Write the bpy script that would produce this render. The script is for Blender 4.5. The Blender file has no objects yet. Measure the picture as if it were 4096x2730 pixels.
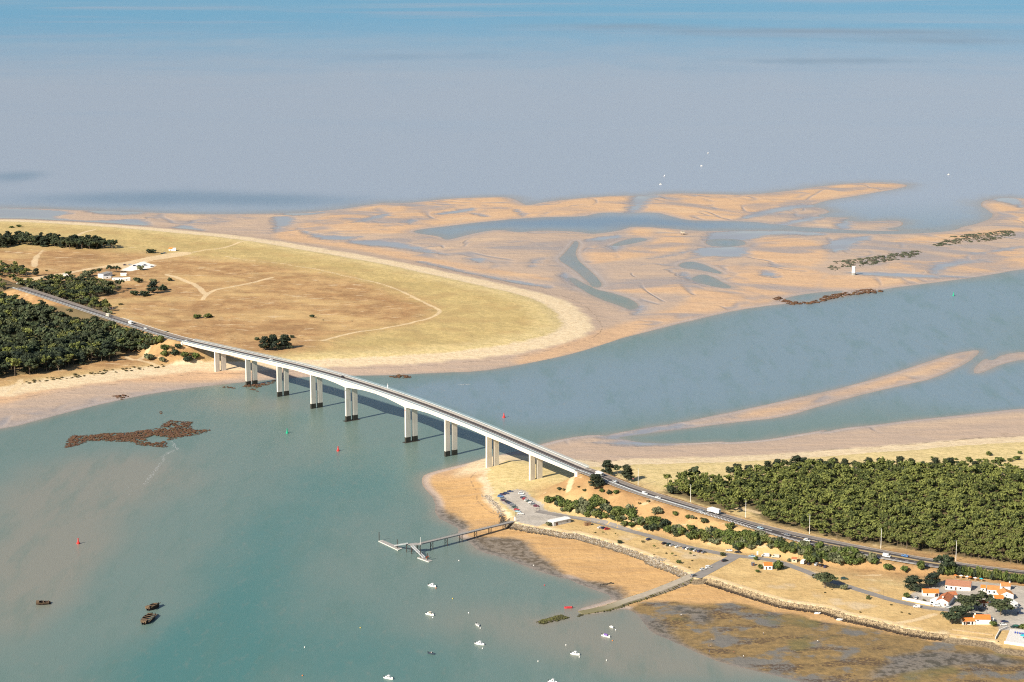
import bpy, bmesh, math, random
import numpy as np
from mathutils import Vector, Matrix

# ------------------------------------------------------------------ scene, camera, sky, sun
scene = bpy.context.scene
COL = scene.collection
F_PX, H_CAM = 8700.0, 430.0                 # focal length in photo pixels (4096 wide), flying height
TH = math.atan(1765.0 / F_PX)               # downward tilt
cam_d = bpy.data.cameras.new('camera')
cam_d.sensor_width = 36.0
cam_d.lens = 36.0 * F_PX / 4096.0
cam_d.clip_start = 5.0
cam_d.clip_end = 200000.0
cam = bpy.data.objects.new('camera', cam_d)
COL.objects.link(cam)
cam.location = (0, 0, H_CAM)
cam.rotation_euler = (math.pi / 2 - TH, 0, 0)
scene.camera = cam

SUN_EL, SUN_ROT = math.radians(33.7), math.radians(225.6)
world = bpy.data.worlds.new('World')
scene.world = world
world.use_nodes = True
wn = world.node_tree
wn.nodes.clear()
sky_n = wn.nodes.new('ShaderNodeTexSky')
sky_n.sky_type = 'NISHITA'
sky_n.sun_disc = False
sky_n.sun_elevation = SUN_EL
sky_n.sun_rotation = SUN_ROT
sky_n.air_density = 1.0
sky_n.dust_density = 0.6
sky_n.ozone_density = 1.4
bg = wn.nodes.new('ShaderNodeBackground')
bg.inputs['Strength'].default_value = 0.07
wo = wn.nodes.new('ShaderNodeOutputWorld')
wn.links.new(sky_n.outputs[0], bg.inputs[0])
wn.links.new(bg.outputs[0], wo.inputs[0])

sun_d = bpy.data.lights.new('sun', 'SUN')
sun_d.energy = 5.0
sun_d.angle = math.radians(0.53)
sun_d.color = (1.0, 0.91, 0.76)
sun = bpy.data.objects.new('sun', sun_d)
COL.objects.link(sun)
_sd = Vector((0.714 * math.cos(SUN_EL), 0.700 * math.cos(SUN_EL), -math.sin(SUN_EL)))
sun.rotation_euler = _sd.to_track_quat('-Z', 'Y').to_euler()
sun.location = (-800, -800, 900)

vs = scene.view_settings
vs.view_transform = 'Standard'
vs.look = 'None'
vs.exposure = 0.58
vs.gamma = 1.0
vs.use_curve_mapping = False
scene.cycles.use_denoising = False
scene.cycles.filter_width = 1.1
scene.cycles.max_bounces = 5
scene.cycles.volume_bounces = 0
scene.cycles.diffuse_bounces = 2
scene.cycles.glossy_bounces = 2
scene.cycles.transparent_max_bounces = 4
scene.cycles.sample_clamp_indirect = 4.0

# ------------------------------------------------------------------ picture -> place
SC = 4096.0 / 2353.0
CT, ST = math.cos(TH), math.sin(TH)
def unp(p, z=0.0):
    """photo pixel (4096 wide) -> ground point at height z"""
    u, v = p[0] - 2048.0, p[1] - 1365.0
    d = (u, F_PX * CT - v * ST, -F_PX * ST - v * CT)
    k = (z - H_CAM) / d[2]
    return (d[0] * k, d[1] * k)
def D(*pts): return [(x * SC, y * SC) for x, y in pts]
def crop(ox, oy, s): return lambda *pts: [(ox + x / s, oy + y / s) for x, y in pts]
q0 = crop(0, 800, 2.851); q1 = crop(0, 1150, 2.851); q2 = crop(700, 1250, 2.851); q3 = crop(1450, 1450, 2.851)
q4 = crop(2200, 1700, 2.851); q5 = crop(2700, 1700, 2.851); q6 = crop(3276, 1700, 2.851); q7 = crop(3276, 2180, 2.851)
p0 = crop(2500, 2180, 2.851); p1 = crop(1680, 2180, 2.851); p2 = crop(1450, 1950, 2.851); p3 = crop(0, 2180, 2.851)
p4 = crop(0, 1600, 2.851); p5 = crop(3276, 700, 2.851); p6 = crop(2200, 700, 2.119); p7 = crop(1100, 700, 2.119)
def W(pts, z=0.0): return np.array([unp(p, z) for p in pts])

# ------------------------------------------------------------------ generic helpers
def smooth(x, a, b):
    t = np.clip((np.asarray(x, float) - a) / (b - a), 0, 1)
    return t * t * (3 - 2 * t)
def lin_obj(name, data, parent=None):
    o = bpy.data.objects.new(name, data)
    COL.objects.link(o)
    if parent is not None: o.parent = parent
    return o
def mesh_from(name, verts, faces, mats=(), smooth_shade=False):
    m = bpy.data.meshes.new(name)
    m.from_pydata([tuple(v) for v in verts], [], [tuple(f) for f in faces])
    for a in mats: m.materials.append(a)
    if smooth_shade: m.polygons.foreach_set('use_smooth', [True] * len(m.polygons))
    m.update()
    return m
def tag(o, label=None, cat=None, group=None, kind=None):
    if label: o['label'] = label
    if cat: o['category'] = cat
    if group: o['group'] = group
    if kind: o['kind'] = kind
    return o
def empty(name, loc, rz=0.0, label=None, cat=None, group=None):
    o = lin_obj(name, None)
    o.location = loc
    o.rotation_euler = (0, 0, rz)
    return tag(o, label, cat, group)
def copy_tree(o, parent=None):
    c = o.copy(); COL.objects.link(c)
    if parent is not None: c.parent = parent
    for ch in o.children: copy_tree(ch, c)
    return c

class MB:
    """collects boxes, bars and prisms into ONE mesh"""
    def __init__(s): s.v, s.f, s.mi = [], [], []
    def add(s, verts, faces, mi=0):
        b = len(s.v); s.v += [tuple(p) for p in verts]
        s.f += [tuple(b + i for i in f) for f in faces]; s.mi += [mi] * len(faces)
        return s
    def box(s, x0, x1, y0, y1, z0, z1, mi=0):
        return s.add([(x0,y0,z0),(x1,y0,z0),(x1,y1,z0),(x0,y1,z0),(x0,y0,z1),(x1,y0,z1),(x1,y1,z1),(x0,y1,z1)],
                     [(0,3,2,1),(4,5,6,7),(0,1,5,4),(1,2,6,5),(2,3,7,6),(3,0,4,7)], mi)
    def bar(s, a, b, r, n=6, r2=None, mi=0):
        a, b = Vector(a), Vector(b); d = (b - a)
        if d.length < 1e-6: return s
        q = d.to_track_quat('Z', 'Y'); r2 = r if r2 is None else r2; vs_ = []
        for c, rr in ((a, r), (b, r2)):
            for i in range(n):
                t = 2 * math.pi * i / n
                vs_.append(c + q @ Vector((rr * math.cos(t), rr * math.sin(t), 0)))
        fs = [(i, (i + 1) % n, n + (i + 1) % n, n + i) for i in range(n)] + [tuple(range(n))[::-1], tuple(range(n, 2 * n))]
        return s.add(vs_, fs, mi)
    def beam(s, a, b, w, h, mi=0):
        a, b = Vector(a), Vector(b); d = (b - a).normalized()
        x = d.cross(Vector((0, 0, 1)))
        if x.length < 1e-3: x = Vector((1, 0, 0))
        x.normalize(); y = x.cross(d).normalized(); vs_ = []
        for c in (a, b):
            for i, j in ((-1, -1), (1, -1), (1, 1), (-1, 1)): vs_.append(c + x * (i * w / 2) + y * (j * h / 2))
        return s.add(vs_, [(0,1,2,3),(7,6,5,4),(0,4,5,1),(1,5,6,2),(2,6,7,3),(3,7,4,0)], mi)
    def prism(s, poly, z0, z1, mi=0):
        n = len(poly)
        return s.add([(x, y, z0) for x, y in poly] + [(x, y, z1) for x, y in poly],
                     [tuple(range(n))[::-1], tuple(range(n, 2 * n))] + [(i, (i + 1) % n, n + (i + 1) % n, n + i) for i in range(n)], mi)
    def extrude_x(s, prof, x0, x1, mi=0):
        """profile in (y, z) swept along x"""
        n = len(prof)
        return s.add([(x0, y, z) for y, z in prof] + [(x1, y, z) for y, z in prof],
                     [tuple(range(n)), tuple(range(n, 2 * n))[::-1]] + [(i, n + i, n + (i + 1) % n, (i + 1) % n) for i in range(n)], mi)
    def mesh(s, name, mats, shade=False):
        m = mesh_from(name, s.v, s.f, mats if isinstance(mats, (list, tuple)) else [mats], shade)
        if any(s.mi): m.polygons.foreach_set('material_index', s.mi)
        return m
    def build(s, name, mats, parent=None, shade=False):
        return lin_obj(name, s.mesh(name, mats, shade), parent)

# ------------------------------------------------------------------ node helpers
class NG:
    def __init__(s, name):
        s.m = bpy.data.materials.new(name); s.m.use_nodes = True
        s.t = s.m.node_tree; s.t.nodes.clear()
        s.out = s.t.nodes.new('ShaderNodeOutputMaterial')
        s.b = s.t.nodes.new('ShaderNodeBsdfPrincipled')
        s.t.links.new(s.b.outputs[0], s.out.inputs[0])
        s.geo = s.t.nodes.new('ShaderNodeNewGeometry')
        s.P = s.geo.outputs['Position']
    def link(s, v, inp):
        if hasattr(v, 'links'): s.t.links.new(v, inp)
        elif v is not None:
            if isinstance(v, (tuple, list)) and len(v) == 3 and len(getattr(inp, 'default_value', ())) == 4: v = (*v, 1.0)
            inp.default_value = v
    def math(s, op, a, b=None, c=None, clamp=False):
        n = s.t.nodes.new('ShaderNodeMath'); n.operation = op; n.use_clamp = clamp
        for i, v in enumerate((a, b, c)):
            if v is not None: s.link(v, n.inputs[i])
        return n.outputs[0]
    def add(s, a, b): return s.math('ADD', a, b)
    def mul(s, a, b): return s.math('MULTIPLY', a, b)
    def noise(s, scale, detail=3.0, rough=0.55, vec=None, dist=0.0):
        n = s.t.nodes.new('ShaderNodeTexNoise')
        s.link(vec if vec is not None else s.P, n.inputs['Vector'])
        n.inputs['Scale'].default_value = scale; n.inputs['Detail'].default_value = detail
        n.inputs['Roughness'].default_value = rough; n.inputs['Distortion'].default_value = dist
        return n.outputs['Fac']
    def stretch(s, sx, sy, sz=1.0, rz=0.0, vec=None):
        n = s.t.nodes.new('ShaderNodeMapping'); s.link(vec if vec is not None else s.P, n.inputs[0])
        n.inputs['Scale'].default_value = (sx, sy, sz); n.inputs['Rotation'].default_value = (0, 0, rz)
        return n.outputs[0]
    def attr(s, name, kind='Fac'):
        n = s.t.nodes.new('ShaderNodeAttribute'); n.attribute_name = name
        return n.outputs[kind]
    def ss(s, x, a, b):
        n = s.t.nodes.new('ShaderNodeMapRange'); n.interpolation_type = 'SMOOTHSTEP'; n.clamp = True
        s.link(x, n.inputs[0]); n.inputs[1].default_value = a; n.inputs[2].default_value = b
        return n.outputs[0]
    def mix(s, f, a, b):
        n = s.t.nodes.new('ShaderNodeMix'); n.data_type = 'RGBA'
        s.link(f, n.inputs[0]); s.link(a, n.inputs[6]); s.link(b, n.inputs[7])
        return n.outputs[2]
    def mixf(s, f, a, b):
        n = s.t.nodes.new('ShaderNodeMix'); n.data_type = 'FLOAT'
        s.link(f, n.inputs[0]); s.link(a, n.inputs[2]); s.link(b, n.inputs[3])
        return n.outputs[0]
    def bump(s, h, strength=0.5, dist=0.3):
        n = s.t.nodes.new('ShaderNodeBump'); s.link(h, n.inputs['Height'])
        n.inputs['Strength'].default_value = strength; n.inputs['Distance'].default_value = dist
        s.t.links.new(n.outputs[0], s.b.inputs['Normal'])
    def edge(s, a, amp, w, nz):
        """soft, ragged inside-mask of a signed distance"""
        return s.ss(s.add(a, s.mul(s.add(nz, -0.5), amp)), -w, w)
    def done(s, col, rough=0.8, spec=None, metal=None):
        s.link(col, s.b.inputs['Base Color']); s.link(rough, s.b.inputs['Roughness'])
        if spec is not None: s.link(spec, s.b.inputs['Specular IOR Level'])
        if metal is not None: s.link(metal, s.b.inputs['Metallic'])
        return s.m
_mats = {}
def mat(name, col, rough=0.7, var=0.12, scale=1.2, spec=0.3, metal=0.0, col2=None):
    """plain procedural material with mottled colour and wear"""
    if name in _mats: return _mats[name]
    g = NG(name)
    tc = g.t.nodes.new('ShaderNodeTexCoord').outputs['Object']
    nz = g.noise(scale, 4.0, 0.6, tc)
    c2 = col2 or tuple(max(0.0, c * (1 - 2.2 * var)) for c in col)
    c = g.mix(g.ss(nz, 0.35, 0.7), col, c2)
    _mats[name] = g.done(c, rough, spec, metal)
    return _mats[name]

# ------------------------------------------------------------------ the bridge line and the main road (world metres)
BC = np.array([-131.66, 1769.09]); BT = np.array([0.59102, -0.80665]); BN = np.array([0.80665, 0.59102])
def bpt(s, n): return BC + BT * s + BN * n
def deck_z(s):
    a = abs(s - 32.0)
    return 35.0 - 1.65e-4 * a * a if a < 170 else 30.23 - 0.0561 * (a - 170)
S_L, S_R = -303.0, 301.0
_e0, _e1 = bpt(S_R, -1.1), bpt(S_R, 12.5)
ROAD_N = np.array([(_e0[0], _e0[1], deck_z(S_R)), (55.1+.8,1514+.8,23.2), (82.4,1480.3,21.0), (117.1,1449.,18.3), (145.1,1425.7,16.3), (168.1,1403.5,14.5),
                   (194.7,1382.4,12.6), (221.3,1366.5,10.9), (256.4,1352.1,8.8), (274.3,1345.2,7.7), (330.,1324.,5.9), (420.,1292.,5.4), (560., 1246., 5.4)])
ROAD_F = np.array([(_e1[0], _e1[1], deck_z(S_R)), (60.9+2,1535.2-4,23.2), (89.3,1494.6,21.0), (124.1,1460.7,18.3), (149.,1438.7,16.3), (165.3+4,1425.5-3,14.5),
                   (197.5,1403.6,12.6), (224.7,1389.1,10.9), (258.,1372.5,8.8), (275.,1365.2,7.7), (331.,1344.7,5.9), (424.,1312.,5.4), (566., 1267., 5.4)])
_l0, _l1 = bpt(S_L, -1.1), bpt(S_L, 12.5)
LROAD_N = np.array([(*bpt(s, -1.1 + 0.004 * (S_L - s)), z) for s, z in ((S_L, deck_z(S_L)), (-350, 18.4), (-800, 14.9), (-500, 11.2), (-570, 8.6), (-640, 7.4), (-760, 7.0), (-900, 7.0))])
LROAD_F = np.array([(*bpt(s, 12.5 + 0.010 * (S_L - s)), z) for s, z in ((S_L, deck_z(S_L)), (-350, 18.4), (-800, 14.9), (-500, 11.2), (-570, 8.6), (-640, 7.4), (-760, 7.0), (-900, 7.0))])

def resample(pl, step):
    pl = np.asarray(pl, float)
    d = np.r_[0, np.cumsum(np.linalg.norm(np.diff(pl[:, :2], axis=0), axis=1))]
    n = max(2, int(d[-1] / step) + 1); t = np.linspace(0, d[-1], n)
    # smooth interpolation (Catmull-like by averaging a fine linear pass)
    q = np.stack([np.interp(t, d, pl[:, k]) for k in range(pl.shape[1])], 1)
    return q
def frac_sample(pl, n):
    pl = np.asarray(pl, float)
    i = np.linspace(0, len(pl) - 1, n)
    return np.stack([np.interp(i, np.arange(len(pl)), pl[:, k]) for k in range(pl.shape[1])], 1)
def smooth_line(pl, it=2):
    """Chaikin corner cutting"""
    pl = np.asarray(pl, float)
    for _ in range(it):
        a, b = pl[:-1], pl[1:]
        q = np.empty((2 * len(a), pl.shape[1])); q[0::2] = .75 * a + .25 * b; q[1::2] = .25 * a + .75 * b
        pl = np.vstack([pl[:1], q, pl[-1:]])
    return pl
def smooth_poly(pl, it=2):
    pl = np.asarray(pl, float)
    for _ in range(it):
        a, b = pl, np.roll(pl, -1, 0)
        q = np.empty((2 * len(a), pl.shape[1])); q[0::2] = .75 * a + .25 * b; q[1::2] = .25 * a + .75 * b
        pl = q
    return pl

# ------------------------------------------------------------------ outlines of the place
EM_L = D((-800,470),(0,477),(150,482),(340,488),(480,493),(560,492),(690,490),(740,485),(800,479),(850,470),(890,466),(930,468),(1000,460),(1060,455),(1110,454),(1150,452),(1180,456),(1200,467),(1213,473),
         (1250,464),(1330,455),(1420,449),(1480,451),(1540,444),(1640,446),(1720,448),(1820,438),(1900,426),(1960,421),(2040,419),(2095,426),(2060,435),(1990,447),(1930,457),(1890,464),
         (1862,474),(1905,483),(1906,490),(1872,496),(1910,500),(1960,500),(1930,508),(1990,510),(2060,506),(2078,512),(2070,522),(2020,527),(2100,531),(2180,527),(2230,518),(2266,507),(2283,496),
         (2270,484),(2250,472),(2258,462),(2290,454),(2340,455),(2420,462),(3050,470),(3050,560),(2353,618),(2250,637),(2150,650),(2030,665),(1900,690),(1790,700),(1700,712),(1600,735),(1500,760),(1400,785),
         (1300,815),(1200,838),(1100,855),(1000,857),(900,862),(830,861),(760,859),(700,862),(640,867),(590,875),(510,885),(440,892),(350,905),(250,925),(150,950),(0,990),(-800,1110))
WATERS = [p7((1160,480),(1240,460),(1500,430),(1800,395),(2100,370),(2331,357)) + p6((300,352),(370,330),(470,318),(650,322),(900,318),(1000,345),(1150,385),(1350,390),(1700,395),(1900,420),(2100,440),(2331,452))
          + p5((400,632),(800,642),(1200,628),(1600,575),(1640,590),(1500,643),(1000,672),(500,668),(0,655)) + p6((2000,470),(1700,470),(1400,475),(1200,470),(1000,450),(880,442),(700,433),(600,468),(450,492),(330,498),(250,480),(0,470))
          + p7((2200,475),(2050,485),(1900,460),(1700,490),(1550,530),(1450,553),(1400,520),(1250,500)),
          p6((215,552),(190,590),(110,680),(68,715),(150,765),(230,820),(300,880),(380,960),(450,940),(380,850),(300,780),(240,730),(208,660),(250,580)),
          p6((140,870),(270,970),(420,1050),(600,1110),(700,1150),(760,1110),(700,1060),(560,1010),(400,975),(300,930),(200,870)),
          p6((1310,560),(1400,540),(1550,545),(1660,565),(1650,595),(1500,610),(1350,600)),
          p6((510,600),(600,560),(740,530),(850,545),(700,580),(560,605)),
          p6((1080,760),(1180,730),(1300,755),(1400,800),(1480,840),(1400,830),(1250,800),(1130,790)),
          p6((1200,870),(1290,840),(1380,865),(1460,910),(1550,960),(1450,955),(1330,930),(1230,905)),
          p6((1970,1050),(2100,1020),(2250,1000)) + p5((100,1330),(320,1318),(100,1390),(0,1420)) + p6((2200,1085),(2040,1075))]
FILMS = [q0((-1100,80),(0,85),(400,100),(800,130),(830,160),(560,195),(900,240),(1300,230),(1600,210),(1730,280),(1720,312),(1400,297),(800,267),(300,242),(0,234),(-600,215)), q0((1870,325),(2150,275),(2330,345),(2330,362)),
         q0((990,110),(1600,125),(1700,150),(1400,180),(1000,150)), p7((-30,350),(170,352),(160,420),(40,445),(20,500),(-20,430)), p7((0,322),(350,318),(560,300),(300,345),(100,345)),
         p7((570,575),(700,553),(980,558),(1200,603),(1500,682),(1300,667),(1100,627),(850,602)), p7((1190,728),(1260,733),(1500,788),(1750,850),(2331,938),(2331,962),(1950,912),(1650,852),(1300,772)),
         p7((650,403),(800,358),(950,318),(1000,328),(880,378),(720,402)), p7((1085,395),(1150,373),(1200,378),(1180,417),(1100,417)), p7((1270,342),(1600,288),(1710,276),(1690,312),(1450,335)),
         p7((1660,318),(1850,350),(1800,360),(1690,335)), p7((2045,288),(2145,345),(2100,352),(2025,302)), p7((1600,700),(1750,705),(1830,720),(1750,745),(1650,730)), p7((2150,760),(2190,710),(2300,700),(2220,730),(2180,800)),
         p7((180,440),(280,490),(500,520),(800,520),(560,560),(350,545),(250,490)),
         p6((680,178),(840,168),(970,172),(830,212),(770,318),(622,322),(690,240)), p6((1180,640),(1300,608),(1650,602),(1710,650),(1600,705),(1400,690),(1250,692)), p6((790,715),(1000,680),(1230,630),(1230,640),(1000,695)),
         p6((1060,830),(1150,815),(1200,870),(1330,940),(1230,910),(1130,860)), p6((60,850),(130,815),(200,880),(300,960),(200,915)), p6((1740,835),(1850,798),(1970,865),(1880,872)), p6((700,1150),(760,1100),(830,1130),(740,1190)),
         p6((1310,495),(1500,470),(2000,468),(2331,485),(2331,520),(1900,500),(1680,560),(1480,540),(1320,560)), p6((490,620),(520,590),(620,600),(560,655)), p6((270,560),(420,520),(630,500),(640,520),(480,560)),
         p6((1550,380),(1900,270),(2331,240),(2331,262),(2000,300),(1700,370)), p6((1850,420),(2331,335),(2331,370),(2000,430)),
         p5((1250,1045),(1400,1000),(1800,968),(1900,958),(1500,1052),(1400,1082),(1380,1142),(1280,1122)), p5((200,1112),(700,1108),(1000,1128),(1300,1140),(1840,1165),(1000,1182),(600,1152)),
         p5((50,780),(250,718),(700,688),(400,792),(350,852),(120,900)), p5((1000,605),(1300,592),(1600,560),(1560,600),(1200,640)), p5((1920,290),(2050,250),(2250,260),(2338,290),(2338,390),(2200,330)), p5((1650,900),(1900,870),(2338,800),(2338,830),(1900,900)),
         p5((300,500),(330,490),(400,590),(300,620),(150,590)), q4((450,200),(1150,160),(1500,210),(1130,240),(700,230)), D((1380,1003),(1470,985),(1560,972),(1600,975),(1500,995),(1400,1010))]
BANKS = [p7((190,420),(330,380),(560,320),(900,248),(980,255),(960,282),(1250,225),(1480,190),(1760,195),(1960,190),(2100,260),(2331,230)) + p6((380,180),(690,185),(640,280),(620,315),(370,330),(300,350),(0,357)) + p7((1900,390),(1500,430),(1200,470),(1100,500),(500,490),(280,490)),
         p6((790,310),(850,230),(980,165),(1250,155),(1560,165),(1850,150),(2331,115)) + p5((200,105),(350,100),(800,90),(1060,110),(1000,150),(500,240),(0,330)) + p6((2200,240),(1900,280),(1600,370),(1400,390),(1170,385),(1000,340),(900,315)),
         p6((650,470),(720,440),(880,440),(900,480),(830,540),(700,510)), p7((1290,500),(1330,485),(1420,500),(1420,545),(1320,545)),
         p6((385,975),(600,930),(900,890),(1200,915),(1330,945),(1560,965),(1480,850),(1400,770),(1250,725),(1500,770),(1700,770),(2331,800),(2331,950),(1950,1040),(1900,1060),(1970,1105),(1300,1190),(1000,1290),(800,1340),(600,1400),(300,1480),(0,1560),(-300,1610),(-300,1570),(0,1480),(300,1380),(700,1230),(1100,1120),(1200,1000),(700,1000)),
         p6((800,690),(1000,660),(1200,600),(1100,480),(950,470),(850,580),(500,660),(330,560),(220,640),(300,760),(500,740)), p6((1680,560),(1850,520),(2331,560),(2331,780),(1900,760),(1700,700)),
         p5((0,1140),(400,1150),(1000,1182),(1860,1165),(1500,1220),(800,1300),(0,1340)), p5((1380,1080),(1700,1010),(2338,940),(2600,920),(2600,1040),(2338,1062),(1900,1130),(1500,1130)),
         p5((1820,360),(1950,305),(2338,400),(2700,430),(2700,580),(2338,560),(2050,480)), p5((700,1060),(900,985),(1450,930),(2000,850),(2338,830),(2338,930),(1700,980),(1240,1040),(1250,1120)), p5((800,750),(1200,700),(2000,620),(2338,600),(2338,640),(1500,740),(1000,800)),
         p7((0,455),(200,450),(300,500),(500,545),(900,620),(1300,700),(1800,790),(2331,870),(2331,900),(1700,820),(1100,720),(500,600),(0,560)),
         D((2250,803),(2252,812),(2230,832),(2150,870),(2080,885),(2000,903),(1900,930),(1800,960),(1700,970),(1660,968),(1740,935),(1850,910),(1960,885),(2060,855),(2150,825),(2200,810)),
         D((967,1103),(975,1090),(1010,1080),(1060,1068),(1100,1062),(1110,1090),(1130,1130),(1160,1180),(1150,1200),(1090,1205),(1050,1185),(1020,1160),(985,1130)),
         p2((1400,560),(1850,590),(2000,700),(2338,900),(2600,1000),(2600,620),(2338,560),(2000,500),(1620,470)), p1((1200,0),(2338,480),(2600,560),(2600,120),(2338,0)), p0((0,180),(700,400),(1250,540),(1800,680),(2338,830),(2338,880),(1450,720),(1150,660),(800,650),(300,600),(0,650)),
         q1((-600,1290),(0,1260),(600,1150),(1200,1060),(1900,990),(2338,950),(2700,950),(2900,1000),(2338,1080),(1600,1090),(1000,1130),(400,1250),(0,1350),(-600,1420))]
BAR = D((2250,803),(2252,812),(2230,832),(2150,870),(2080,885),(2000,903),(1900,930),(1800,960),(1700,970),(1600,983),(1500,995),(1400,1008),(1380,1003),(1470,985),(1560,972),(1640,955),(1740,935),(1850,910),(1960,885),(2060,855),(2150,825),(2200,810))
BAR2 = D((2280,830),(2300,815),(2353,808),(2600,795),(2600,815),(2353,826),(2300,838),(2272,852),(2240,862),(2232,850),(2262,822))
EM_R = q4((0,190),(250,140),(500,110),(700,130),(900,180),(1130,212),(1500,213),(2000,185)) + q5((560,203),(1000,175),(1330,120),(1800,40)) + q6((0,95),(300,30),(600,5)) + D((2100,965),(2200,955),(2353,938),(3050,890),(3050,1800),(2100,1640),(1900,1580)) \
       + p0((1900,1540),(1500,1440),(1100,1350),(860,1250),(560,1110),(290,1000),(200,870),(120,780),(0,730)) + D((1400,1404),(1394,1405),(1370,1412),(1330,1409),(1326,1400),(1370,1388),(1416,1373),(1344,1349),(1295,1327)) \
       + p2((2338,1055),(2100,990),(1900,920),(1600,800),(1330,735),(1230,640),(1200,610),(1060,560),(1110,480),(1020,430),(820,330),(830,150),(690,0)) + D((967,1103),(975,1090),(1010,1080),(1060,1068),(1100,1058),(1150,1045),(1200,1035))
SLICK = p1((1310,885),(1400,850),(1600,800),(1700,830),(1600,860),(1400,905))
VEG_L = D((-800,500),(0,507),(150,514),(300,524),(420,535),(520,545),(600,556),(700,573),(800,590),(900,608),(1000,630),(1100,652),(1200,675),(1250,690),(1290,714),(1312,745),(1300,762),(1260,778),(1200,793),(1100,808),(1000,817),(900,824),(800,829),(740,832),
          (640,836),(560,838),(500,837),(430,838),(380,845),(300,853),(200,866),(100,880),(40,888),(0,896),(-800,950))
HEATH_L = D((-800,560),(0,572),(150,570),(300,580),(430,587),(560,600),(700,617),(850,648),(960,690),(1012,719),(960,740),(880,757),(780,775),(720,800),(640,815),(560,815),(430,800),(280,740),(230,690),(-100,660),(-800,640))
REV = p2((1690,392),(1900,440),(2150,480),(2338,520)) + q4((300,1232),(700,1345),(1000,1445),(1300,1555)) + p0((300,160),(600,262),(760,340),(800,385),(960,378),(1200,455),(1500,552),(1800,642),(2338,722)) + q7((300,790),(700,875),(1000,955),(1250,995),(1480,1015),(1490,1050),(2000,1105),(2040,1135),(2100,1170),(2338,1200))
LAND_R = q3((1650,1090),(1450,1190),(1410,1290),(1480,1400),(1500,1470)) + p2((1490,110),(1600,200),(1690,290),(1700,350)) + REV + D((3050,1590),(3050,960)) \
       + q6((2338,190),(1800,215),(1200,270),(600,310),(0,360)) + q5((1000,395),(500,420)) + q4((1700,420),(1300,440),(1000,440),(700,490),(430,470))
LAWN = D((1175,1205),(1230,1185),(1300,1185),(1480,1240),(1700,1285),(2000,1335),(2353,1400),(2600,1450),(3050,1600),(2353,1505),(2170,1460),(1880,1400),(1630,1335),(1590,1325),(1400,1265),(1260,1220))
LOT = p2((1560,75),(1640,40),(1760,15),(1860,35),(1920,110),(2060,205),(2075,250),(2150,280),(2338,305),(2338,400),(2120,400),(2000,445),(1750,395),(1735,330),(1780,290),(1700,240),(1580,150))
MUD_B = p0((0,700),(300,620),(800,690),(1150,660),(1450,720),(2000,830),(2338,900)) + q7((500,960),(900,1050),(1500,1130),(2338,1230)) + D((3050,1640),(3050,1900),(1900,1600)) + p0((1900,1560),(1500,1460),(1100,1370),(860,1270),(560,1130),(280,1010),(180,870),(100,780))
MUDS = [p2((680,0),(850,150),(900,250),(1100,340),(1230,420),(1260,460),(1110,500),(1000,440),(800,330),(810,150)), p2((1040,560),(1200,575),(1400,545),(1850,600),(1900,660),(2000,760),(2150,850),(2338,1000),(2338,1075),(1900,930),(1600,810),(1310,740),(1180,620)),
        p1((1300,130),(1600,330),(1900,400),(2200,450),(2338,520),(2338,640),(2240,610),(1880,490),(1640,380),(1200,250),(900,140),(650,50),(900,0),(1100,20)), p0((0,740),(120,770),(250,860),(420,860),(560,1000),(640,1110),(860,1230),(1100,1320),(1500,1420),(1900,1520),(1900,1570),(1100,1370),(560,1130),(280,1010),(100,800)),
        p0((500,700),(850,720),(980,780),(960,900),(800,900),(600,760)), q7((1000,1250),(1600,1230),(2338,1330),(2338,1400),(1500,1400),(900,1500),(500,1560),(700,1400))]
PATHS = [(q0((2185,612),(2338,580)) + D((480,577),(520,570),(548,558),(575,552)), 3.0), (D((520,590),(560,600),(640,607),(700,615),(770,630),(840,645),(900,660),(960,690),(1000,708),(1015,718),(990,733),(940,745),(880,757),(800,768),(740,785)), 2.2),
         (q0((60,590),(380,620)), 2.5), (q0((860,430),(930,380),(1090,340)), 4.0), (q0((1330,530),(1500,548),(1690,555)), 2.5), (q0((1900,855),(2100,920),(2250,985),(2338,1080)), 5.0), (D((465,690),(480,672),(520,662),(560,655),(625,640)), 3.5),
         (q1((1840,660),(1700,750),(1590,840),(1500,830),(1440,800)), 3.0), (q1((1590,840),(1900,905)), 3.0), (q1((240,1060),(190,1120),(100,1180)), 3.5), (q4((400,630),(300,720),(210,890)), 1.2), (q0((1350,1350),(1440,1400)), 5.0),
         (D((560,546),(470,538),(400,533)), 3.0), (q7((900,880),(1100,850),(1320,785)), 2.5), (q5((700,940),(850,965),(960,1000)), 3.0)]
SANDY = [q0((100,915),(400,882),(850,810),(1200,745),(1500,690),(1900,612),(2050,590),(2190,605),(2190,622),(1800,680),(1650,710),(1780,745),(1740,772),(1550,800),(1450,812),(1380,810),(1400,770),(1250,762),(950,805),(700,870),(400,918),(150,927)),
         q0((430,615),(500,560),(525,552),(440,640),(432,770),(360,768),(350,720),(390,640))]
AROADS = {'lower': (q4((-150,985),(0,1010),(300,1062),(600,1125),(1100,1262),(1500,1372),(1900,1462)) + p0((1150,105),(1350,140),(1600,165),(1800,205),(2000,285),(2200,362)) + q7((60,395),(330,475),(600,562),(900,652),(1200,712),(1500,750)), 6.5),
          'slip': (p0((1270,120),(1150,190),(1000,265),(800,372)), 9.0)}

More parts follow.
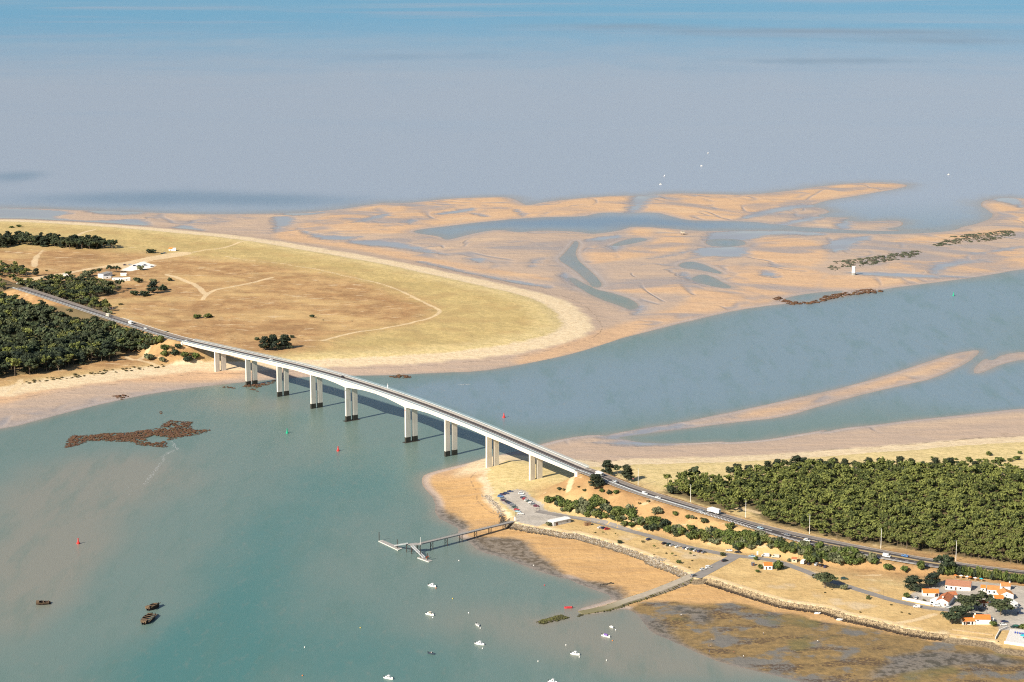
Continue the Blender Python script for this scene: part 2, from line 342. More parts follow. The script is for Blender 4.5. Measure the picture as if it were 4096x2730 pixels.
# ------------------------------------------------------------------ signed distances on the terrain grid
def seg_dist(P, A, B):
    d = B - A; L = float(d @ d) + 1e-12
    t = np.clip(((P - A) @ d) / L, 0, 1)
    return np.hypot(P[:, 0] - (A[0] + t * d[0]), P[:, 1] - (A[1] + t * d[1])), t
def sdf_poly(P, poly, far=120.0):
    """positive inside, clipped at +-far"""
    out = np.full(len(P), -far)
    lo, hi = poly.min(0) - far, poly.max(0) + far
    idx = np.nonzero((P[:, 0] > lo[0]) & (P[:, 0] < hi[0]) & (P[:, 1] > lo[1]) & (P[:, 1] < hi[1]))[0]
    Q = P[idx]; dist = np.full(len(Q), far); ins = np.zeros(len(Q), bool)
    for i in range(len(poly)):
        a, b = poly[i], poly[(i + 1) % len(poly)]
        blo, bhi = np.minimum(a, b) - far, np.maximum(a, b) + far
        k = np.nonzero((Q[:, 0] > blo[0]) & (Q[:, 0] < bhi[0]) & (Q[:, 1] > blo[1]) & (Q[:, 1] < bhi[1]))[0]
        if len(k): dist[k] = np.minimum(dist[k], seg_dist(Q[k], a, b)[0])
        if a[1] != b[1]:
            c = (a[1] > Q[:, 1]) != (b[1] > Q[:, 1])
            ins ^= c & (Q[:, 0] < (b[0] - a[0]) * (Q[:, 1] - a[1]) / (b[1] - a[1]) + a[0])
    out[idx] = np.where(ins, dist, -dist)
    return out
def dist_line(P, line, far=120.0, extra=None):
    dist = np.full(len(P), far); val = None if extra is None else np.zeros(len(P))
    for i in range(len(line) - 1):
        a, b = line[i], line[i + 1]
        blo, bhi = np.minimum(a, b) - far, np.maximum(a, b) + far
        k = np.nonzero((P[:, 0] > blo[0]) & (P[:, 0] < bhi[0]) & (P[:, 1] > blo[1]) & (P[:, 1] < bhi[1]))[0]
        if not len(k): continue
        d, t = seg_dist(P[k], a, b); better = d < dist[k]; kk = k[better]
        dist[kk] = d[better]
        if extra is not None: val[kk] = extra[i] + (extra[i + 1] - extra[i]) * t[better]
    return dist if extra is None else (dist, val)
def inside(P, poly):
    ins = np.zeros(len(P), bool)
    for i in range(len(poly)):
        a, b = poly[i], poly[(i + 1) % len(poly)]
        if a[1] == b[1]: continue
        c = (a[1] > P[:, 1]) != (b[1] > P[:, 1])
        ins ^= c & (P[:, 0] < (b[0] - a[0]) * (P[:, 1] - a[1]) / (b[1] - a[1]) + a[0])
    return ins
_rs = np.random.RandomState(7)
def lattice(P, size, seed):
    """smooth value noise in [-1, 1], feature size in metres"""
    r = np.random.RandomState(seed).rand(128, 128) * 2 - 1
    x, y = P[:, 0] / size + 640.0, P[:, 1] / size + 640.0
    i, j = np.floor(x).astype(int), np.floor(y).astype(int); fx, fy = x - i, y - j
    fx, fy = fx * fx * (3 - 2 * fx), fy * fy * (3 - 2 * fy)
    g = lambda a, b: r[a % 128, b % 128]
    return (g(i, j) * (1 - fx) + g(i + 1, j) * fx) * (1 - fy) + (g(i, j + 1) * (1 - fx) + g(i + 1, j + 1) * fx) * fy

V_ROWS = np.linspace(3600.0, 980.0, 640)            # rows: fine near, coarse far
Y_ROWS = F_PX * H_CAM / V_ROWS
NR = len(Y_ROWS)
T_COLS = np.linspace(-3250.0, 3250.0, 720) / F_PX   # x = t * y
NC = len(T_COLS)
GX = (T_COLS[None, :] * Y_ROWS[:, None]).ravel()
GY = np.repeat(Y_ROWS, NC)
GP = np.stack([GX, GY], 1)

d_em = sdf_poly(GP, smooth_poly(W(EM_L), 1))
for w_ in WATERS: d_em = np.minimum(d_em, -sdf_poly(GP, smooth_poly(W(w_, 0.3), 1)))
for w_ in (BAR, BAR2, SLICK): d_em = np.maximum(d_em, sdf_poly(GP, smooth_poly(W(w_), 1)))
d_emr = sdf_poly(GP, smooth_poly(W(EM_R), 1))
d_w = np.maximum(d_em, d_emr)
d_film = np.full(len(GP), -120.0)
for w_ in FILMS: d_film = np.maximum(d_film, sdf_poly(GP, smooth_poly(W(w_, 0.8), 1), 60))
d_bank = np.full(len(GP), -120.0)
for w_ in BANKS: d_bank = np.maximum(d_bank, sdf_poly(GP, smooth_poly(W(w_, 0.8), 1), 60))
vegl = smooth_poly(W(VEG_L, 4.0), 1); landr = W(LAND_R, 4.6)
d_vl = sdf_poly(GP, vegl); d_lr = sdf_poly(GP, landr)
rev_line = W(REV, 5.0)
d_rev = dist_line(GP, rev_line)
d_mudb = sdf_poly(GP, smooth_poly(W(MUD_B, 1.0), 1), 60)
d_mud = np.full(len(GP), -120.0)
for w_ in MUDS: d_mud = np.maximum(d_mud, sdf_poly(GP, smooth_poly(W(w_, 0.7), 1), 40))
d_path = np.full(len(GP), -60.0)
for pl, wd in PATHS: d_path = np.maximum(d_path, max(wd, 2.6) / 2 + .3 - dist_line(GP, smooth_line(W(pl, 5.6), 2), 60))
d_path = np.maximum(d_path, np.where((d_rev < 12) & (GX < 245), 1.6 - np.abs(d_lr - 2.4), -60))
for pl in SANDY: d_path = np.maximum(d_path, sdf_poly(GP, smooth_poly(W(pl, 6.3), 1), 60))
d_lot = sdf_poly(GP, W(LOT, 5.0), 60)
d_lawn = sdf_poly(GP, W(LAWN, 5.0), 60)
road_c = (frac_sample(ROAD_N, 60) + frac_sample(ROAD_F, 60)) / 2
lroad_c = (frac_sample(LROAD_N, 30) + frac_sample(LROAD_F, 30)) / 2
k0 = int(np.argmin(np.abs(np.linalg.norm(road_c[:, :2] - road_c[0, :2], axis=1) - 13)))
d_hw, z_hw = dist_line(GP, road_c[k0:, :2], 110, road_c[k0:, 2])
k1 = int(np.argmin(np.abs(np.linalg.norm(lroad_c[:, :2] - lroad_c[0, :2], axis=1) - 13)))
d_lh, z_lh = dist_line(GP, lroad_c[k1:, :2], 110, lroad_c[k1:, 2])
d_heath = sdf_poly(GP, smooth_poly(W(HEATH_L, 6.3), 2), 60)
d_heath = np.maximum(d_heath, np.where(d_lr > 0, 42 - d_hw, -60))
d_heath = np.maximum(d_heath, np.where(d_vl > 3, 62 - d_lh, -60))
d_heath = np.maximum(d_heath, sdf_poly(GP, W(D((-800,640),(0,650),(250,700),(480,800),(500,832),(380,838),(200,858),(0,885),(-800,930)), 6.0), 60))

# heights
up = np.minimum(np.maximum(d_w, 0) * 0.03, 0.75)
dn = np.maximum(np.minimum(d_w, 0) * 0.05, -4.0)
ripple = (0.10 * lattice(GP, 26, 1) + 0.06 * lattice(GP, 11, 2) + 0.16 * lattice(GP, 90, 9))
Z = up + dn + ripple * smooth(d_w, -3, 12) * (1 - smooth(d_vl, -40, -5))
Z += 3.1 * smooth(d_vl, -62, 2)
Z += (2.3 + 0.5 * lattice(GP, 22, 3) + 0.35 * lattice(GP, 9, 4)) * smooth(d_vl, 0, 22)
steep = 1 - smooth(d_rev, 14, 40)
beach_r = np.minimum(np.maximum(d_emr, 0) * 0.032, 1.9) + ripple * 0.4 * smooth(d_emr, 0, 12)
z_gentle = beach_r + (5.0 - 1.9 + 0.4 * lattice(GP, 17, 5)) * smooth(d_lr, -30, 18)
z_steep = beach_r * (1 - smooth(d_lr, -5.2, 0.5)) + 5.0 * smooth(d_lr, -5.2, 0.5)
z_r = z_gentle * (1 - steep) + z_steep * steep
Z = np.where(d_emr > 0, np.maximum(z_r, 0.004), Z)
hw_half = np.interp(GX, [60, 120, 200, 330], [8.2, 8.2, 11.5, 11.8])
emb = np.where(d_hw < 109, z_hw - 0.45 - np.maximum(0, d_hw - hw_half - 1.0) / 1.9, -9)
emb = emb + np.where(d_hw > 12, 0.35 * lattice(GP, 6, 6), 0)
Z = np.where(d_lr > 5, np.maximum(Z, emb), Z)
embl = np.where(d_lh < 109, z_lh - 0.45 - np.maximum(0, d_lh - 8.2) / 1.9, -9)
Z = np.where(d_vl > -20, np.maximum(Z, embl), Z)
ZG = Z.reshape(NR, NC)

def hz(x, y):
    """terrain height at a world point"""
    r = np.interp(F_PX * H_CAM / max(y, 1.0), V_ROWS[::-1], np.arange(NR)[::-1]); c = np.interp(x / y, T_COLS, np.arange(NC))
    i, j = min(int(r), NR - 2), min(int(c), NC - 2); a, b = r - i, c - j
    return float((ZG[i, j] * (1 - b) + ZG[i, j + 1] * b) * (1 - a) + (ZG[i + 1, j] * (1 - b) + ZG[i + 1, j + 1] * b) * a)
def gp(p, floor=None):
    """photo pixel -> point standing on the terrain"""
    z = 3.0
    for _ in range(14):
        x, y = unp(p, z); zz = hz(x, y)
        if floor is not None: zz = max(zz, floor)
        z = 0.5 * z + 0.5 * zz
    return Vector((x, y, z))
def gpd(x, y, floor=None): return gp((x * SC, y * SC), floor)

# ------------------------------------------------------------------ terrain material
def terrain_material():
    g = NG('shore_and_dune_ground')
    z = g.t.nodes.new('ShaderNodeSeparateXYZ'); g.link(g.P, z.inputs[0]); pz = z.outputs[2]
    n_big, n_mid, n_fine, n_tiny = g.noise(0.012, 3), g.noise(0.06, 4), g.noise(0.22, 4, 0.62), g.noise(0.9, 3, 0.65)
    strk = g.noise(0.05, 4, 0.6, g.stretch(0.35, 1.6, 1, 0.35))
    aw, avl, alr = g.attr('d_w'), g.attr('d_veg'), g.attr('d_land')
    wet = g.mix(n_big, (0.405, 0.312, 0.248), (0.345, 0.282, 0.242))
    mid = g.mix(g.ss(strk, 0.3, 0.7), (0.475, 0.352, 0.262), (0.405, 0.312, 0.250))
    tan = g.mix(g.ss(g.add(g.mul(strk, .6), g.mul(n_fine, .4)), 0.35, 0.65), (0.595, 0.392, 0.235), (0.505, 0.330, 0.205))
    dry = g.mix(g.ss(n_fine, 0.35, 0.7), (0.70, 0.565, 0.375), (0.60, 0.46, 0.29))
    c = g.mix(g.ss(g.add(pz, g.mul(g.add(strk, -0.5), 0.7)), 0.12, 0.62), wet, mid)
    c = g.mix(g.edge(g.attr('d_bank'), 16, 9, n_mid), c, tan)
    c = g.mix(g.mul(g.attr('gold'), 0.85), c, g.mix(g.ss(g.add(g.mul(strk, .6), g.mul(n_fine, .4)), 0.35, 0.65), (0.60, 0.365, 0.145), (0.47, 0.275, 0.105)))
    flat = g.mul(g.mul(g.ss(avl, -55, -90), g.ss(alr, -60, -100)), g.mul(g.ss(pz, 1.9, 1.2), g.ss(aw, 2, 14)))
    warp = g.noise(0.0055, 2.5, 0.5, g.stretch(0.9, 0.6, 1, 0.1), 1.8)
    ridge = g.math('ABSOLUTE', g.add(warp, -0.5))
    braid = g.mul(g.mul(g.ss(ridge, 0.035, 0.0), g.ss(n_big, 0.42, 0.58)), flat)
    tone = g.noise(0.010, 4, 0.55, g.stretch(0.5, 0.75, 1, 0.3), 1.4)
    wetz = g.mul(g.ss(tone, 0.47, 0.64), flat)
    c = g.mix(g.mul(wetz, 0.72), c, (0.290, 0.262, 0.262))
    c = g.mix(g.mul(g.mul(g.ss(tone, 0.46, 0.30), flat), 0.5), c, (0.60, 0.435, 0.285))
    rip = g.noise(0.16, 4, 0.68, g.stretch(0.22, 1.5, 1, 0.28)); rip2 = g.noise(0.045, 5, 0.7, g.stretch(0.25, 1.3, 1, 0.2))
    c = g.mix(g.mul(g.ss(rip, 0.45, 0.70), 0.30), c, (0.36, 0.265, 0.185))
    c = g.mix(g.mul(g.mul(g.ss(rip2, 0.50, 0.70), flat), 0.28), c, (0.33, 0.285, 0.262))
    c = g.mix(g.mul(g.mul(g.ss(rip2, 0.44, 0.28), flat), 0.26), c, (0.64, 0.46, 0.30))
    c = g.mix(g.mul(g.mul(g.ss(aw, 0.3, 2.2), g.ss(aw, 9.0, 4.0)), g.mul(g.ss(avl, -60, -90), 0.40)), c, (0.47, 0.44, 0.445))
    rimw = g.mul(g.mul(g.ss(aw, 26, 3), g.ss(avl, -60, -90)), g.ss(alr, -70, -110))
    c = g.mix(g.mul(rimw, 0.55), c, (0.325, 0.282, 0.268))
    film = g.math('MAXIMUM', g.mul(g.edge(g.attr('d_film'), 24, 8.0, n_mid), g.ss(pz, 2.2, 1.2)), g.mul(braid, 0.6))
    c = g.mix(g.mul(film, 0.85), c, g.mix(n_big, (0.225, 0.230, 0.255), (0.285, 0.275, 0.285)))
    dryness = g.math('MAXIMUM', g.ss(g.add(pz, g.mul(g.add(n_mid, -0.5), 1.2)), 2.4, 3.2), g.math('MAXIMUM', g.mul(g.ss(g.add(alr, g.mul(g.add(n_mid, -0.5), 12)), -30, -20), g.ss(g.attr('gold'), 0.9, 0.2)), g.ss(g.add(avl, g.mul(g.add(n_mid, -0.5), 10)), -20, -11)))
    c = g.mix(dryness, c, dry)
    # weed lines thrown up along the beaches
    wr = g.mul(g.ss(g.math('ABSOLUTE', g.add(g.add(pz, g.mul(g.add(n_big, -0.5), 0.8)), -2.05)), 0.10, 0.02), g.ss(n_fine, 0.45, 0.58))
    c = g.mix(g.mul(wr, 0.55), c, (0.16, 0.115, 0.08))
    # mud flats with weed
    mb = g.edge(g.attr('d_mudb'), 14, 3.0, n_mid)
    och = g.mix(g.ss(n_fine, 0.3, 0.7), (0.29, 0.192, 0.080), (0.185, 0.128, 0.058))
    och = g.mix(g.ss(g.noise(0.035, 4, 0.6), 0.50, 0.60), och, (0.17, 0.158, 0.14))
    weed = g.mul(g.ss(g.noise(0.045, 3, 0.55, g.stretch(0.6, 1.5, 1, 0.45)), 0.52, 0.60), g.ss(g.noise(0.5, 4, 0.7), 0.42, 0.55))
    och = g.mix(g.mul(weed, 0.8), och, (0.085, 0.055, 0.036))
    och = g.mix(g.mul(g.ss(g.noise(0.02, 3), 0.56, 0.66), 0.5), och, (0.12, 0.125, 0.05))
    c = g.mix(mb, c, och)
    mk = g.edge(g.attr('d_mud'), 10, 4.0, n_mid)
    mudc = g.mix(g.ss(n_fine, 0.42, 0.6), (0.19, 0.17, 0.15), (0.075, 0.07, 0.06))
    c = g.mix(g.mul(mk, 0.88), c, mudc)
    # wet rim at the water
    c = g.mix(g.mul(g.ss(pz, 0.16, 0.0), 0.55), c, (0.25, 0.215, 0.19))
    # vegetation
    stonec = g.mix(g.ss(n_tiny, 0.4, 0.6), (0.235, 0.18, 0.115), (0.12, 0.09, 0.06))
    grass = g.mix(g.ss(n_fine, 0.32, 0.68), (0.555, 0.412, 0.180), (0.43, 0.325, 0.135))
    grass = g.mix(g.ss(g.noise(0.028, 4), 0.46, 0.64), grass, (0.445, 0.315, 0.135))
    grass = g.mix(g.mul(g.ss(g.noise(0.012, 4, 0.6, g.stretch(0.8, 1.3, 1, 0.6)), 0.5, 0.66), 0.6), grass, (0.40, 0.30, 0.125))
    grass = g.mix(g.ss(n_tiny, 0.60, 0.72), grass, (0.25, 0.205, 0.095))
    grass = g.mix(g.mul(g.ss(g.add(avl, g.mul(g.add(n_mid, -0.5), 30)), 55, 5), 0.75), grass, g.mix(g.ss(n_fine, 0.42, 0.6), (0.68, 0.54, 0.28), (0.56, 0.45, 0.215)))
    heath = g.mix(g.ss(n_mid, 0.34, 0.66), (0.35, 0.198, 0.088), (0.47, 0.295, 0.135))
    heath = g.mix(g.ss(n_fine, 0.55, 0.72), heath, (0.26, 0.15, 0.07))
    heath = g.mix(g.mul(g.ss(g.noise(0.010, 4, 0.6, g.stretch(0.7, 1.4, 1, 0.25)), 0.47, 0.66), 0.8), heath, (0.55, 0.375, 0.17))
    heath = g.mix(g.mul(g.ss(g.noise(0.016, 4, 0.6), 0.52, 0.68), 0.6), heath, (0.265, 0.145, 0.066))
    heath = g.mix(g.mul(g.ss(g.noise(0.09, 4, 0.65, g.stretch(0.5, 1.2, 1, 0.2)), 0.595, 0.66), 0.75), heath, (0.60, 0.445, 0.27))
    heath = g.mix(g.mul(g.ss(n_tiny, 0.62, 0.74), 0.6), heath, (0.20, 0.15, 0.07))
    lawn = g.mix(g.ss(n_mid, 0.3, 0.7), (0.62, 0.435, 0.20), (0.50, 0.335, 0.145))
    lawn = g.mix(g.mul(g.ss(n_fine, 0.52, 0.72), 0.7), lawn, (0.40, 0.285, 0.12))
    lawn = g.mix(g.mul(g.ss(g.noise(0.03, 3), 0.58, 0.68), 0.6), lawn, (0.62, 0.50, 0.34))
    vl = g.edge(g.add(avl, -8.0), 16, 3.5, g.add(g.mul(n_fine, .2), g.mul(n_mid, .8)))
    vr = g.edge(alr, 9, 1.6, n_fine)
    veg = g.math('MAXIMUM', vl, vr)
    vc = g.mix(g.edge(g.attr('d_heath'), 80, 26.0, g.add(g.mul(n_mid, .6), g.mul(n_big, .4))), grass, heath)
    vc = g.mix(g.mul(g.edge(g.attr('d_wood'), 6, 3.0, n_fine), 0.9), vc, g.mix(n_fine, (0.10, 0.085, 0.045), (0.16, 0.12, 0.06)))
    vc = g.mix(g.edge(g.attr('d_lawn'), 5, 2.0, n_fine), vc, lawn)
    # sparse tussocks where dune grass meets the open sand
    c = g.mix(veg, c, vc)
    tus = g.mul(g.mul(g.ss(alr, -24, -2), g.ss(n_tiny, 0.64, 0.70)), g.ss(pz, 2.3, 3.0))
    c = g.mix(g.mul(tus, 0.6), c, (0.30, 0.26, 0.12))
    c = g.mix(g.mul(g.edge(g.attr('d_path'), 1.3, 0.9, n_fine), 0.8), c, g.mix(n_fine, (0.72, 0.55, 0.335), (0.62, 0.47, 0.285)))
    c = g.mix(g.edge(g.attr('d_lot'), 2.5, 0.8, n_fine), c, g.mix(g.ss(n_mid, .3, .7), (0.47, 0.425, 0.37), (0.38, 0.34, 0.29)))
    c = g.mix(g.edge(g.attr('d_white'), 3, 1.2, n_fine), c, (0.80, 0.77, 0.71))
    c = g.mix(g.ss(g.attr('rev'), 0.0, 1.2), c, stonec)
    rough = g.mixf(film, 0.9, 0.18)
    rough = g.mixf(g.mul(mb, 0.35), rough, 0.35)
    rough = g.mixf(g.mul(wetz, 0.8), rough, 0.32)
    g.bump(g.add(g.mul(n_fine, g.mixf(film, 1.0, 0.02)), g.add(g.mul(n_tiny, g.mixf(film, 0.5, 0.02)), g.mul(g.add(n_mid, strk), g.mixf(film, 1.4, 0.02)))), 0.7, 0.8)
    return g.done(c, rough, g.mixf(film, 0.25, 0.6))
def grid_faces(nr, nc):
    i = np.arange(nr - 1)[:, None] * nc + np.arange(nc - 1)[None, :]
    i = i.ravel()
    return np.stack([i, i + 1, i + nc + 1, i + nc], 1)
def np_mesh(name, V, Fq, mats, attrs=None, shade=True):
    me = bpy.data.meshes.new(name)
    me.vertices.add(len(V)); me.vertices.foreach_set('co', np.asarray(V, np.float32).ravel())
    n, k = Fq.shape
    me.loops.add(n * k); me.loops.foreach_set('vertex_index', Fq.astype(np.int32).ravel())
    me.polygons.add(n); me.polygons.foreach_set('loop_start', np.arange(0, n * k, k, dtype=np.int32))
    me.polygons.foreach_set('use_smooth', np.full(n, shade))
    for m in mats: me.materials.append(m)
    for nm, val in (attrs or {}).items():
        a = me.attributes.new(nm, 'FLOAT', 'POINT'); a.data.foreach_set('value', np.asarray(val, np.float32))
    me.update(calc_edges=True); me.validate()
    return me
WOODS = [q4((1280,760),(1450,660),(1800,650),(1950,700)) + q5((600,700),(720,620),(1300,540),(1700,530)) + q6((500,540),(1500,520),(2338,580)) + D((2800,1090),(2800,1360)) + q6((2338,1580),(1100,1410)) + q5((1900,1290),(1250,1145),(980,1060),(820,930),(690,925),(560,970)) + q4((1700,880),(1500,810)),
         q1((-800,1060),(0,1015),(450,975),(760,930),(860,875),(1250,835),(1420,760),(1500,620),(1250,470),(1060,405),(500,265),(-800,80)), q0((-800,970),(500,940),(1100,905),(1370,950),(1320,1060),(1050,1140),(1220,1230),(1270,1300),(800,1200),(230,1120),(-800,1030))]
d_wood = np.full(len(GP), -60.0)
for w_ in WOODS: d_wood = np.maximum(d_wood, sdf_poly(GP, W(w_, 6.0), 60))
d_lot = np.maximum(d_lot, sdf_poly(GP, W(q7((1050,560),(1180,500),(1500,390),(2338,470),(2600,520),(2600,960),(2338,980),(2060,970),(2000,900),(1960,820),(1600,760),(1490,745),(1270,690),(960,620)), 5.0), 60))
gold = smooth(d_emr, -2, 10) * smooth(-GY, -1640, -1570)
tm = np_mesh('ground', np.stack([GX, GY, Z], 1), grid_faces(NR, NC), [terrain_material()],
             dict(d_w=d_w, d_film=d_film, d_bank=d_bank, d_veg=d_vl, d_land=d_lr, d_heath=d_heath, d_mud=d_mud, d_mudb=d_mudb, d_path=d_path, d_lot=d_lot, d_lawn=d_lawn, d_wood=d_wood, gold=gold, rev=np.where(d_rev < 14, 2.6 - np.abs(d_lr + 2.8), -10), d_white=sdf_poly(GP, W(q0((1385,800),(1480,752),(1640,700),(1670,690),(1660,715),(1780,745),(1735,772),(1560,800),(1480,815)), 6.3), 60)))
ground = tag(lin_obj('ground', tm), kind='structure')

# ------------------------------------------------------------------ the sea
def water_material():
    g = NG('tidal_water')
    n1 = g.noise(0.35, 4, 0.6, g.stretch(1, 0.55, 1, 0.3)); n2 = g.noise(0.006, 4, 0.6, g.stretch(1.0, 0.45, 1, 0.15)); n3 = g.noise(0.03, 4, 0.6, g.stretch(1, 0.5, 1, -0.2))
    off = g.attr('offshore_sky_tint'); teal = g.attr('teal'); silt = g.attr('silt'); deep = g.attr('deep'); sh = g.attr('shallow'); blue = g.attr('clear')
    c = g.mix(n2, (0.098, 0.172, 0.135), (0.130, 0.176, 0.132))
    c = g.mix(g.ss(g.add(silt, g.mul(g.add(n3, -0.5), 0.5)), 0.1, 1.0), c, (0.205, 0.192, 0.132))
    c = g.mix(g.ss(g.add(teal, g.mul(g.add(n3, -0.5), 0.6)), 0.05, 1.05), c, (0.026, 0.142, 0.118))
    c = g.mix(g.ss(g.add(blue, g.mul(g.add(n2, -0.5), 0.3)), 0.0, 1.0), c, (0.145, 0.215, 0.258))
    far = g.mix(g.ss(g.add(off, g.mul(g.add(n2, -0.5), 0.25)), 0.25, 1.0), (0.272, 0.315, 0.388), (0.085, 0.270, 0.43))  # outer blue: clear water plus sky reflection put into the colour
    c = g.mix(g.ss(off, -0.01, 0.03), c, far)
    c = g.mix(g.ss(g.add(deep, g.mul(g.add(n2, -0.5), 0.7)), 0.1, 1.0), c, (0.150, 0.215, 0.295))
    c = g.mix(g.mul(g.ss(g.add(sh, g.mul(g.add(n3, -0.5), 0.5)), 0.1, 1.0), 0.75), c, (0.27, 0.225, 0.175))
    nearw = g.ss(off, 0.012, -0.004)
    n4 = g.noise(0.045, 5, 0.68, g.stretch(1.0, 0.22, 1, -0.75)); n5 = g.noise(0.16, 4, 0.65, g.stretch(1.0, 0.4, 1, -0.6))
    c = g.mix(g.mul(g.mul(g.ss(n4, 0.46, 0.70), 0.42), nearw), c, (0.085, 0.16, 0.135))
    c = g.mix(g.mul(g.mul(g.ss(n5, 0.52, 0.75), 0.30), nearw), c, (0.20, 0.205, 0.172))
    c = g.mix(g.mul(g.mul(g.ss(n1, 0.55, 0.75), 0.20), nearw), c, (0.22, 0.24, 0.22))
    g.bump(g.add(g.mul(n1, 0.5), g.noise(1.3, 2, 0.5)), 0.5, 0.35)
    n6 = g.noise(0.0022, 5, 0.62, g.stretch(0.30, 1.0, 1, 0.06)); n7 = g.noise(0.0007, 3, 0.55, g.stretch(0.4, 1.0, 1, -0.05))
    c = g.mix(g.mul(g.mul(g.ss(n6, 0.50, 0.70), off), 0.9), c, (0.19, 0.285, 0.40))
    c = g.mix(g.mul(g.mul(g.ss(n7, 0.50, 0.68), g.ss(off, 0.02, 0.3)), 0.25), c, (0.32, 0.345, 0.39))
    g.b.inputs['IOR'].default_value = 1.33
    return g.done(c, 0.30, 0.40)
vw = np.r_[np.linspace(3600, 900, 220), np.linspace(890, 388, 90), np.geomspace(380, 20, 40)]
yw = F_PX * H_CAM / vw; tw = np.linspace(-4000, 4000, 340) / F_PX
WX = (tw[None, :] * yw[:, None]).ravel(); WY = np.repeat(yw, len(tw)); WP = np.stack([WX, WY], 1)
def splat(lst):
    out = np.zeros(len(WP))
    for x, y, rx, ry, s in lst:
        c0 = np.array(unp((x * SC, y * SC))); cx = unp(((x + rx) * SC, y * SC))[0] - c0[0]
        cy = abs(unp((x * SC, (y + ry) * SC))[1] - c0[1])
        out += s * np.exp(-((WX - c0[0]) / cx) ** 2 - ((WY - c0[1]) / cy) ** 2)
    return np.clip(out, 0, 1.3)
rr = np.interp(F_PX * H_CAM / WY, V_ROWS[::-1], np.arange(NR)[::-1]); cc = np.interp(WX / WY, T_COLS, np.arange(NC))
near_land = d_w.reshape(NR, NC)[np.round(rr).astype(int), np.round(cc).astype(int)]
near_land = np.where(WY > Y_ROWS[-1], -120, near_land)
teal = splat([(430,1540,150,110,.75),(520,1440,130,130,.5),(570,1320,150,120,.45),(640,1210,170,100,.42),(760,1120,170,80,.40),(880,1070,150,60,.35),(700,1480,240,150,.40),(900,1560,260,120,.35),(300,1550,220,90,.40),(1000,1480,320,170,.25),(1050,1270,180,100,.22),(950,1160,130,80,.25)])
silt = splat([(150,1150,220,90,.8),(100,1280,160,90,.85),(300,1080,200,60,.6),(60,1400,110,110,.6),(1250,1440,300,70,.6),(1450,1500,180,60,.6),(600,930,200,30,.5),(1020,1290,120,60,.3),(1000,1420,160,80,.25),(760,1300,60,60,.2),(1650,1540,250,40,.5)])
clear = splat([(1500,880,420,90,1.0),(2000,760,420,120,1.1),(1200,930,200,50,.8),(2300,900,250,60,.9),(1000,900,140,25,.7),(2300,680,240,50,.8)]) * smooth(WY, unp((2048, 1140 * SC))[1], unp((2048, 1010 * SC))[1])
clear = np.maximum(clear, smooth(WY, 2200, 2700))
deep = splat([(300,455,420,22,.7),(700,462,300,18,.5),(40,405,90,16,.8),(1900,75,500,12,.9),(1900,140,260,8,.7),(2200,95,260,10,.7),(1400,60,250,8,.6),(950,130,260,10,.5),(1250,508,330,18,.9),(1500,515,200,14,.6),(500,60,400,14,.25),(1700,160,400,16,.2)])  # weight of the darker blue bands and streaks on the water
off = smooth(WY, 2500, 9500) * 0.999  # weight of the far blue that carries sky reflection as colour
shallow = np.exp(np.minimum(near_land, 0) / (11.0 + 22.0 * smooth(WY, 1900, 2900))) * 0.78
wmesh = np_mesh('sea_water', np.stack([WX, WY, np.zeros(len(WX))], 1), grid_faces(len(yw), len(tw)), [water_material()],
                dict(teal=teal, silt=silt * 1.2, clear=clear, deep=deep, offshore_sky_tint=off, shallow=shallow))
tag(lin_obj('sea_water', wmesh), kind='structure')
# seabed reaching under everything to the horizon
sb = MB().add([(-60000, 500, -4.6), (60000, 500, -4.6), (60000, 180000, -4.6), (-60000, 180000, -4.6)], [(0, 1, 2, 3)])
tag(sb.build('seabed', mat('seabed_mud', (0.2, 0.18, 0.15))), kind='structure')

# ------------------------------------------------------------------ shared materials
def stained(name, c, c2, c3):
    g = NG(name); run = g.noise(1.1, 4, 0.6, g.stretch(1, 1, 0.09)); big = g.noise(0.12, 4, 0.6); fine = g.noise(2.5, 3)
    col = g.mix(g.ss(g.add(g.mul(run, .6), g.mul(big, .4)), 0.42, 0.62), c, c2)
    col = g.mix(g.mul(g.ss(g.add(g.mul(run, .75), g.mul(fine, .25)), 0.56, 0.68), 0.5), col, c3)
    return g.done(col, 0.85, 0.25)
M_CONC = stained('pale_concrete', (0.74, 0.70, 0.62), (0.67, 0.62, 0.54), (0.52, 0.47, 0.40))
M_PIER = stained('pier_concrete', (0.70, 0.655, 0.575), (0.60, 0.55, 0.475), (0.45, 0.40, 0.33))
M_TIDE = mat('weed_stained_concrete', (0.052, 0.048, 0.04), 0.7, 0.2, 0.8, col2=(0.03, 0.03, 0.022))
M_ASPH = mat('dark_asphalt', (0.066, 0.056, 0.056), 0.9, 0.08, 0.15, col2=(0.085, 0.074, 0.072))
M_OLDASPH = mat('weathered_asphalt', (0.245, 0.205, 0.175), 0.95, 0.05, 0.2, col2=(0.20, 0.17, 0.145))
M_LANE = mat('grey_road_surface', (0.27, 0.245, 0.225), 0.95, 0.05, 0.2, col2=(0.225, 0.205, 0.19))
M_BEIGE = mat('beige_cycle_lane', (0.50, 0.445, 0.385), 0.9, 0.05, 0.3, col2=(0.44, 0.39, 0.335))
M_WALK = mat('grey_pavement', (0.32, 0.355, 0.36), 0.9, 0.05, 0.3, col2=(0.27, 0.305, 0.31))
M_PAINT = mat('white_road_paint', (0.78, 0.75, 0.71), 0.8, 0.05, 0.6)
M_GALV = mat('pale_galvanised_steel', (0.52, 0.57, 0.60), 0.45, 0.06, 0.8, spec=0.5, metal=0.15)
M_RAILB = mat('pale_blue_painted_steel', (0.30, 0.40, 0.46), 0.5, 0.05, 0.8, spec=0.4)
M_WHITE = mat('white_paint', (0.82, 0.80, 0.76), 0.5, 0.04, 0.7)
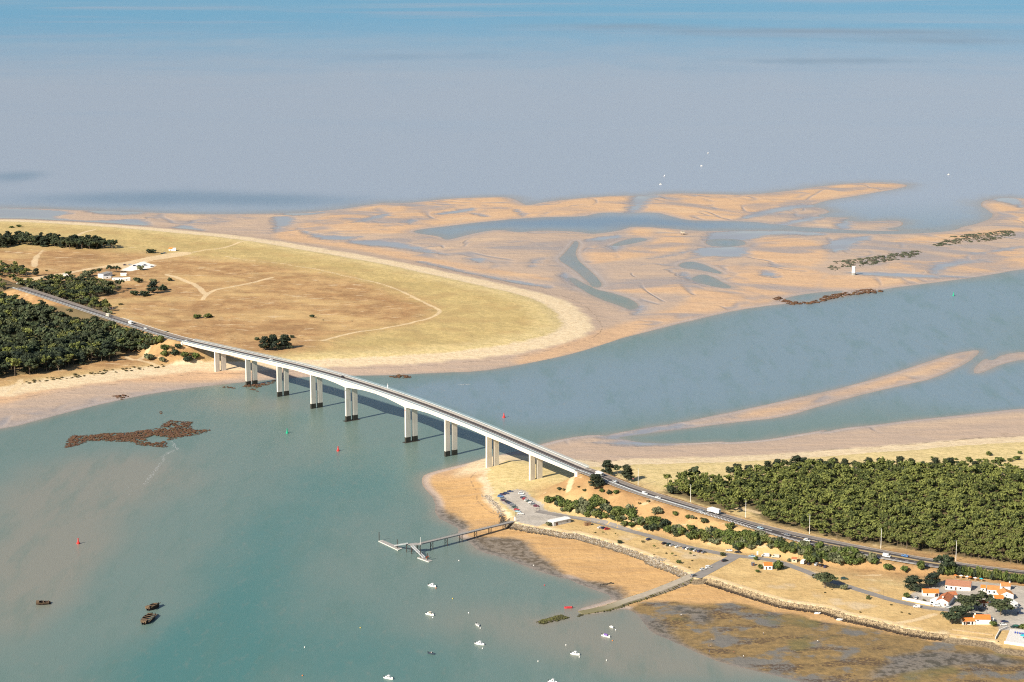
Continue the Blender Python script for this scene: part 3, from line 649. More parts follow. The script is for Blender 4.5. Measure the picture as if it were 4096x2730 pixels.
M_STRAW = mat('dry_straw_verge', (0.47, 0.35, 0.175), 0.95, 0.1, 0.5, col2=(0.37, 0.265, 0.13))
M_STEEL = mat('dark_steel', (0.08, 0.075, 0.075), 0.6, 0.15, 1.0)
M_GREYST = mat('grey_steel', (0.30, 0.30, 0.29), 0.6, 0.1, 1.0)

def part_at(root, name, mb, mats, shade=False, under=None):
    """mesh given in world coordinates, parented to a thing standing at root.location (or to one of its parts)"""
    o = mb.build(name, mats, under or root, shade) if isinstance(mb, MB) else lin_obj(name, mb, under or root)
    if under is not None: return o
    o.matrix_parent_inverse = Matrix.Translation(-Vector(root.location))
    return o

# ------------------------------------------------------------------ bridge
PIERS = [-241.5, -183.5, -127.5, -70.5, -13.8, 77.0, 133.4, 189.5, 245.0]
def girder_depth(s):
    knots = [(-303, 2.6), (-241.5, 3.2), (-212, 2.9), (-183.5, 3.3), (-155, 2.9), (-127.5, 3.4), (-99, 2.9), (-70.5, 3.5), (-48, 3.3), (-30, 4.2), (-13.8, 5.6), (0, 4.3), (14, 3.2), (31.6, 2.7), (49, 3.2), (63, 4.3), (77, 5.6), (93, 4.2), (111, 3.3), (133.4, 3.5), (161, 2.9), (189.5, 3.3), (217, 2.9), (245, 3.2), (301, 2.6)]
    return float(np.interp(s, [k[0] for k in knots], [k[1] for k in knots]))
b0 = bpt(32, 5.7)
bridge = empty('road_bridge', (b0[0], b0[1], 0), 0, 'long white concrete road bridge on paired piers crossing the tidal channel', 'bridge')
SS = np.unique(np.r_[np.linspace(S_L, S_R, 122), PIERS, -30, 14, 31.6, 49, 63, 93])
def loft(section, name, mats, closed=True):
    """section(s) -> list of (n, z); swept along the bridge line"""
    V, Fc = [], []; k = None
    for s in SS:
        sec = section(s); k = len(sec)
        for n_, z_ in sec:
            p = bpt(s, n_); V.append((p[0], p[1], z_))
    for i in range(len(SS) - 1):
        for j in range(k if closed else k - 1):
            a, b = i * k + j, i * k + (j + 1) % k
            Fc.append((a, b, b + k, a + k))
    if closed:
        Fc.append(tuple(range(k))); Fc.append(tuple(range(len(V) - k, len(V)))[::-1])
    m = mesh_from(name, V, Fc, [mats])
    return part_at(bridge, name, m, None)
loft(lambda s: [(-0.25, deck_z(s) - 0.45), (0.0, deck_z(s) - girder_depth(s)), (11.4, deck_z(s) - girder_depth(s)), (11.65, deck_z(s) - 0.45)], 'box_girder', M_CONC)
loft(lambda s: [(-1.05, deck_z(s) - 0.05), (-1.05, deck_z(s) - 0.40), (-0.9, deck_z(s) - 0.455), (12.3, deck_z(s) - 0.455), (12.45, deck_z(s) - 0.40), (12.45, deck_z(s) - 0.05)], 'deck_slab', M_CONC)
loft(lambda s: [(-1.10, deck_z(s) - 0.62), (-1.10, deck_z(s) + 0.32), (-0.80, deck_z(s) + 0.32), (-0.80, deck_z(s) - 0.03)], 'kerb_beam', M_CONC)
loft(lambda s: [(12.2, deck_z(s) - 0.03), (12.2, deck_z(s) + 0.32), (12.5, deck_z(s) + 0.32), (12.5, deck_z(s) - 0.62)], 'kerb_beam', M_CONC)
strip = lambda n0, n1, dz: (lambda s: [(n0, deck_z(s) + dz), (n1, deck_z(s) + dz)])
loft(strip(-0.80, 1.25, 0.16), 'sidewalk', M_WALK, False)
loft(strip(10.75, 12.2, 0.16), 'sidewalk', M_WALK, False)
loft(strip(1.25, 8.2, 0.02), 'carriageway', M_ASPH, False)
loft(strip(8.2, 10.75, 0.03), 'cycle_lane', M_BEIGE, False)
loft(strip(3.95, 4.2, 0.045), 'lane_line', M_PAINT, False)
loft(strip(1.45, 1.62, 0.045), 'lane_line', M_PAINT, False)
loft(strip(8.05, 8.2, 0.045), 'lane_line', M_PAINT, False)
def bridge_rail(n_, h, step, rails, r, name, m, dz=0.16):
    mb = MB(); s = S_L + 0.5
    while s < S_R:
        p = bpt(s, n_); z = deck_z(s) + dz
        mb.bar((p[0], p[1], z), (p[0], p[1], z + h), r * 1.3, 4); s += step
    for zz in rails:
        for a, b in zip(SS[:-1], SS[1:]):
            p, q = bpt(a, n_), bpt(b, n_)
            mb.beam((p[0], p[1], deck_z(a) + dz + zz), (q[0], q[1], deck_z(b) + dz + zz), 0.07, 0.09)
    return part_at(bridge, name, mb, m)
bridge_rail(-0.95, 1.0, 2.0, (0.5, 1.0), 0.025, 'railing', M_RAILB, 0.32)
bridge_rail(12.35, 1.25, 1.4, (0.3, 0.6, 0.9, 1.25), 0.035, 'railing', M_RAILB, 0.32)
def crash_barrier(n_):
    mb = MB(); s = S_L + 1
    while s < S_R:
        p = bpt(s, n_); mb.bar((p[0], p[1], deck_z(s) + .02), (p[0], p[1], deck_z(s) + .78), .06, 4); s += 4.0
    for a, b in zip(SS[:-1], SS[1:]):
        p, q = bpt(a, n_), bpt(b, n_); mb.beam((p[0], p[1], deck_z(a) + .68), (q[0], q[1], deck_z(b) + .68), .12, .34)
    part_at(bridge, 'crash_barrier', mb, M_GALV)
crash_barrier(1.15); crash_barrier(10.85)
def corner_box(mb, s0, s1, n0, n1, z0, z1, taper=0.0):
    c_ = [bpt(s0, n0), bpt(s1, n0), bpt(s1, n1), bpt(s0, n1)]
    t_ = [bpt(s0 + taper, n0 + taper), bpt(s1 - taper, n0 + taper), bpt(s1 - taper, n1 - taper), bpt(s0 + taper, n1 - taper)]
    mb.add([(p[0], p[1], z0) for p in c_] + [(p[0], p[1], z1) for p in t_], [(3,2,1,0),(4,5,6,7),(0,1,5,4),(1,2,6,5),(2,3,7,6),(3,0,4,7)])
    return mb
for i, s in enumerate(PIERS):
    zt = deck_z(s) - girder_depth(s) + 0.06
    wet = 1 <= i <= 6
    for n0, n1 in ((0.05, 4.5), (6.9, 11.35)):
        gx, gy = bpt(s, (n0 + n1) / 2); zb = -3.0 if wet else hz(gx, gy) - 1.5
        pr = part_at(bridge, 'pier', corner_box(MB(), s - .95, s + .95, n0, n1, zb, zt), M_PIER)
        if wet:
            part_at(bridge, 'tide_stain', corner_box(MB(), s - 1.0, s + 1.0, n0 - .05, n1 + .05, -2.9, 4.3 if i > 1 else 3.9), M_TIDE, False, pr)
    if wet:
        part_at(bridge, 'footing', corner_box(MB(), s - 3.0, s + 3.0, -2.2, 13.6, -2.0, 0.06 if i in (4, 5) else -0.25, .4), M_TIDE)
for sgn, s in ((-1, S_L), (1, S_R)):
    z = deck_z(s)
    part_at(bridge, 'abutment', corner_box(MB(), s - .2 if sgn > 0 else s - 3.0, s + 3.0 if sgn > 0 else s + .2, -1.0, 12.4, z - 8, z - .47), M_CONC)
mb = MB(); p = bpt(-60, 12.0); z = deck_z(-60)
# navigation panel post on the seaward parapet
ps = bpt(33, 11.9); z = deck_z(33)
mb.bar((ps[0], ps[1], z + .2), (ps[0], ps[1], z + 4.2), .16, 6).box(ps[0]-.45, ps[0]+.45, ps[1]-.12, ps[1]+.12, z + 1.6, z + 3.0).box(ps[0]-.5, ps[0]+.5, ps[1]-.3, ps[1]+.3, z+.2, z+1.0)
part_at(bridge, 'signal_post', mb, M_WHITE)
# small coloured navigation marks on the main-span piers
for s, nm, m in ((-13.8, 'green_mark', mat('green_mark_paint', (0.02, 0.12, 0.12), .5)), (77.0, 'red_mark', mat('red_mark_paint', (0.75, 0.03, 0.08), .5))):
    part_at(bridge, 'navigation_mark', corner_box(MB(), s - .35, s + .35, -.02, .06, deck_z(s) - 8.6, deck_z(s) - 7.4), m)

# ------------------------------------------------------------------ roads
def road_strip(name, near, far, w0, w1, dz, m, k0=0.0, k1=1.0, n=140, kind='structure', parent=None):
    """band between two road edges; w0, w1 may be functions of k (0..1 along the road)"""
    N, Fr = frac_sample(smooth_line(near, 2), n), frac_sample(smooth_line(far, 2), n)
    f0 = w0 if callable(w0) else (lambda k: w0); f1 = w1 if callable(w1) else (lambda k: w1)
    V, Fc = [], []; ks = [i / (n - 1) for i in range(n) if k0 <= i / (n - 1) <= k1]
    for k in ks:
        i = int(round(k * (n - 1)))
        for w_ in (f0(k), f1(k)):
            p = N[i] * (1 - w_) + Fr[i] * w_; V.append((p[0], p[1], p[2] + dz))
    for i in range(len(ks) - 1): Fc.append((2 * i, 2 * i + 2, 2 * i + 3, 2 * i + 1))
    return tag(lin_obj(name, mesh_from(name, V, Fc, [m]), parent), kind=kind if parent is None else None)
def ramp(*kv): return lambda k: float(np.interp(k, [a for a, b in kv], [b for a, b in kv]))
main_road = road_strip('road', ROAD_N, ROAD_F, 0, 1, 0.0, M_OLDASPH)
nl0, nl1 = ramp((0, .17), (.3, .24), (.45, .14), (.6, .12), (1, .1)), ramp((0, .66), (.35, .62), (.47, .44), (.6, .42), (1, .42))
road_strip('road_lane', ROAD_N, ROAD_F, nl0, nl1, 0.02, M_ASPH, parent=main_road)
road_strip('road_lane', ROAD_N, ROAD_F, ramp((.3, .6), (.47, .47), (.6, .58), (1, .6)), ramp((.3, .64), (.47, .66), (.6, .78), (1, .82)), 0.024, M_ASPH, .34, parent=main_road)
road_strip('grass_median', ROAD_N, ROAD_F, ramp((.45, .455), (.6, .43), (1, .43)), ramp((.45, .458), (.6, .57), (1, .59)), 0.10, M_STRAW, .45, parent=main_road)
road_strip('kerb', ROAD_N, ROAD_F, -.012, .016, 0.16, M_CONC, parent=main_road)
road_strip('road_line', ROAD_N, ROAD_F, ramp((0, .38), (.35, .395), (.44, .44)), ramp((0, .405), (.35, .43), (.44, .485)), 0.045, M_PAINT, 0, .44, parent=main_road)
road_strip('road_line', ROAD_N, ROAD_F, ramp((0, .205), (.3, .255), (.45, .15), (1, .115)), ramp((0, .225), (.3, .28), (.45, .175), (1, .14)), 0.045, M_PAINT, parent=main_road)
road_strip('road_line', ROAD_N, ROAD_F, ramp((0, .64), (.47, .655), (.6, .775), (1, .815)), ramp((0, .652), (.47, .667), (.6, .787), (1, .827)), 0.045, M_PAINT, parent=main_road)
road_strip('road_edge_line', ROAD_N, ROAD_F, .968, .985, 0.03, M_CONC, parent=main_road)
mbk = MB(); N_, F_ = frac_sample(smooth_line(ROAD_N, 2), 400), frac_sample(smooth_line(ROAD_F, 2), 400)
def rp(k, w_, dz=.05):
    i = min(398, max(0, k * 399)); j = int(i); f = i - j
    p = (N_[j] * (1 - f) + N_[j + 1] * f) * (1 - w_) + (F_[j] * (1 - f) + F_[j + 1] * f) * w_
    return (p[0], p[1], p[2] + dz)
def paint_quad(k0, w0, k1, w1, wd_k=0.0015, wd_w=0.012):
    mbk.add([rp(k0 - wd_k, w0), rp(k0 + wd_k, w0), rp(k1 + wd_k, w1), rp(k1 - wd_k, w1)], [(0, 1, 2, 3)])
for i in range(16): paint_quad(.30 + i * .0065, .04, .296 + i * .0065, .20, .0011)
for i in range(9): paint_quad(.44 + i * .008, .03, .434 + i * .008, .12, .0011)
for i in range(22): paint_quad(.56 + i * .0058, .02, .552 + i * .0058, .11, .0011)
for i in range(26):
    k = .52 + i * .0175; w_ = ramp((.45, .30), (.6, .27), (1, .26))(k)
    mbk.add([rp(k, w_), rp(k + .006, w_), rp(k + .006, w_ + .014), rp(k, w_ + .014)], [(0, 1, 2, 3)])
for i in range(8):
    k = .455 + i * .011; w_ = .47 + i * .006
    mbk.add([rp(k, w_), rp(k + .005, w_), rp(k + .005, w_ + .03), rp(k, w_ + .03)], [(0, 1, 2, 3)])
mbk.build('road_marking', M_PAINT, main_road)
left_road = road_strip('road', LROAD_N, LROAD_F, 0, 1, 0.0, M_OLDASPH, n=90)
road_strip('road_lane', LROAD_N, LROAD_F, .17, .62, 0.02, M_ASPH, n=90, parent=left_road)
road_strip('road_line', LROAD_N, LROAD_F, .38, .40, 0.045, M_PAINT, n=90, parent=left_road)
road_strip('road_line', LROAD_N, LROAD_F, .205, .22, 0.045, M_PAINT, n=90, parent=left_road)
road_strip('road_line', LROAD_N, LROAD_F, .60, .612, 0.045, M_PAINT, n=90, parent=left_road)
road_strip('kerb', LROAD_N, LROAD_F, -.02, .016, 0.16, M_CONC, n=90, parent=left_road)

def guard_rail(pts, label):
    """steel rail on posts along a 3-D polyline"""
    pts = resample(np.asarray(pts), 4.0); r = empty('guard_rail', tuple(pts[0]), 0, label, 'guard rail')
    mb = MB()
    for a, b in zip(pts[:-1], pts[1:]): mb.beam((a[0], a[1], a[2] + .68), (b[0], b[1], b[2] + .68), .10, .34)
    part_at(r, 'rail_beam', mb, M_GALV); mb = MB()
    for a in pts: mb.bar((a[0], a[1], a[2] - .2), (a[0], a[1], a[2] + .72), .07, 4)
    part_at(r, 'rail_posts', mb, M_GALV)['kind'] = 'stuff'
guard_rail([rp(k, w_, 0) for k, w_ in ((.002, .19), (.05, .185), (.12, .20), (.2, .215), (.27, .20), (.31, .08))], 'galvanised guard rail along the bay side of the road below the bridge end')
Nl, Fl = frac_sample(smooth_line(LROAD_N, 2), 60), frac_sample(smooth_line(LROAD_F, 2), 60)
guard_rail([(Nl[i] * .86 + Fl[i] * .14) for i in range(0, 36, 3)], 'galvanised guard rail along the wooded island approach road')
guard_rail([(Nl[i] * .03 + Fl[i] * .97) for i in range(0, 14, 3)], 'short galvanised guard rail on the heath side of the island approach')

def drape(name, pl, width, m, dz=0.06, z_of=None, kind='structure', nacross=3):
    pl = resample(smooth_line(pl, 2), 2.5); T = np.gradient(pl[:, :2], axis=0); T /= np.linalg.norm(T, axis=1)[:, None] + 1e-9
    Nn = np.stack([-T[:, 1], T[:, 0]], 1); V, Fc = [], []
    for i, p in enumerate(pl):
        for j in range(nacross):
            q = p[:2] + Nn[i] * width * (j / (nacross - 1) - .5)
            V.append((q[0], q[1], max(hz(*q), hz(*p[:2])) + dz if z_of is None else z_of(i / (len(pl) - 1)) + dz))
    for i in range(len(pl) - 1):
        for j in range(nacross - 1):
            a = i * nacross + j; Fc.append((a, a + 1, a + nacross + 1, a + nacross))
    return tag(lin_obj(name, mesh_from(name, V, Fc, [m])), kind=kind)
drape('shore_road', W(AROADS['lower'][0], 5.05), 6.2, M_LANE)
drape('shore_road', W(AROADS['slip'][0], 5.05), 8.5, M_LANE, 0.075)

# ------------------------------------------------------------------ plants
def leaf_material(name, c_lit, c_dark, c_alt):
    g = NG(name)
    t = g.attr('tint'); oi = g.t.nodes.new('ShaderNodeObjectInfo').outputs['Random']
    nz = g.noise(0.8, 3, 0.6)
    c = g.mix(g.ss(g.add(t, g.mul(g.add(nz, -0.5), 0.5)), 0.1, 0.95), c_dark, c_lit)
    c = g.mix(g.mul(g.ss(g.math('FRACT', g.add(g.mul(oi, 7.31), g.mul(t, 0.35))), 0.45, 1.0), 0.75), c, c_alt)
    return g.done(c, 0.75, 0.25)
L_PINE = leaf_material('pine_needles', (0.185, 0.205, 0.052), (0.066, 0.082, 0.026), (0.150, 0.146, 0.050))
L_CYP = leaf_material('cypress_foliage', (0.050, 0.066, 0.034), (0.016, 0.026, 0.020), (0.048, 0.055, 0.026))
L_DARK = leaf_material('holm_oak_foliage', (0.066, 0.088, 0.042), (0.014, 0.023, 0.017), (0.090, 0.098, 0.042))
L_BUSH = leaf_material('green_bush_leaves', (0.120, 0.158, 0.038), (0.034, 0.052, 0.016), (0.145, 0.150, 0.045))
L_GREY = leaf_material('grey_green_bush_leaves', (0.185, 0.195, 0.105), (0.075, 0.086, 0.046), (0.155, 0.155, 0.08))
L_SCRUB = leaf_material('dry_scrub_leaves', (0.13, 0.115, 0.05), (0.055, 0.05, 0.025), (0.17, 0.125, 0.05))
L_PALM = leaf_material('spiky_leaves', (0.11, 0.135, 0.04), (0.04, 0.055, 0.02), (0.14, 0.14, 0.05))
M_BARK = mat('grey_brown_bark', (0.20, 0.155, 0.115), 0.9, 0.15, 2.0)

_ico = None
def ico_arrays(sub=1):
    bm = bmesh.new(); bmesh.ops.create_icosphere(bm, subdivisions=sub, radius=1.0)
    V = np.array([v.co[:] for v in bm.verts]); Fc = np.array([[v.index for v in f.verts] for f in bm.faces]); bm.free()
    return V, Fc
ICO0 = np.array([(0, .526, .851), (0, -.526, .851), (0, .526, -.851), (0, -.526, -.851), (.526, .851, 0), (-.526, .851, 0), (.526, -.851, 0), (-.526, -.851, 0), (.851, 0, .526), (-.851, 0, .526), (.851, 0, -.526), (-.851, 0, -.526)])
ICO0F = np.array([(0,1,8),(0,9,1),(0,5,9),(0,4,5),(0,8,4),(8,10,4),(8,6,10),(8,1,6),(1,7,6),(1,9,7),(9,11,7),(9,5,11),(5,2,11),(5,4,2),(4,10,2),(3,2,10),(3,11,2),(3,7,11),(3,6,7),(3,10,6)])
ICO1, ICO1F = ico_arrays(1); ICO2, ICO2F = ico_arrays(2)
def crown_arrays(rng, clumps, leaf, per, core=0.80, droop=0.0, flat=1.0, lod=False):
    """clumps: (x, y, z, rx, rz, tint) -> triangles of leaf tufts round dark cores"""
    V, Fc, T = [], [], []; base = 0
    IV, IF = (ICO0, ICO0F) if lod else (ICO1, ICO1F)
    for (x, y, z, rx, rz_, t) in clumps:
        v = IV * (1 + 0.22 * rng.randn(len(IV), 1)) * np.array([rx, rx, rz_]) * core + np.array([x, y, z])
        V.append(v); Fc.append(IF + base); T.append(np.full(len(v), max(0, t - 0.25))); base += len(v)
        n = max(6, int(per * (rx / 1.5) ** 1.6))
        d = rng.randn(n, 3); d /= np.linalg.norm(d, axis=1)[:, None]; d[:, 2] = np.where(d[:, 2] < -0.35, -d[:, 2], d[:, 2])
        c = d * np.array([rx, rx, rz_]) * (0.86 + 0.30 * rng.rand(n, 1)) + np.array([x, y, z])
        nn = d + 0.55 * rng.randn(n, 3); nn /= np.linalg.norm(nn, axis=1)[:, None]
        a = np.cross(nn, rng.randn(n, 3)); a /= np.linalg.norm(a, axis=1)[:, None] + 1e-9; b = np.cross(nn, a)
        s = leaf * (0.6 + 0.8 * rng.rand(n, 1)); el = 1.0 + 0.6 * rng.rand(n, 1)
        q = np.stack([c - a * s * el, c - b * s * flat, c + a * s * el, c + b * s * flat], 1).reshape(-1, 3)
        q[:, 2] -= droop * np.repeat(rng.rand(n), 4)
        k = np.arange(n)[:, None] * 4 + base
        Fc.append(np.concatenate([k + np.array([[0, 1, 2]]), k + np.array([[0, 2, 3]])]))
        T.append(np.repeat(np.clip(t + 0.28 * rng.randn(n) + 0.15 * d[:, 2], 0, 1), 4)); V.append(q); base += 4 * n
    return np.concatenate(V), np.concatenate(Fc), np.concatenate(T)
def clumps_pine(rng, n=15, h=8.0, w=3.0):
    out = [(0, 0, h * .72, w * .42, h * .14, .5)]
    for i in range(n):
        a = rng.rand() * 6.283; r = w * (0.15 + 0.75 * rng.rand() ** .7); z = h * (0.60 + 0.30 * rng.rand()) - 0.22 * r
        rr = w * (0.16 + 0.17 * rng.rand()); out.append((r * math.cos(a), r * math.sin(a), z, rr, rr * .80, 0.25 + 0.6 * rng.rand()))
    return out
def clumps_cypress(rng, n=26, h=9.0, w=4.3):
    out = [(0, 0, h * .36, w * .68, h * .30, .3), (0, 0, h * .72, w * .36, h * .20, .45)]
    for i in range(n):
        z = h * (0.06 + 0.86 * rng.rand()); k = 1.0 - (z / h) ** 1.6 * 0.75; a = rng.rand() * 6.283
        r = w * k * (0.45 + 0.45 * rng.rand()); rr = w * (0.22 + 0.14 * rng.rand())
        out.append((r * math.cos(a), r * math.sin(a), z, rr, rr * .55, 0.2 + 0.6 * rng.rand()))
    return out
def clumps_round(rng, n=9, h=3.0, w=2.2):
    out = [(0, 0, h * .45, w * .7, h * .42, .5)]
    for i in range(n):
        a = rng.rand() * 6.283; r = w * (0.35 + 0.4 * rng.rand()); z = h * (0.22 + 0.55 * rng.rand())
        rr = w * (0.28 + 0.18 * rng.rand()); out.append((r * math.cos(a), r * math.sin(a), z, rr, rr * .85, 0.2 + 0.7 * rng.rand()))
    return out
def clumps_umbrella(rng, n=15, h=9.0, w=4.6):
    out = []
    for i in range(n):
        a = 6.283 * i / n + rng.rand() * .6; r = w * (0.25 + 0.6 * rng.rand()); z = h * (0.56 + 0.32 * rng.rand()) - .10 * r
        rr = w * (0.26 + 0.14 * rng.rand()); out.append((r * math.cos(a), r * math.sin(a), z, rr, rr * .68, 0.25 + 0.6 * rng.rand()))
    out.append((0, 0, h * .86, w * .42, h * .11, .6))
    return out
def crown_mesh(name, arr, m):
    V, Fc, T = arr
    return np_mesh(name, V, Fc, [m], dict(tint=T), False)
def trunk_mesh(rng, h, r, lean=0.4, limbs=3, spread=1.5):
    mb = MB(); x, y = 0.0, 0.0; pts = [(0, 0, -0.6)]
    for i in range(1, 4):
        x += lean * rng.randn() * .4; y += lean * rng.randn() * .4; pts.append((x, y, h * i / 3))
    for i in range(3): mb.bar(pts[i], pts[i + 1], r * (1 - .2 * i), 6, r * (1 - .2 * (i + 1)))
    for i in range(limbs):
        a = rng.rand() * 6.283; z = h * (0.5 + 0.4 * rng.rand()); k = z / h
        mb.bar((x * k, y * k, z), (x * k + spread * math.cos(a), y * k + spread * math.sin(a), z + h * .28), r * .45, 5, r * .18)
    return mb.mesh('trunk', M_BARK)
KIND = {}
def make_kind(key, count, clump_fn, leafm, leaf, per, trunk=None, **kw):
    lst = []
    for i in range(count):
        rng = np.random.RandomState(abs(hash(key)) % 1000 + 17 * i if False else sum(map(ord, key)) * 7 + 31 * i)
        cl = clump_fn(rng)
        cm = crown_mesh('crown' if trunk else 'foliage', crown_arrays(rng, cl, leaf, per, **kw), leafm)
        lst.append((cm, trunk_mesh(rng, *trunk) if trunk else None))
    KIND[key] = lst
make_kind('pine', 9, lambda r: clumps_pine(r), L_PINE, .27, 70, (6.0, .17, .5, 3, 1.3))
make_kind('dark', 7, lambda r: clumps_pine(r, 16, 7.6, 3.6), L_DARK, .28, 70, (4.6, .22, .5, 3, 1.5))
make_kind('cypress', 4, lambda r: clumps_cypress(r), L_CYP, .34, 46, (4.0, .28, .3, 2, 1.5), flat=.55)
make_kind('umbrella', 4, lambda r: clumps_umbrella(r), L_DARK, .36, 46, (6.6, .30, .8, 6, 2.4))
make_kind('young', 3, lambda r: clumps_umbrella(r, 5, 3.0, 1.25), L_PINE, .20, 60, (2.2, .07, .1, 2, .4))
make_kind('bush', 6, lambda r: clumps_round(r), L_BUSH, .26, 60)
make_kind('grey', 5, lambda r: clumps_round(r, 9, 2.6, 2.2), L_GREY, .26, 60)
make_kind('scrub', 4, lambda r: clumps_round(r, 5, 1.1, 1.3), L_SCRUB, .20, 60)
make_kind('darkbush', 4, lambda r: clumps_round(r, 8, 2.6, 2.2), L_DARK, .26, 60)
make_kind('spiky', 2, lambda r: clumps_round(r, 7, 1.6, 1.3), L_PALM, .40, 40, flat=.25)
RNG = random.Random(11)
def plant(kind, p, scale, label, cat, group=None, name=None, tall=1.0, rnd=None):
    rnd = rnd or RNG
    cm, tm_ = KIND[kind][rnd.randrange(len(KIND[kind]))]
    nm = name or {'pine': 'pine_tree', 'dark': 'oak_tree', 'cypress': 'cypress_tree', 'umbrella': 'pine_tree', 'young': 'pine_tree'}.get(kind, 'bush')
    if tm_ is None:
        o = lin_obj(nm, cm); o.location = p; o.rotation_euler = (0, 0, rnd.random() * 6.283); o.scale = (scale, scale, scale * tall)
        return tag(o, label, cat, group)
    o = empty(nm, p, rnd.random() * 6.283, label, cat, group); o.scale = (scale, scale, scale * tall)
    lin_obj('crown', cm, o); lin_obj('trunk', tm_, o)
    return o
def scatter(poly_px, spacing, z=5.0, seed=1, holes=(), jitter=.42, true_ground=False):
    """jittered hexagonal spots inside an outline traced on the ground"""
    poly = np.array([gp(p_)[:2] for p_ in poly_px]) if true_ground else W(poly_px, z); hl = [W(h_, z) for h_ in holes]; r = random.Random(seed)
    lo, hi = poly.min(0), poly.max(0); pts = []; y = lo[1]; k = 0
    while y < hi[1]:
        x = lo[0] + (spacing / 2 if k % 2 else 0)
        while x < hi[0]:
            pts.append((x + (r.random() * 2 - 1) * spacing * jitter, y + (r.random() * 2 - 1) * spacing * jitter)); x += spacing
        y += spacing * .87; k += 1
    P = np.array(pts); ok = inside(P, poly)
    for h_ in hl: ok &= ~inside(P, h_)
    return P[ok]
# --- the big pine wood on the mainland: the nearest 300 as trees, the rest one mass
WOOD = q4((1280,745),(1400,700),(1450,650),(1620,640),(1800,640),(1950,690)) + q5((600,690),(660,640),(720,600),(1000,575),(1300,520),(1700,510)) + q6((0,545),(500,525),(1000,515),(1500,500),(1900,490),(2338,560)) + D((2800,1090),(2800,1365)) \
     + q6((2338,1600),(1700,1510),(1100,1425),(700,1365)) + q5((2338,1365),(1900,1305),(1550,1235),(1250,1155),(1000,1085),(960,990),(820,930),(700,925),(690,1000),(560,980)) + q4((1800,905),(1700,890),(1620,850),(1500,820))
spots = scatter(WOOD, 4.9, 6.0, 3)
hw_line = road_c[:, :2]
spots = spots[dist_line(spots, hw_line, 60) > 15.0]
spots = spots[np.abs(spots[:, 0]) < .285 * spots[:, 1]]
inview = np.abs(spots[:, 0]) < 0.252 * spots[:, 1]
order = np.argsort(spots[:, 1] + np.where(inview, 0, 5000))
solo, mass = spots[order[:250]], spots[order[250:]]
for x, y in solo:
    dd = RNG.random() < .07
    plant('pine', (x, y, hz(x, y) - .1), .72 + .55 * RNG.random(), 'olive-green pine in the front ranks of the wood behind the road', 'pine', 'pines standing in the front of the mainland wood', tall=.70 + .55 * RNG.random())
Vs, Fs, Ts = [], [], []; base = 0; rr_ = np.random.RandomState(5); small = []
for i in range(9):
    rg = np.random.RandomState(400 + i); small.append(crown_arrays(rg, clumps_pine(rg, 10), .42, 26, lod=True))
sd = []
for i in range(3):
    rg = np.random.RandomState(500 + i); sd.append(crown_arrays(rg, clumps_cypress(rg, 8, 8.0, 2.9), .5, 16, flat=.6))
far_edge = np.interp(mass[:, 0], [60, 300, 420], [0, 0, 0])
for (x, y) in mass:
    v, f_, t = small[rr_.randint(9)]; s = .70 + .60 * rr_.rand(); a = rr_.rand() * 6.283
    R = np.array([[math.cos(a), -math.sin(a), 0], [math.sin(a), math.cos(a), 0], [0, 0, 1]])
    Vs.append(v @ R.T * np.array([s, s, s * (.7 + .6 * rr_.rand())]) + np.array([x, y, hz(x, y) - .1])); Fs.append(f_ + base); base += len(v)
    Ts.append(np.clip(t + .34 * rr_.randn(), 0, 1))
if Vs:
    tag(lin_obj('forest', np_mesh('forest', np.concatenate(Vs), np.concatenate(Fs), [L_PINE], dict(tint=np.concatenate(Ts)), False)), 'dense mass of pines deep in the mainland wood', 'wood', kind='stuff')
# dark cypresses along the seaward rim of the wood
for i, (x, y) in enumerate(q5((640,600),(700,590),(830,585),(950,560),(1060,545),(1170,530),(1270,520),(1370,505),(1450,505),(1530,515),(1640,520),(1760,520)) + q6((60,520),(170,505),(300,520),(420,520),(560,515),(690,520),(800,510),(930,510),(1060,530),(1180,530),(1330,510),(1480,520),(1620,530),(1780,540),(1950,560),(2150,600),(2300,620))):
    plant('cypress' if i % 3 else 'dark', gp((x, y)), 1.05 + .3 * RNG.random(), 'dark wind-shaped tree on the seaward rim of the pine wood', 'tree', 'dark trees along the seaward rim of the wood', name='cypress_tree', tall=.9)
for (x, y), k, s in zip(q4((1340,690),(1480,680),(1640,640),(1580,790),(1390,790),(1690,800)), ('pine','young','dark','darkbush','darkbush','bush'), (1.15, 2.6, 1.5, 2.3, 2.2, 1.9)):
    plant(k, gp((x, y)), s, 'separate tree at the bridge end of the mainland wood', 'tree', 'trees straggling from the wood towards the bridge', name='pine_tree' if k in ('pine', 'young') else 'bush')
for (x, y), s in zip(q6((1940,350),(2290,330),(2080,420),(2180,420),(2250,400),(2060,470),(2190,480),(1990,440),(1820,420),(1700,400),(1560,400),(1520,385),(1290,380),(2030,400)), (1.3,.9,1.3,1.1,1.4,1.0,.8,1.2,1.0,1.1,.7,.5,.6,1.0)):
    plant('bush', gp((x, y)), s, 'low green bush on the dune edge behind the pine wood', 'bush', 'bushes on the dune behind the wood', tall=.8)

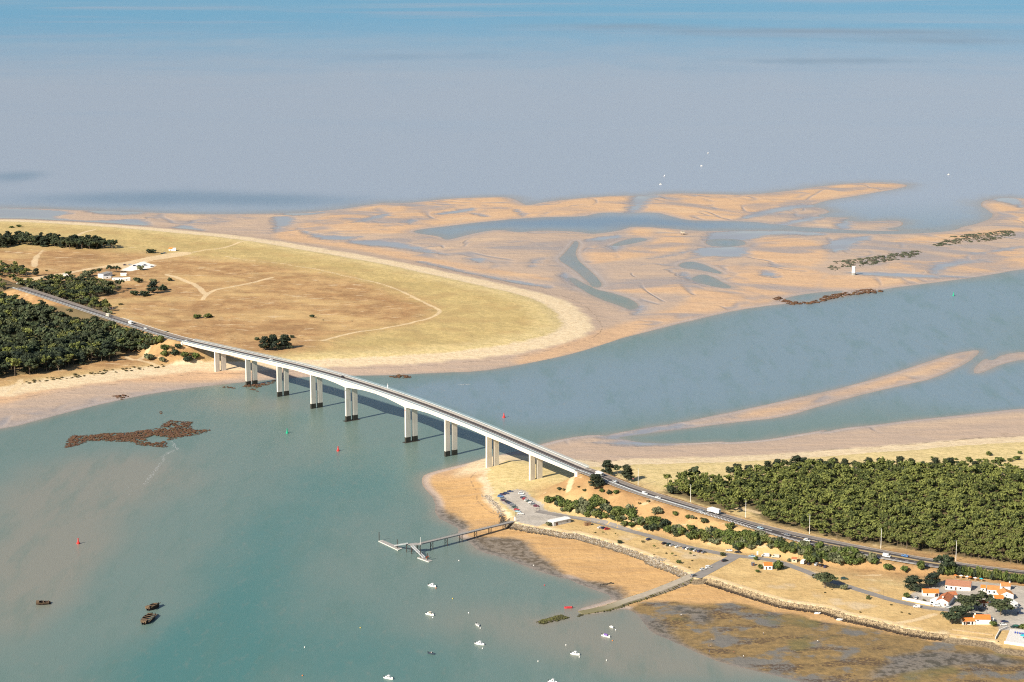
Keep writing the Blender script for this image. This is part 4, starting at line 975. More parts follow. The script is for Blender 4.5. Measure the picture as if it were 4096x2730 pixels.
# --- bushes on and below the road embankment
BANDS = [(q4((60,925),(190,880),(330,905),(500,880),(620,905),(700,950),(800,960),(950,985),(1000,1095),(1130,1120),(1350,1135),(1500,1180),(1700,1215),(1950,1225),(2150,1255),(2338,1290),(2338,1470),(2000,1400),(1600,1310),(1350,1262),(1000,1180),(700,1135),(250,1015),(60,990)), 4.3, 21),
         (q5((620,1310),(700,1290),(900,1260),(1100,1310),(1300,1350),(1500,1390),(1700,1440),(2000,1480),(2338,1515),(2338,1575),(1900,1560),(1600,1500),(1250,1440),(900,1385),(560,1352)), 4.3, 22),
         (p0((1150,35),(1500,50),(2000,70),(2338,130),(2338,225),(2150,215),(1900,120),(1600,85),(1300,60)), 4.3, 24), (q7((-200,30),(0,80),(200,85),(400,125),(640,170),(640,225),(300,250),(100,215),(-200,160)), 4.4, 23)]
for poly, sp, sd_ in BANDS:
    for (x, y) in scatter(poly, sp, 7.0, sd_, true_ground=True):
        g_ = RNG.random(); k = 'grey' if g_ < .30 else 'bush' if g_ < .78 else 'darkbush'
        if dist_line(np.array([[x, y]]), hw_line, 60)[0] < 11.5: continue
        plant(k, (x, y, hz(x, y) - .15), 1.15 + .65 * RNG.random(), {'grey': 'silvery grey-green bush in the thicket under the road embankment', 'bush': 'fresh green rounded bush in the thicket under the road embankment', 'darkbush': 'dark green bush in the thicket under the road embankment'}[k], 'bush',
              {'grey': 'silvery bushes under the embankment', 'bush': 'green bushes under the embankment', 'darkbush': 'dark bushes under the embankment'}[k], tall=.9 + .4 * RNG.random())
for (x, y), k, s in zip(q4((105,745),(160,745),(330,715),(390,760),(590,770),(680,790),(750,790),(1120,880),(1020,905),(1225,1020),(1430,1035),(1565,1070),(1620,1070),(1660,1075),(1725,1075),(20,880),(110,900),(180,930),(520,850),(2050,1190),(1760,1120)) + p2((2120,180),(2240,140)),
                        ('darkbush','scrub','scrub','darkbush','bush','darkbush','bush','scrub','scrub','grey','bush','bush','grey','scrub','scrub','bush','bush','bush','bush','bush','darkbush','bush','darkbush'),
                        (.7,.9,.8,.55,.75,.85,.85,1.0,.9,1.5,.85,.75,.7,.9,.9,1.1,1.3,1.1,1.0,1.2,1.1,1.35,1.0)):
    plant(k, gp((x, y)), s * 1.25, 'lone bush on the dry grassy slope below the road', 'bush', 'single bushes dotted over the embankment slope')
plant('cypress', gp(q4((530,712))[0]), 1.75, 'dark layered cypress on the slope in front of the white motorhome', 'tree', tall=.62)
plant('cypress', gp(q4((660,575))[0]), 1.35, 'tall ragged cypress beside the seaward end of the bridge', 'tree', tall=1.0)
plant('cypress', gp(q4((875,640))[0]), 1.5, 'pointed dark cypress by the red-topped road sign', 'tree', tall=.95)
plant('dark', gp(q4((770,575))[0]), 1.1, 'green tree between the two seaward cypresses', 'tree')
# young trees and tufts on the dry lawn by the shore
for (x, y), k, s, lb in zip(crop(2560, 2060, 5.8825)((335,810),(755,985),(1190,985),(925,1140),(70,645),(330,950),(615,915),(1225,1090),(1155,1245),(1950,960),(650,740)) + q4((605,1255),(745,1265),(515,1235),(800,1350)) + q7((280,510),(560,620),(470,775),(940,775),(1030,795),(70,550),(825,690),(150,515)),
        ('young','young','young','spiky','scrub','scrub','scrub','scrub','scrub','darkbush','scrub','young','young','scrub','darkbush','grey','spiky','scrub','scrub','scrub','scrub','scrub','scrub'), (1,.95,1.05,1.5,1.1,.6,.7,.7,.6,.9,1.0,.8,.7,.7,.85,1.2,1.4,.6,.6,.7,.6,.7,.5),
        ('small umbrella-shaped tree nearest the row of parked cars', 'thin young tree between the two small umbrella-shaped trees', 'small umbrella-shaped tree nearest the slipway', 'spiky green tuft on the dry lawn above the stone revetment') + ('low tuft or shrub on the dry lawn by the shore',) * 19):
    plant(k, gp((x, y)), s, lb, 'tree' if k == 'young' else 'shrub', 'tufts on the dry shore lawn' if lb.startswith('low tuft') else None, name='young_tree' if k == 'young' else 'shrub')
c12 = crop(2960, 2160, 5.8825)
plant('bush', gp(c12((885,700))[0]), 1.75, 'large clipped round bush beside the white cabin', 'bush', tall=1.15)
plant('bush', gp(c12((480,685))[0]), .85, 'clipped bush against the lit wall of the white cabin', 'bush', tall=1.1)
plant('bush', gp(c12((410,770))[0]), .7, 'small round bush standing in front of the white cabin', 'bush')
plant('bush', gp(c12((370,480))[0]), .75, 'clipped bush behind the dark container', 'bush', tall=1.1)
plant('grey', gp(c12((1170,515))[0]), .8, 'grey-green bush beside the small kiosk', 'bush')
plant('grey', gp(p2((2120,440))[0]), 1.15, 'silvery bush at the corner of the long white hall', 'bush')
plant('umbrella', gp(c12((1980,1125))[0]), 1.75, 'windswept half-bare tree beside the shore lane', 'tree', tall=.62)
# --- hedge and trees round the hamlet
hl = q7((1395,345),(1560,352),(1720,368),(1900,395),(2060,415),(2200,435),(2338,455),(2460,470))
hline = resample(np.array([tuple(gp(p_)) for p_ in hl]), 2.6)
for i, p_ in enumerate(hline):
    plant('bush' if i % 4 else 'darkbush', tuple(p_), 1.05 + .3 * RNG.random(), 'tall evergreen tree of the clipped hedge between hamlet and road', 'hedge tree', 'trees of the hedge behind the hamlet', name='hedge_tree', tall=1.9 + .4 * RNG.random())
for (x, y), k, s, tl, lb in zip(q7((1080,515),(1290,480),(1430,330),(1160,285),(785,290),(970,305),(1000,605),(1200,640),(1690,750),(1850,700),(1620,840),(1510,905),(2070,800),(1990,930),(2320,960)),
        ('cypress','cypress','dark','bush','bush','bush','bush','scrub','umbrella','dark','umbrella','umbrella','umbrella','bush','bush'), (1.7,1.6,1.9,1.45,1.6,1.3,1.1,1.0,1.75,1.9,1.6,1.35,1.75,1.1,1.1), (.62,.65,.9,1.3,1.0,1.0,1.0,1,.58,.62,.55,.6,.6,1,1),
        ('dark spreading cypress at the outer corner of the hamlet', 'leaning cypress beside the brown-roofed long house', 'tree at the start of the tall hedge', 'round bush on the road edge above the hamlet', 'green thicket bush below the road markings', 'green bush between thicket and round roadside bush', 'bush inside the white garden wall', 'dry shrub beside the silver car in the garden',
         'big pine spreading over the middle of the hamlet', 'dark tree behind the big middle pine', 'pine hiding the end of the shore lane', 'yellow-green pine at the end of the garden wall', 'broad pine standing alone by the courtyard', 'shrub at the corner of the garden house', 'shrub on the terrace edge')):
    plant(k, gp((x, y)), s, lb, 'bush' if k in ('bush', 'scrub') else 'tree', tall=tl, name='bush' if k in ('bush', 'scrub') else 'tree')

# --- woods and scrub on the island side
WL1 = q1((-420,1075),(0,1030),(230,1020),(450,990),(620,960),(760,940),(860,885),(1250,845),(1420,770),(1560,725),(1680,725),(1830,650),(1740,590),(1500,525),(1250,460),(1060,395),(800,330),(500,255),(250,190),(-420,60))
WL2 = q0((-420,975),(0,960),(300,945),(500,935),(800,930),(950,955),(1080,975),(1230,1005),(1390,1020),(1380,1030),(1330,1065),(1100,1115),(900,1125),(1050,1165),(1220,1225),(1280,1310),(1200,1290),(1000,1240),(800,1205),(620,1165),(420,1140),(230,1125),(-420,1040))
WL3 = q0((-420,560),(0,552),(100,530),(500,530),(740,568),(1060,568),(1330,553),(1250,525),(920,505),(700,500),(400,480),(0,460),(-420,470))
WL4 = q0((-420,890),(0,885),(300,885),(330,850),(280,810),(100,785),(-420,790))
tents = [q1((330,440),(580,430),(590,510),(330,510)), q1((350,600),(480,590),(480,545),(340,550)), q1((70,370),(140,370),(140,440),(60,440))]
lroad_line = lroad_c[:, :2]
low = {}; LROAD_N2 = frac_sample(LROAD_N, 300)
for key, fn, leafm in (('dark', lambda r: clumps_pine(r, 12, 7.6, 3.6), L_DARK), ('pine', lambda r: clumps_pine(r, 7), L_PINE), ('cypress', lambda r: clumps_cypress(r, 10), L_CYP), ('grey', lambda r: clumps_round(r, 7, 2.6, 2.2), L_GREY)):
    low[key] = ([crown_arrays(np.random.RandomState(900 + i), fn(np.random.RandomState(800 + i)), .5, 24, lod=True) for i in range(4)], leafm)
for poly, sp, sd_, kinds, lb, grp, hs, sc, solo_n, mass_lb in ((WL1, 10.0, 31, ('dark', 'dark', 'cypress', 'dark', 'pine'), 'dark evergreen in the wood between island road and beach', 'trees in the wood between island road and beach', tents, 1.75, 170, 'mass of dark evergreens deeper in the wood below the island road'),
        (WL2, 7.6, 32, ('dark', 'pine', 'dark', 'pine', 'grey'), 'tree among the camp site scrub above the island road', 'trees above the island road', [q0((0,935),(200,930),(520,935),(510,975),(0,985))], 1.25, 90, 'mass of mixed trees over the camp site above the island road'),
        (WL3, 8.0, 33, ('dark', 'cypress', 'dark'), 'dark tree of the belt across the far heath', 'trees of the belt across the far heath', (), 1.45, 60, 'mass of dark trees at the back of the far belt'), (WL4, 7.6, 34, ('pine', 'dark'), 'pale green tree in the small grove beside the sandy track', 'trees of the grove by the sandy track', (), 1.15, 40, 'mass of pale trees at the back of the small grove')):
    P_ = scatter(poly, sp, 6.5, sd_, hs); P_ = P_[np.abs(P_[:, 0]) < .262 * P_[:, 1]]; P_ = P_[dist_line(P_, lroad_line, 60) > 11.5]; P_ = P_[np.argsort(P_[:, 1])]
    bag = {}
    for i, (x, y) in enumerate(P_):
        k = kinds[RNG.randrange(len(kinds))]; s = sc * (.75 + .5 * RNG.random()) * (1.5 if k == 'grey' else 1); tl = .8 + .3 * RNG.random()
        if poly is WL1:
            j_ = int(np.argmin(np.abs(LROAD_N2[:, 0] / LROAD_N2[:, 1] - x / y))); room = H_CAM - (H_CAM - LROAD_N2[j_, 2] + .3) * y / LROAD_N2[j_, 1] - hz(x, y)
            full = 7.4 * s * tl
            if room < full and LROAD_N2[j_, 1] > y:
                if room < 2.2: continue
                tl *= max(.35, room / full); s *= max(.55, room / full)
                if 7.4 * s * tl > room: tl = room / (7.4 * s)
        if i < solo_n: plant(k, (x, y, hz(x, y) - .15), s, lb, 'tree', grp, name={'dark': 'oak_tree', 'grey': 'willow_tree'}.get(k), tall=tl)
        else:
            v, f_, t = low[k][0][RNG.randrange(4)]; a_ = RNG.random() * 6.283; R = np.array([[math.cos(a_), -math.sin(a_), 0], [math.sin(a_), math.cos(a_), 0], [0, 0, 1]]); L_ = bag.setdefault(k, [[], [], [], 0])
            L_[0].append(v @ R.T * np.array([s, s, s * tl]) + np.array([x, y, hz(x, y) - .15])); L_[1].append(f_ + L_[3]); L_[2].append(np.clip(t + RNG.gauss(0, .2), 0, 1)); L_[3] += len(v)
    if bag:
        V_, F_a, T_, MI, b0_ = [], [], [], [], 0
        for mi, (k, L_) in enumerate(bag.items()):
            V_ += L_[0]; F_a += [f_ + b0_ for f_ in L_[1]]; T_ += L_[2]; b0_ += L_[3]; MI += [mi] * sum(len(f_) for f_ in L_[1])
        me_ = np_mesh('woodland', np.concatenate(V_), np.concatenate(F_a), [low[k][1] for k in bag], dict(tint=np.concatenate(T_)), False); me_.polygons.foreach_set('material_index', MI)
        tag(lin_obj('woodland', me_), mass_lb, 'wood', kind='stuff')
for (x, y), k, s, tl, lb in zip(q2((1020,432),(1130,425),(1245,415),(930,318),(1340,290),(1565,58),(260,70),(370,62),(1690,90),(2020,2060//20)) + q0((1540,1090),(1650,1095),(1745,1065),(1860,1035),(1580,945),(1750,945),(1940,925),(410,865),(1375,1200),(1900,1510),(530,815),(215,310),(130,320),(1100,520),(1730,605),(1050,870),(1130,850),(1260,830),(1330,830),(1000,880),(960,900),(1600,800)),
        ('cypress','cypress','cypress','darkbush','darkbush','darkbush','bush','bush','scrub','scrub','darkbush','darkbush','cypress','darkbush','darkbush','grey','darkbush','cypress','scrub','scrub','scrub','bush','bush','dark','darkbush','dark','dark','dark','dark','grey','grey','grey'),
        (1.6,1.75,1.9,1.3,1.15,1.35,2.2,2.2,.9,.8,2.6,2.8,2.1,2.6,2.4,2.2,1.4,1.2,2.3,2.0,1.6,1.6,1.4,1.7,3.0,1.35,1.3,1.45,1.35,2.8,2.4,2.2), (.95,.95,.85,.9,.9,.9,.7,.7,.6,.6,.8,.8,.7,.9,.9,.8,1,.8,.8,.6,.7,.6,.6,1.1,.6,.8,.8,.8,.8,1,1,.9),
        ('dark cypress at the bridge side of the clump on the heath', 'middle cypress of the clump on the heath by the bridge', 'widest cypress of the clump on the heath by the bridge', 'small dark bush just before the cypress clump', 'small dark bush just beyond the cypress clump', 'lone dark bush in the middle of the heath', 'green bush in its own sandy hollow', 'second green bush in the sandy hollow', 'brown tuft beyond the lone heath bush', 'faint tuft far out on the heath',
         'dark bush at the near end of the row behind the white buildings', 'second dark bush of the row behind the white buildings', 'widest dark tree of the row beyond the white buildings', 'last dark bush of the row beyond the white buildings', 'dark hedge bush beside the white pavilion', 'silvery bush beside the white pavilion', 'small dark bush on the heath above the dark row', 'dark tree where the sandy tracks meet', 'lone scrub bush on the heath above the road', 'dry scrub on the road verge by the parked campers', 'brown scrub at the edge of the sandy track',
         'bright green bush on the far dune', 'second green bush on the far dune', 'dark tree rising at the end of the far belt', 'dark scrub beside the far cars', 'dark tree behind the large white building', 'dark tree at the back corner of the large white building', 'dark tree between building and white sandy lot', 'dark tree on the edge of the white sandy lot', 'silvery tree in front of the large white building', 'silvery tree left of the large white building', 'grey bush in the white sandy lot')):
    plant(k, gp((x, y)), s, lb, 'tree' if k in ('cypress', 'dark') else 'bush', tall=tl)
for i, (x, y) in enumerate(q1((1480,720),(1540,705),(1600,715),(1660,705),(1460,650),(1530,635),(1590,630),(1650,635),(1710,660),(1770,650),(1820,635),(1690,610))):
    plant(('darkbush', 'bush', 'grey')[i % 3] if i % 4 else 'darkbush', gp((x, y)), 2.0 + .7 * RNG.random(), 'tall bush between the island wood and the bridge end', 'bush', 'tall bushes between island wood and bridge')
for i, (x, y) in enumerate(q1((1880,720),(1930,760),(2000,770),(1870,790),(1960,700),(2040,700),(2110,790),(2180,770),(2140,850),(2240,810),(1700,830),(1850,850))):
    plant('grey' if i in (10, 11) else ('bush', 'scrub', 'darkbush')[i % 3], gp((x, y)), 1.7 + .7 * RNG.random(), 'bush on the slope under the island end of the bridge', 'bush', 'bushes under the island bridge end')
for i in range(70):
    x = 230 + (1880 - 230) * RNG.random(); y = np.interp(x, [230, 700, 1200, 1880], [1095, 1035, 975, 897])
    plant('scrub', gp(q1((x, y + 14 - 40 * RNG.random() ** 2))[0]), .6 + .8 * RNG.random(), 'dry brown scrub along the dune edge above the island beach', 'shrub', 'scrub along the island dune edge', name='shrub', tall=.5 + .4 * RNG.random())

# ------------------------------------------------------------------ vehicles
CARCOL = {'white': (0.80, 0.79, 0.76), 'silver': (0.50, 0.52, 0.54), 'grey': (0.22, 0.23, 0.25), 'black': (0.025, 0.025, 0.03), 'navy blue': (0.03, 0.045, 0.11), 'bright blue': (0.06, 0.20, 0.48),
          'dark green': (0.03, 0.075, 0.065), 'red': (0.42, 0.03, 0.03), 'maroon': (0.17, 0.02, 0.05), 'plum': (0.07, 0.04, 0.08), 'cream': (0.66, 0.60, 0.48), 'pale blue': (0.38, 0.52, 0.60)}
def paint(c): return mat('car_paint_' + c.replace(' ', '_'), CARCOL[c], 0.28, 0.02, 0.5, spec=0.6)
M_GLASS = mat('dark_vehicle_glass', (0.02, 0.026, 0.032), 0.08, 0.05, 0.5, spec=0.7)
M_TYRE = mat('black_tyre', (0.02, 0.02, 0.02), 0.9)
M_RIM = mat('wheel_rim', (0.35, 0.35, 0.36), 0.4, spec=0.5)
M_LAMP = mat('lamp_glass', (0.75, 0.74, 0.68), 0.2, spec=0.6)
M_TAIL = mat('tail_lamp_red', (0.45, 0.02, 0.02), 0.3)
def wheel_mesh(r=.33, w=.22):
    mb = MB(); n = 12
    for (ra, y0, y1, mi) in ((r, -w / 2, w / 2, 0), (r * .6, -w / 2 - .015, w / 2 + .015, 1)):
        mb.add([(ra * math.cos(6.283 * i / n), y0, ra * math.sin(6.283 * i / n)) for i in range(n)] + [(ra * math.cos(6.283 * i / n), y1, ra * math.sin(6.283 * i / n)) for i in range(n)],
               [(i, (i + 1) % n, n + (i + 1) % n, n + i) for i in range(n)] + [tuple(range(n)), tuple(range(n, 2 * n))[::-1]], mi)
    return mb.mesh('wheel', [M_TYRE, M_RIM])
WHEEL = {}
def loft_body(prof, taper_top, W0):
    """side profile in (x, z), lower half full width, upper half drawn in"""
    mb = MB(); zmax = max(z for x, z in prof); zmid = 0.92
    def wy(z): return W0 / 2 * (1 - taper_top * max(0, (z - zmid)) / max(.01, zmax - zmid)) * (0.94 if z < .35 else 1)
    n = len(prof)
    mb.add([(x, -wy(z), z) for x, z in prof] + [(x, wy(z), z) for x, z in prof], [tuple(range(n))[::-1], tuple(range(n, 2 * n))] + [(i, (i + 1) % n, n + (i + 1) % n, n + i) for i in range(n)])
    return mb
CARS = {
 'hatch': dict(L=4.1, W=1.75, prof=[(-2.0,.28),(2.0,.28),(2.05,.55),(1.95,.78),(1.15,.93),(.45,1.42),(-.2,1.50),(-1.35,1.45),(-1.95,.98),(-2.05,.6)], wb=1.25, top=.22,
   win=[[(.98,.98),(.48,1.36),(-.25,1.43),(-1.30,1.38),(-1.75,1.02)]], scr=[(1.10,.96),(.50,1.41)], rear=[(-1.93,1.03),(-1.42,1.41)]),
 'saloon': dict(L=4.5, W=1.78, prof=[(-2.2,.28),(2.2,.28),(2.25,.55),(2.1,.76),(1.15,.92),(.4,1.36),(-.7,1.40),(-1.35,.99),(-2.15,.93),(-2.25,.6)], wb=1.35, top=.24,
   win=[[(.98,.96),(.42,1.31),(-.66,1.34),(-1.22,.99)]], scr=[(1.08,.95),(.45,1.34)], rear=[(-1.30,1.02),(-.78,1.36)]),
 'estate': dict(L=4.5, W=1.80, prof=[(-2.2,.30),(2.2,.30),(2.25,.6),(2.1,.85),(1.2,1.0),(.55,1.58),(-1.7,1.62),(-2.15,1.05),(-2.25,.6)], wb=1.35, top=.18,
   win=[[(1.02,1.04),(.58,1.50),(-1.62,1.53),(-2.0,1.08)]], scr=[(1.14,1.02),(.60,1.55)], rear=[(-2.1,1.10),(-1.76,1.57)]),
 'van': dict(L=5.2, W=2.0, prof=[(-2.6,.35),(2.55,.35),(2.6,.7),(2.45,1.0),(1.85,1.15),(1.25,2.1),(.9,2.25),(-2.55,2.28),(-2.62,.7)], wb=1.6, top=.08,
   win=[[(1.62,1.22),(1.18,1.95),(.55,1.95),(.55,1.22)]], scr=[(1.80,1.20),(1.28,2.05)], rear=[(-2.60,1.4),(-2.585,2.0)]),
 'smallvan': dict(L=4.3, W=1.8, prof=[(-2.1,.3),(2.1,.3),(2.15,.6),(2.0,.88),(1.2,1.0),(.6,1.72),(.3,1.80),(-2.08,1.80),(-2.15,.6)], wb=1.35, top=.1,
   win=[[(1.02,1.06),(.60,1.62),(-.2,1.64),(-.2,1.06)]], scr=[(1.14,1.03),(.64,1.68)], rear=[(-2.13,1.15),(-2.10,1.65)]),
 'motorhome': dict(L=7.0, W=2.3, prof=[(-3.5,.4),(3.45,.4),(3.5,.75),(3.3,1.1),(2.75,1.25),(2.45,1.75),(2.9,2.0),(2.8,2.75),(2.3,2.95),(-3.4,2.95),(-3.52,.8)], wb=2.1, top=.03,
   win=[[(2.52,1.30),(2.30,1.72),(1.75,1.75),(1.75,1.30)], [(1.1,1.6),(1.1,2.2),(-.3,2.2),(-.3,1.6)], [(-1.4,1.6),(-1.4,2.2),(-2.6,2.2),(-2.6,1.6)]], scr=[(2.72,1.30),(2.48,1.72)], rear=[(-3.50,1.5),(-3.43,2.3)]),
}
_protos = {}
def car_proto(kind, col):
    key = (kind, col)
    if key in _protos: return _protos[key]
    d = CARS[kind]
    body = loft_body(d['prof'], d['top'], d['W']).mesh('body', paint(col))
    zmax = max(z for x, z in d['prof'])
    def wy(z): return d['W'] / 2 * (1 - d['top'] * max(0, z - .92) / (zmax - .92)) + .012
    wins = []
    for poly in d['win']:
        mb = MB(); n = len(poly)
        for s in (-1, 1): mb.add([(x, s * wy(z), z) for x, z in poly], [tuple(range(n))[::s]])
        wins.append(mb.mesh('side_window', M_GLASS))
    def pane(seg, push):
        (x0, z0), (x1, z1) = seg; a, b = wy(z0) * .90, wy(z1) * .90; nx, nz = (z1 - z0), -(x1 - x0); l = math.hypot(nx, nz); nx, nz = nx / l * .02, nz / l * .02
        if nz < 0 and push > 0: nx, nz = -nx, -nz
        if push < 0: nx, nz = -abs(nx), abs(nz)
        else: nx, nz = abs(nx), abs(nz)
        return MB().add([(x0 + nx, -a, z0 + nz), (x0 + nx, a, z0 + nz), (x1 + nx, b, z1 + nz), (x1 + nx, -b, z1 + nz)], [(0, 1, 2, 3)])
    ws = pane(d['scr'], 1).mesh('windscreen', M_GLASS); rw = pane(d['rear'], -1).mesh('rear_window', M_GLASS)
    L2 = max(x for x, z in d['prof']); zl = .66 if kind not in ('van', 'motorhome') else .9
    hl_ = MB().box(L2 - .12, L2 + .012, -.18, .18, zl - .09, zl + .09).mesh('headlight', M_LAMP)
    tl_ = MB().box(-L2 - .012, -L2 + .12, -.12, .12, zl, zl + .22).mesh('tail_light', M_TAIL)
    r = .33 if kind in ('hatch', 'saloon', 'estate', 'smallvan') else .36
    if r not in WHEEL: WHEEL[r] = wheel_mesh(r)
    _protos[key] = (body, wins, ws, rw, hl_, tl_, WHEEL[r], d, r)
    return _protos[key]
def put_car(kind, col, p, heading, label, group=None, name=None, roll=None):
    body, wins, ws, rw, hl_, tl_, wh, d, r = car_proto(kind, col)
    o = empty(name or {'van': 'delivery_van', 'smallvan': 'delivery_van', 'motorhome': 'motorhome'}.get(kind, 'parked_car'), p, heading, label, {'van': 'van', 'smallvan': 'van', 'motorhome': 'motorhome'}.get(kind, 'car'), group)
    if roll: o.rotation_euler = (0, roll, heading)
    b = lin_obj('body', body, o)
    for w_ in wins: lin_obj('side_window', w_, b)
    lin_obj('windscreen', ws, b); lin_obj('rear_window', rw, b)
    for s in (-1, 1):
        lin_obj('headlight', hl_, b).location = (0, s * d['W'] * .36, 0); lin_obj('tail_light', tl_, b).location = (0, s * d['W'] * .40, 0)
        for t in (-1, 1): lin_obj('wheel', wh, o).location = (t * d['wb'], s * (d['W'] / 2 - .12), r)
    return o
NTH = ['first', 'second', 'third', 'fourth', 'fifth', 'sixth', 'seventh', 'eighth', 'ninth', 'tenth', 'eleventh', 'twelfth']
c4 = crop(1960, 1920, 7.84)
row = [(625,345,'navy blue','saloon'),(505,412,'navy blue','estate'),(385,440,'plum','hatch'),(330,500,'bright blue','estate'),(400,556,'grey','hatch'),(430,622,'plum','saloon'),(545,672,'black','hatch'),(615,712,'navy blue','saloon'),(700,772,'grey','estate'),(770,835,'dark green','saloon'),(835,915,'red','hatch'),(865,975,'pale blue','hatch')]
for i, (x, y, c, k) in enumerate(row):
    put_car(k, c, gp(c4((x, y + 40))[0]), -.12 + .05 * RNG.random(), f'{c} car, {NTH[i]} from the bridge end of the seaward row in the car park', 'cars in the seaward row of the car park')
put_car('saloon', 'white', gp(c4((960, 1085))[0]), -.05, 'white car alone at the jetty end of the seaward car row', 'cars in the seaward row of the car park')
for i, (x, y, c, k) in enumerate([(980,415,'white','estate'),(1030,485,'silver','hatch'),(1045,548,'navy blue','saloon'),(1095,592,'red','hatch'),(1165,632,'white','hatch'),(1225,662,'dark green','saloon'),(1290,712,'white','estate'),(1350,755,'grey','hatch'),(1445,812,'maroon','hatch')]):
    put_car(k, c, gp(c4((x, y + 30))[0]), -.15 + .05 * RNG.random(), f'{c} car, {NTH[i]} from the bridge end of the landward row in the car park', 'cars in the landward row of the car park')
c13 = crop(2560, 2060, 5.8825)
for i, (x, y, c, k) in enumerate([(575,680,'black','hatch'),(685,700,'dark green','hatch'),(755,722,'silver','saloon'),(890,752,'white','saloon'),(1055,788,'grey','hatch'),(1130,805,'white','hatch'),(1225,820,'dark green','saloon'),(1312,845,'silver','hatch'),(1412,865,'navy blue','estate'),(1505,888,'grey','hatch')]):
    put_car(k, c, gp(c13((x, y + 12))[0]), .62 + .1 * RNG.random(), f'{c} car, {NTH[i]} from the jetty in the line below the shore road', 'cars in the line below the shore road')
for (x, y, c, k, h, lb) in [(205,585,'navy blue','hatch',.7,'dark blue car standing alone ahead of the line below the shore road'), (2095,848,'white','saloon',3.05,'white car parked broadside at the thicket near the road junction'), (2300,888,'black','saloon',3.05,'black car parked broadside next to the white one at the junction'),
                            (1995,1090,'black','estate',.6,'black car at the junction corner beside a pile of stones'), (1615,1240,'white','smallvan',.55,'white car ahead of its twin on the slipway lane'), (1480,1290,'white','hatch',.55,'white car behind its twin on the slipway lane'), (1262,1440,'grey','estate',.75,'dark car at the head of the slipway')]:
    put_car(k, c, gp(c13((x, y + 10))[0]), h, lb)
for (x, y, c, k, h, lb) in [(282,388,'pale blue','saloon',2.95,'pale blue low car passing the junction sign'), (600,378,'white','van',2.95,'white panel van parked in front of the thicket'), (832,402,'cream','van',2.95,'cream panel van parked behind the white van'),
                            (1632,568,'black','hatch',1.0,'small black car next to the caravan'), (1805,582,'silver','estate',.95,'silver car first of three below the thicket'), (1915,602,'black','hatch',.95,'black car in the middle of three below the thicket'), (2015,632,'navy blue','hatch',.95,'dark blue car last of three below the thicket')]:
    put_car(k, c, gp(c12((x, y + 15))[0]), h, lb)
for (x, y, c, k, h, lb) in [(288,395,'dark green','estate',.1,'dark green car in the shade beyond the windswept tree'), (1112,715,'white','smallvan',3.0,'white van at the grass edge opposite the garden wall'), (1342,703,'white','estate',2.95,'white car against the white gable house'), (1470,718,'silver','saloon',2.95,'silver car half hidden by the pine at the lane end'), (1105,612,'silver','hatch',1.25,'silver car parked inside the garden wall'),
                            (2115,885,'navy blue','saloon',.1,'dark blue car in the shade of the courtyard pine'), (2100,918,'white','hatch',.1,'white car in the courtyard behind the garden house'), (2225,945,'dark green','saloon',.25,'dark green car on the terrace forecourt'), (2300,790,'navy blue','hatch',.2,'navy car at the courtyard edge'), (1840,752,'black','saloon',.05,'black car behind the orange-roofed garden house')]:
    put_car(k, c, gp(q7((x, y))[0]), h, lb)
for (x, y, c, k, lb) in [(595,1180,'white','hatch','white car first of three on the dry lawn'), (612,1185,'navy blue','hatch','dark blue car in the middle of three on the dry lawn'), (652,1195,'red','hatch','red car last of three on the dry lawn')]:
    put_car(k, c, gp(q4((x - 20 if c == 'white' else x, y))[0]), .5, lb)
def on_strip(near, far, px, w_, n=400):
    """closest spot along a road for a photo pixel, at cross position w_"""
    A, B = frac_sample(smooth_line(near, 2), n), frac_sample(smooth_line(far, 2), n); P_ = A * (1 - w_) + B * w_
    best = min(range(1, n - 1), key=lambda i: (project(P_[i])[0] - px[0]) ** 2 + (project(P_[i])[1] - px[1]) ** 2)
    t = P_[best + 1] - P_[best - 1]
    return Vector(P_[best]) + Vector((0, 0, .03)), math.atan2(t[1], t[0]), -math.atan2(t[2], math.hypot(t[0], t[1]))
def project(p):
    y, z = p[1], p[2] - H_CAM; zc = y * CT - z * ST; yc = y * ST + z * CT
    return 2048 + F_PX * p[0] / zc, 1365 - F_PX * yc / zc
def road_car(px, w_, k, c, lb, back=False, near=ROAD_N, far=ROAD_F):
    p, h, r = on_strip(near, far, px, w_)
    if back: h += math.pi; r = -r
    return put_car(k, c, p, h, lb, 'traffic on the main road', {'motorhome': 'motorhome', 'van': 'delivery_van', 'smallvan': 'delivery_van'}.get(k, 'car'), -r if False else r)
road_car(q4((560,570))[0], .52, 'motorhome', 'white', 'white motorhome coming off the bridge behind the dark cypress', True)
road_car(q4((738,648))[0], .50, 'hatch', 'silver', 'silver car following the motorhome towards the bridge', True)
road_car(q4((1090,795))[0], .32, 'smallvan', 'white', 'white car ahead of another by the bay guard rail')
road_car(q4((1235,840))[0], .32, 'saloon', 'white', 'white car behind another by the bay guard rail')
road_car(q4((1720,980))[0], .33, 'saloon', 'grey', 'dark grey car beside the white box truck')
road_car(q5((978,1172))[0], .33, 'saloon', 'pale blue', 'pale blue car where the grass median begins')
road_car(q5((1278,1245))[0], .36, 'saloon', 'grey', 'grey car just past the start of the grass median')
road_car(q5((1515,1305))[0], .30, 'estate', 'white', 'white car alone between the lamp masts on the bay carriageway')
road_car(q6((770,1488))[0], .30, 'van', 'white', 'white van past the long hatched markings')
road_car(q6((980,1482))[0], .70, 'saloon', 'bright blue', 'blue car on the far carriageway passing the white van', True)
road_car(q6((1410,1552))[0], .70, 'van', 'white', 'white van on the far carriageway above the hamlet', True)
road_car(q0((1235,1370))[0], .52, 'motorhome', 'cream', 'cream motorhome at the corner of the island wood', False, LROAD_N, LROAD_F)
